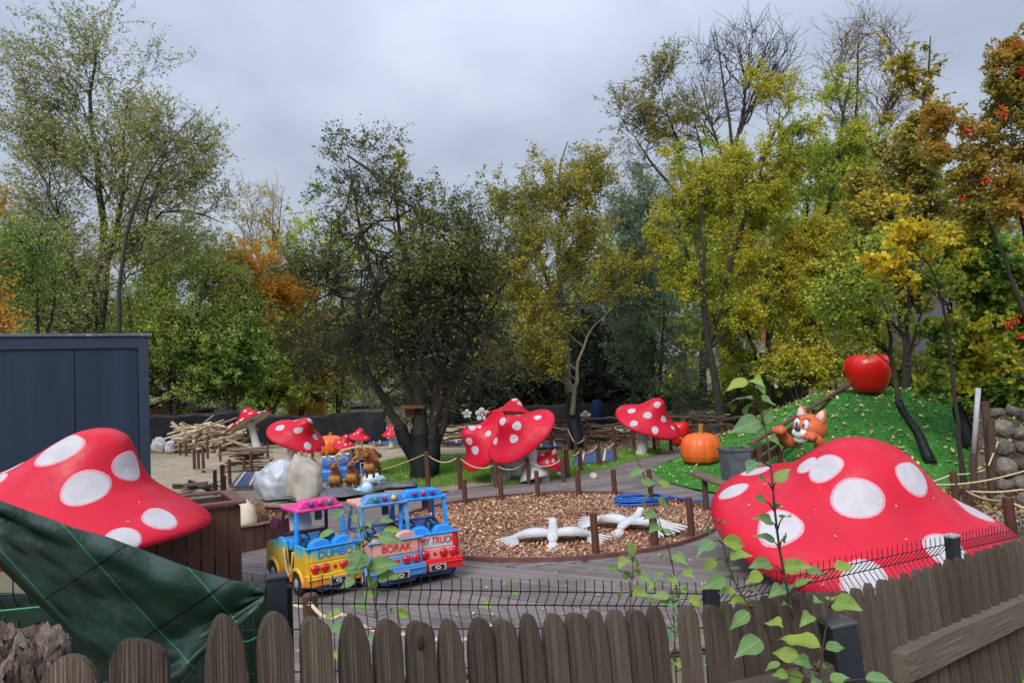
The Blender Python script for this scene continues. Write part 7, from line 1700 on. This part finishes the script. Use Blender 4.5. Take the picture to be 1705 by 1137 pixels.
# rails on our side
def rail(p, q, h, th=.045):
    o = MB().box((0, 0, 0), (1, 1, 1)).build('rail', M['picket_rail'], pf, bevel=.06)
    a, b = p - fo, q - fo; d = b - a; o.location = (a + b) / 2; o.scale = (d.length, th, h)
    o.rotation_euler = d.to_track_quat('X', 'Z').to_euler()
def on_fence(px, py, back=.05):
    d = fence_depth(px); p = D(px, py, d); n = Vector((FN.x, FN.y, 0)); q = p - n * back
    return q
rail(on_fence(1466, 1104, .06), on_fence(1790, 962, .06), .125, .07)
rail(on_fence(1150, 1172, .06), on_fence(1400, 1110, .06), .11, .07)
q0 = on_fence(300, 1300, .04); q1 = on_fence(1120, 1185, .04); rail(q0, q1, .07)
# square dark post with a slanting light cap
d_ = fence_depth(1432) - .30; T_ = D(1430, 1036, d_); pq = Vector((T_.x, T_.y, float(zground(T_.x, T_.y))))
fp = empty('square_post', pq, fa - .55, 'black square metal post with a shiny slanted cap holding the picket rail', 'post')
h_ = T_.z - pq.z; lean_ = RY(radians(-5)) @ RX(radians(-2))
mb = MB(); mb.box((0, 0, h_ / 2), (.095, .095, h_), lean_); mb.build('shaft', M['anth'], fp, bevel=.004)
mb = MB(); mb.box((0, 0, h_ + .004), (.104, .104, .012), lean_); mb.build('cap', mat('shiny_dark_cap', (.10, .105, .11), (.16, .165, .17), .18, 12, metal=.6), fp, bevel=.003)
# knot on one picket
kp = D(699, 1070, fence_depth(698) - .015)
mb = MB(); mb.ball((0, 0, 0), (.008, .006, .016), 12, 8); kn = mb.build('knot', M['knot'], pf, smooth=True); kn.location = kp - fo

# ---- torn stump at the bottom left
r = np.random.default_rng(5); sp0 = D(30, 1105, 1.5); st = []
prof = [(.062, -.5), (.070, -.2), (.070, -.05), (.078, .0), (.074, .025), (.060, .04), (.04, .048), (.0001, .04)]
mb = MB(); mb.lathe([(a * 1.0, b) for a, b in prof], 40, 0, None, None)
me_ = mb.mesh('tree_stump', M['stump'], True); bm = bmesh.new(); bm.from_mesh(me_); bmesh.ops.subdivide_edges(bm, edges=bm.edges[:], cuts=2, use_grid_fill=True)
for v_ in bm.verts:
    c = v_.co; a = atan2(c.y, c.x); f = 1 + .13 * sin(3 * a + 1) + .08 * sin(7 * a + c.z * 30) + r.normal(0, .035)
    c.x *= f; c.y *= f
    if c.z > -.02: c.z += .016 * sin(5 * a) + .014 * sin(a * 2 + 2) + r.normal(0, .006)
bm.to_mesh(me_); bm.free()
o = link_mesh('tree_stump', me_); o.location = sp0; tag(o, 'torn rough-topped tree stump in the bottom left corner', 'stump')

# ---- saplings in front of and behind the fences
def leaf_mesh(seed, curl=.18, fold=.25):
    n = 9; V = []; w_ = [0, .30, .44, .48, .44, .35, .22, .10, 0]
    r = random.Random(seed)
    for i in range(n):
        f = i / (n - 1); z = -curl * f * f + .04 * sin(f * 9 + seed) * f; 
        for s_ in (-1, -.5, 0, .5, 1):
            V.append((f - .06 * abs(s_) * (1 - f) * (i < 3), s_ * w_[i] * .86, z + fold * abs(s_) * w_[i] + .025 * sin(f * 14 + s_ * 3 + seed) * abs(s_)))
    F_ = [(i * 5 + j, (i + 1) * 5 + j, (i + 1) * 5 + j + 1, i * 5 + j + 1) for i in range(n - 1) for j in range(4)]
    return np_mesh('leaf', V, F_, M['sapling_leaf'], smooth=True)
LM = [leaf_mesh(s, c, f) for s, (c, f) in enumerate([(.18, .22), (.34, .15), (.05, .34), (.5, .25)])]
LN = leaf_mesh(9, .25, .2)
def sapling(label, stem_px, d0, leaves, size, seed, m='stem_brown', r0=.007, narrow=.74, droop=.25, name='sapling', dj=.10):
    r = random.Random(seed); P = []
    for i, (x, y) in enumerate(stem_px): P.append(D(x, y, d0 + (r.uniform(-.04, .04) if i else 0)))
    base = P[-1].copy(); g0 = float(zground(base.x, base.y)); base.z = g0 - .03
    if P[-1].z - g0 > .05: P.append(base)
    P = P[::-1]; n = 24; Q = resample(np.array([tuple(p) for p in P]), n)
    root = empty(name, Q[0], 0, label, 'sapling', None); off = Vector(Q[0])
    mb = MB(); mb.tube([Vector(q) - off for q in Q], [r0 * (1 - .75 * i / (n - 1)) for i in range(n)], 7)
    sx_, sy_ = proj_np(Q)
    for k, L_ in enumerate(leaves):
        px, py = L_[:2]; lp = L_[2] if len(L_) > 2 else size; l = lp * .75 * r.uniform(.9, 1.1) * d0 / FPX
        # attach to the stem a little below the leaf
        j = int(np.argmin(np.hypot(sx_ - px, (sy_ - py - lp * .25)))); S = Vector(Q[j])
        c = D(px, py, d0 + r.uniform(-dj, dj)); v = c - S; dirv = v.normalized() if v.length > .01 else Vector((r.uniform(-1, 1), 0, .2)).normalized()
        x = (dirv + Vector((0, r.uniform(-.5, .3), -droop))).normalized(); 
        upv = Vector((r.uniform(-.5, .5), r.uniform(-1.0, -.35), r.uniform(.35, 1.0))); y = upv.cross(x).normalized(); z = x.cross(y)
        b = c - x * l * .5
        mb.tube([S - off, (S + b) / 2 + Vector((0, 0, .008)) - off, b - off], [r0 * .35, r0 * .28, r0 * .22], 5)
        o = link_mesh('leaf', LM[(k + seed) % 4] if r.random() < .9 else LN, root)
        s_ = l * r.uniform(.9, 1.1); o.matrix_local = Matrix.Translation(b - off) @ Matrix(((x.x, y.x, z.x, 0), (x.y, y.y, z.y, 0), (x.z, y.z, z.z, 0), (0, 0, 0, 1))) @ SCL(s_, s_ * narrow * r.uniform(.85, 1.15), s_)
    mb.build('stem', M[m], root, smooth=True)
    return root
sapling('tallest sapling with heart-shaped leaves rising before the largest mushroom', [(1256, 640), (1268, 690), (1278, 730), (1285, 790), (1290, 850), (1297, 910), (1307, 965), (1318, 1010), (1330, 1080), (1338, 1150)], 2.45,
        [(1228, 639, 46), (1257, 630, 44), (1267, 645, 36), (1235, 661, 46), (1283, 667, 58), (1242, 678, 54), (1277, 692, 44), (1245, 706, 66), (1262, 743, 58), (1297, 735, 54), (1252, 774, 58), (1304, 788, 50), (1268, 798, 46), (1294, 836, 46), (1266, 830, 44), (1274, 862, 56), (1309, 857, 50), (1276, 893, 46), (1308, 893, 46), (1268, 938, 56), (1326, 944, 60), (1365, 948, 66), (1408, 942, 56), (1257, 960, 50), (1312, 978, 44), (1296, 980, 46), (1338, 968, 44), (1310, 1003, 40)], 50, 2, r0=.0085)
sapling('slanting sapling with blue-green leaves left of the tallest one', [(1198, 872), (1206, 920), (1222, 970), (1255, 1020), (1290, 1070), (1305, 1110), (1314, 1150)], 2.2,
        [(1178, 876, 46), (1203, 868, 40), (1176, 907, 52), (1222, 904, 50), (1228, 922, 40), (1216, 942, 56), (1192, 968, 54), (1232, 1004, 66), (1230, 1031, 52), (1291, 1036, 60), (1248, 1074, 62), (1210, 985, 40), (1180, 940, 40), (1262, 985, 40)], 50, 3)
sapling('leafy sapling clump in front of the black square post', [(1384, 985), (1376, 1040), (1368, 1090), (1362, 1150)], 2.1,
        [(1384, 992, 44), (1410, 1008, 66), (1364, 1004, 54), (1330, 1066, 78), (1306, 1088, 54), (1392, 1078, 50), (1318, 1130, 60), (1358, 1130, 60), (1400, 1126, 46), (1466, 1132, 60), (1346, 1026, 46), (1300, 1122, 40), (1376, 1108, 50), (1285, 1108, 40), (1338, 1100, 46)], 56, 5)
sapling('bright green sapling rising in front of the pickets in the middle', [(1056, 905), (1053, 950), (1050, 1000), (1045, 1050), (1038, 1100), (1032, 1150)], 2.55,
        [(1024, 1024, 50), (1069, 1030, 54), (1048, 1056, 46), (1022, 1072, 52), (1009, 1099, 44), (1026, 1092, 36), (1066, 1114, 62), (1046, 1130, 46), (1062, 984, 46), (1034, 986, 42), (1051, 912, 40), (1038, 934, 42), (1062, 934, 40), (1040, 958, 44), (1074, 962, 42), (1018, 947, 34), (1062, 950, 30), (1022, 1122, 40), (1076, 992, 36)], 48, 7, m='stem_green')
sapling('thin drooping twig with hanging leaves in front of the mulch circle', [(1030, 705), (1046, 735), (1060, 762), (1075, 800), (1085, 830), (1098, 870), (1110, 900), (1122, 950), (1130, 1010)], 4.75,
        [(1056, 788, 40), (1074, 800, 36), (1110, 808, 40), (1072, 829, 42), (1105, 838, 36), (1083, 856, 38), (1090, 880, 42), (1112, 884, 36), (1132, 930, 42), (1146, 953, 34), (1036, 716, 24), (1052, 745, 22), (1100, 930, 30), (1120, 968, 34), (1095, 962, 40), (1140, 985, 36), (1115, 1000, 46), (1084, 975, 30)], 36, 8, droop=.7, narrow=.75)
sapling('sapling with pale leaves standing between the wire fence and the trucks', [(590, 838), (600, 880), (607, 925), (618, 965), (624, 1005), (628, 1040)], 4.15,
        [(560, 856, 36), (594, 861, 40), (611, 867, 38), (645, 866, 32), (655, 881, 40), (541, 892, 44), (596, 881, 40), (580, 899, 36), (598, 906, 50), (625, 896, 32), (646, 895, 48), (592, 928, 54), (586, 944, 60), (638, 942, 60), (646, 957, 56), (590, 951, 36), (618, 967, 44), (598, 1010, 44), (646, 1008, 40), (611, 985, 44), (550, 1022, 44), (673, 1022, 40), (575, 970, 46), (630, 985, 30), (605, 935, 40)], 42, 9, droop=.35)
sapling('small yellow-green shoot on the deck side of the wire fence', [(843, 962), (845, 990), (846, 1020), (847, 1060)], 4.2, [(838, 972, 22), (852, 985, 26), (866, 982, 26), (808, 1006, 28), (846, 1036, 30), (866, 1030, 24), (835, 1010, 18), (848, 965, 20)], 24, 10, m='stem_green', r0=.004)
sapling('leafy undergrowth sapling behind the middle pickets next to the wire fence post', [(1120, 985), (1122, 1030), (1124, 1080), (1126, 1130)], 3.7, [(1098, 990, 42), (1140, 980, 40), (1115, 1000, 44), (1160, 1000, 36), (1096, 1040, 44), (1120, 1050, 50), (1165, 1050, 40), (1108, 1090, 46), (1130, 1100, 44), (1165, 1105, 36), (1120, 1020, 36), (1150, 1030, 36)], 42, 11)
sapling('low leaves showing between the first pickets behind the fence', [(660, 1005), (664, 1050), (668, 1100)], 3.4, [(560, 1045, 40), (620, 1060, 44), (665, 1075, 36), (672, 1110, 40), (618, 1110, 44), (664, 1040, 30), (560, 1090, 34)], 40, 12)
# leaf litter on the bank under the fences
pt = np.stack([rng.uniform(-2, 4, 2600), rng.uniform(1.6, 6, 2600)], -1); s_ = fence_s(pt[:, 0], pt[:, 1]); pt = pt[(s_ > -.3) & (s_ < 1.9)]
chips('bank_litter', pt, zground(pt[:, 0], pt[:, 1]), .03, .09, .6, .4, 'litter')
pt = np.stack([rng.uniform(-2, 5, 9000), rng.uniform(1.2, 7, 9000)], -1); s_ = fence_s(pt[:, 0], pt[:, 1]); pt = pt[(s_ > -.4) & (s_ < 1.5)]
blades('bank_grass', pt, zground(pt[:, 0], pt[:, 1]), .05, .16, .008, 'blade', .7)
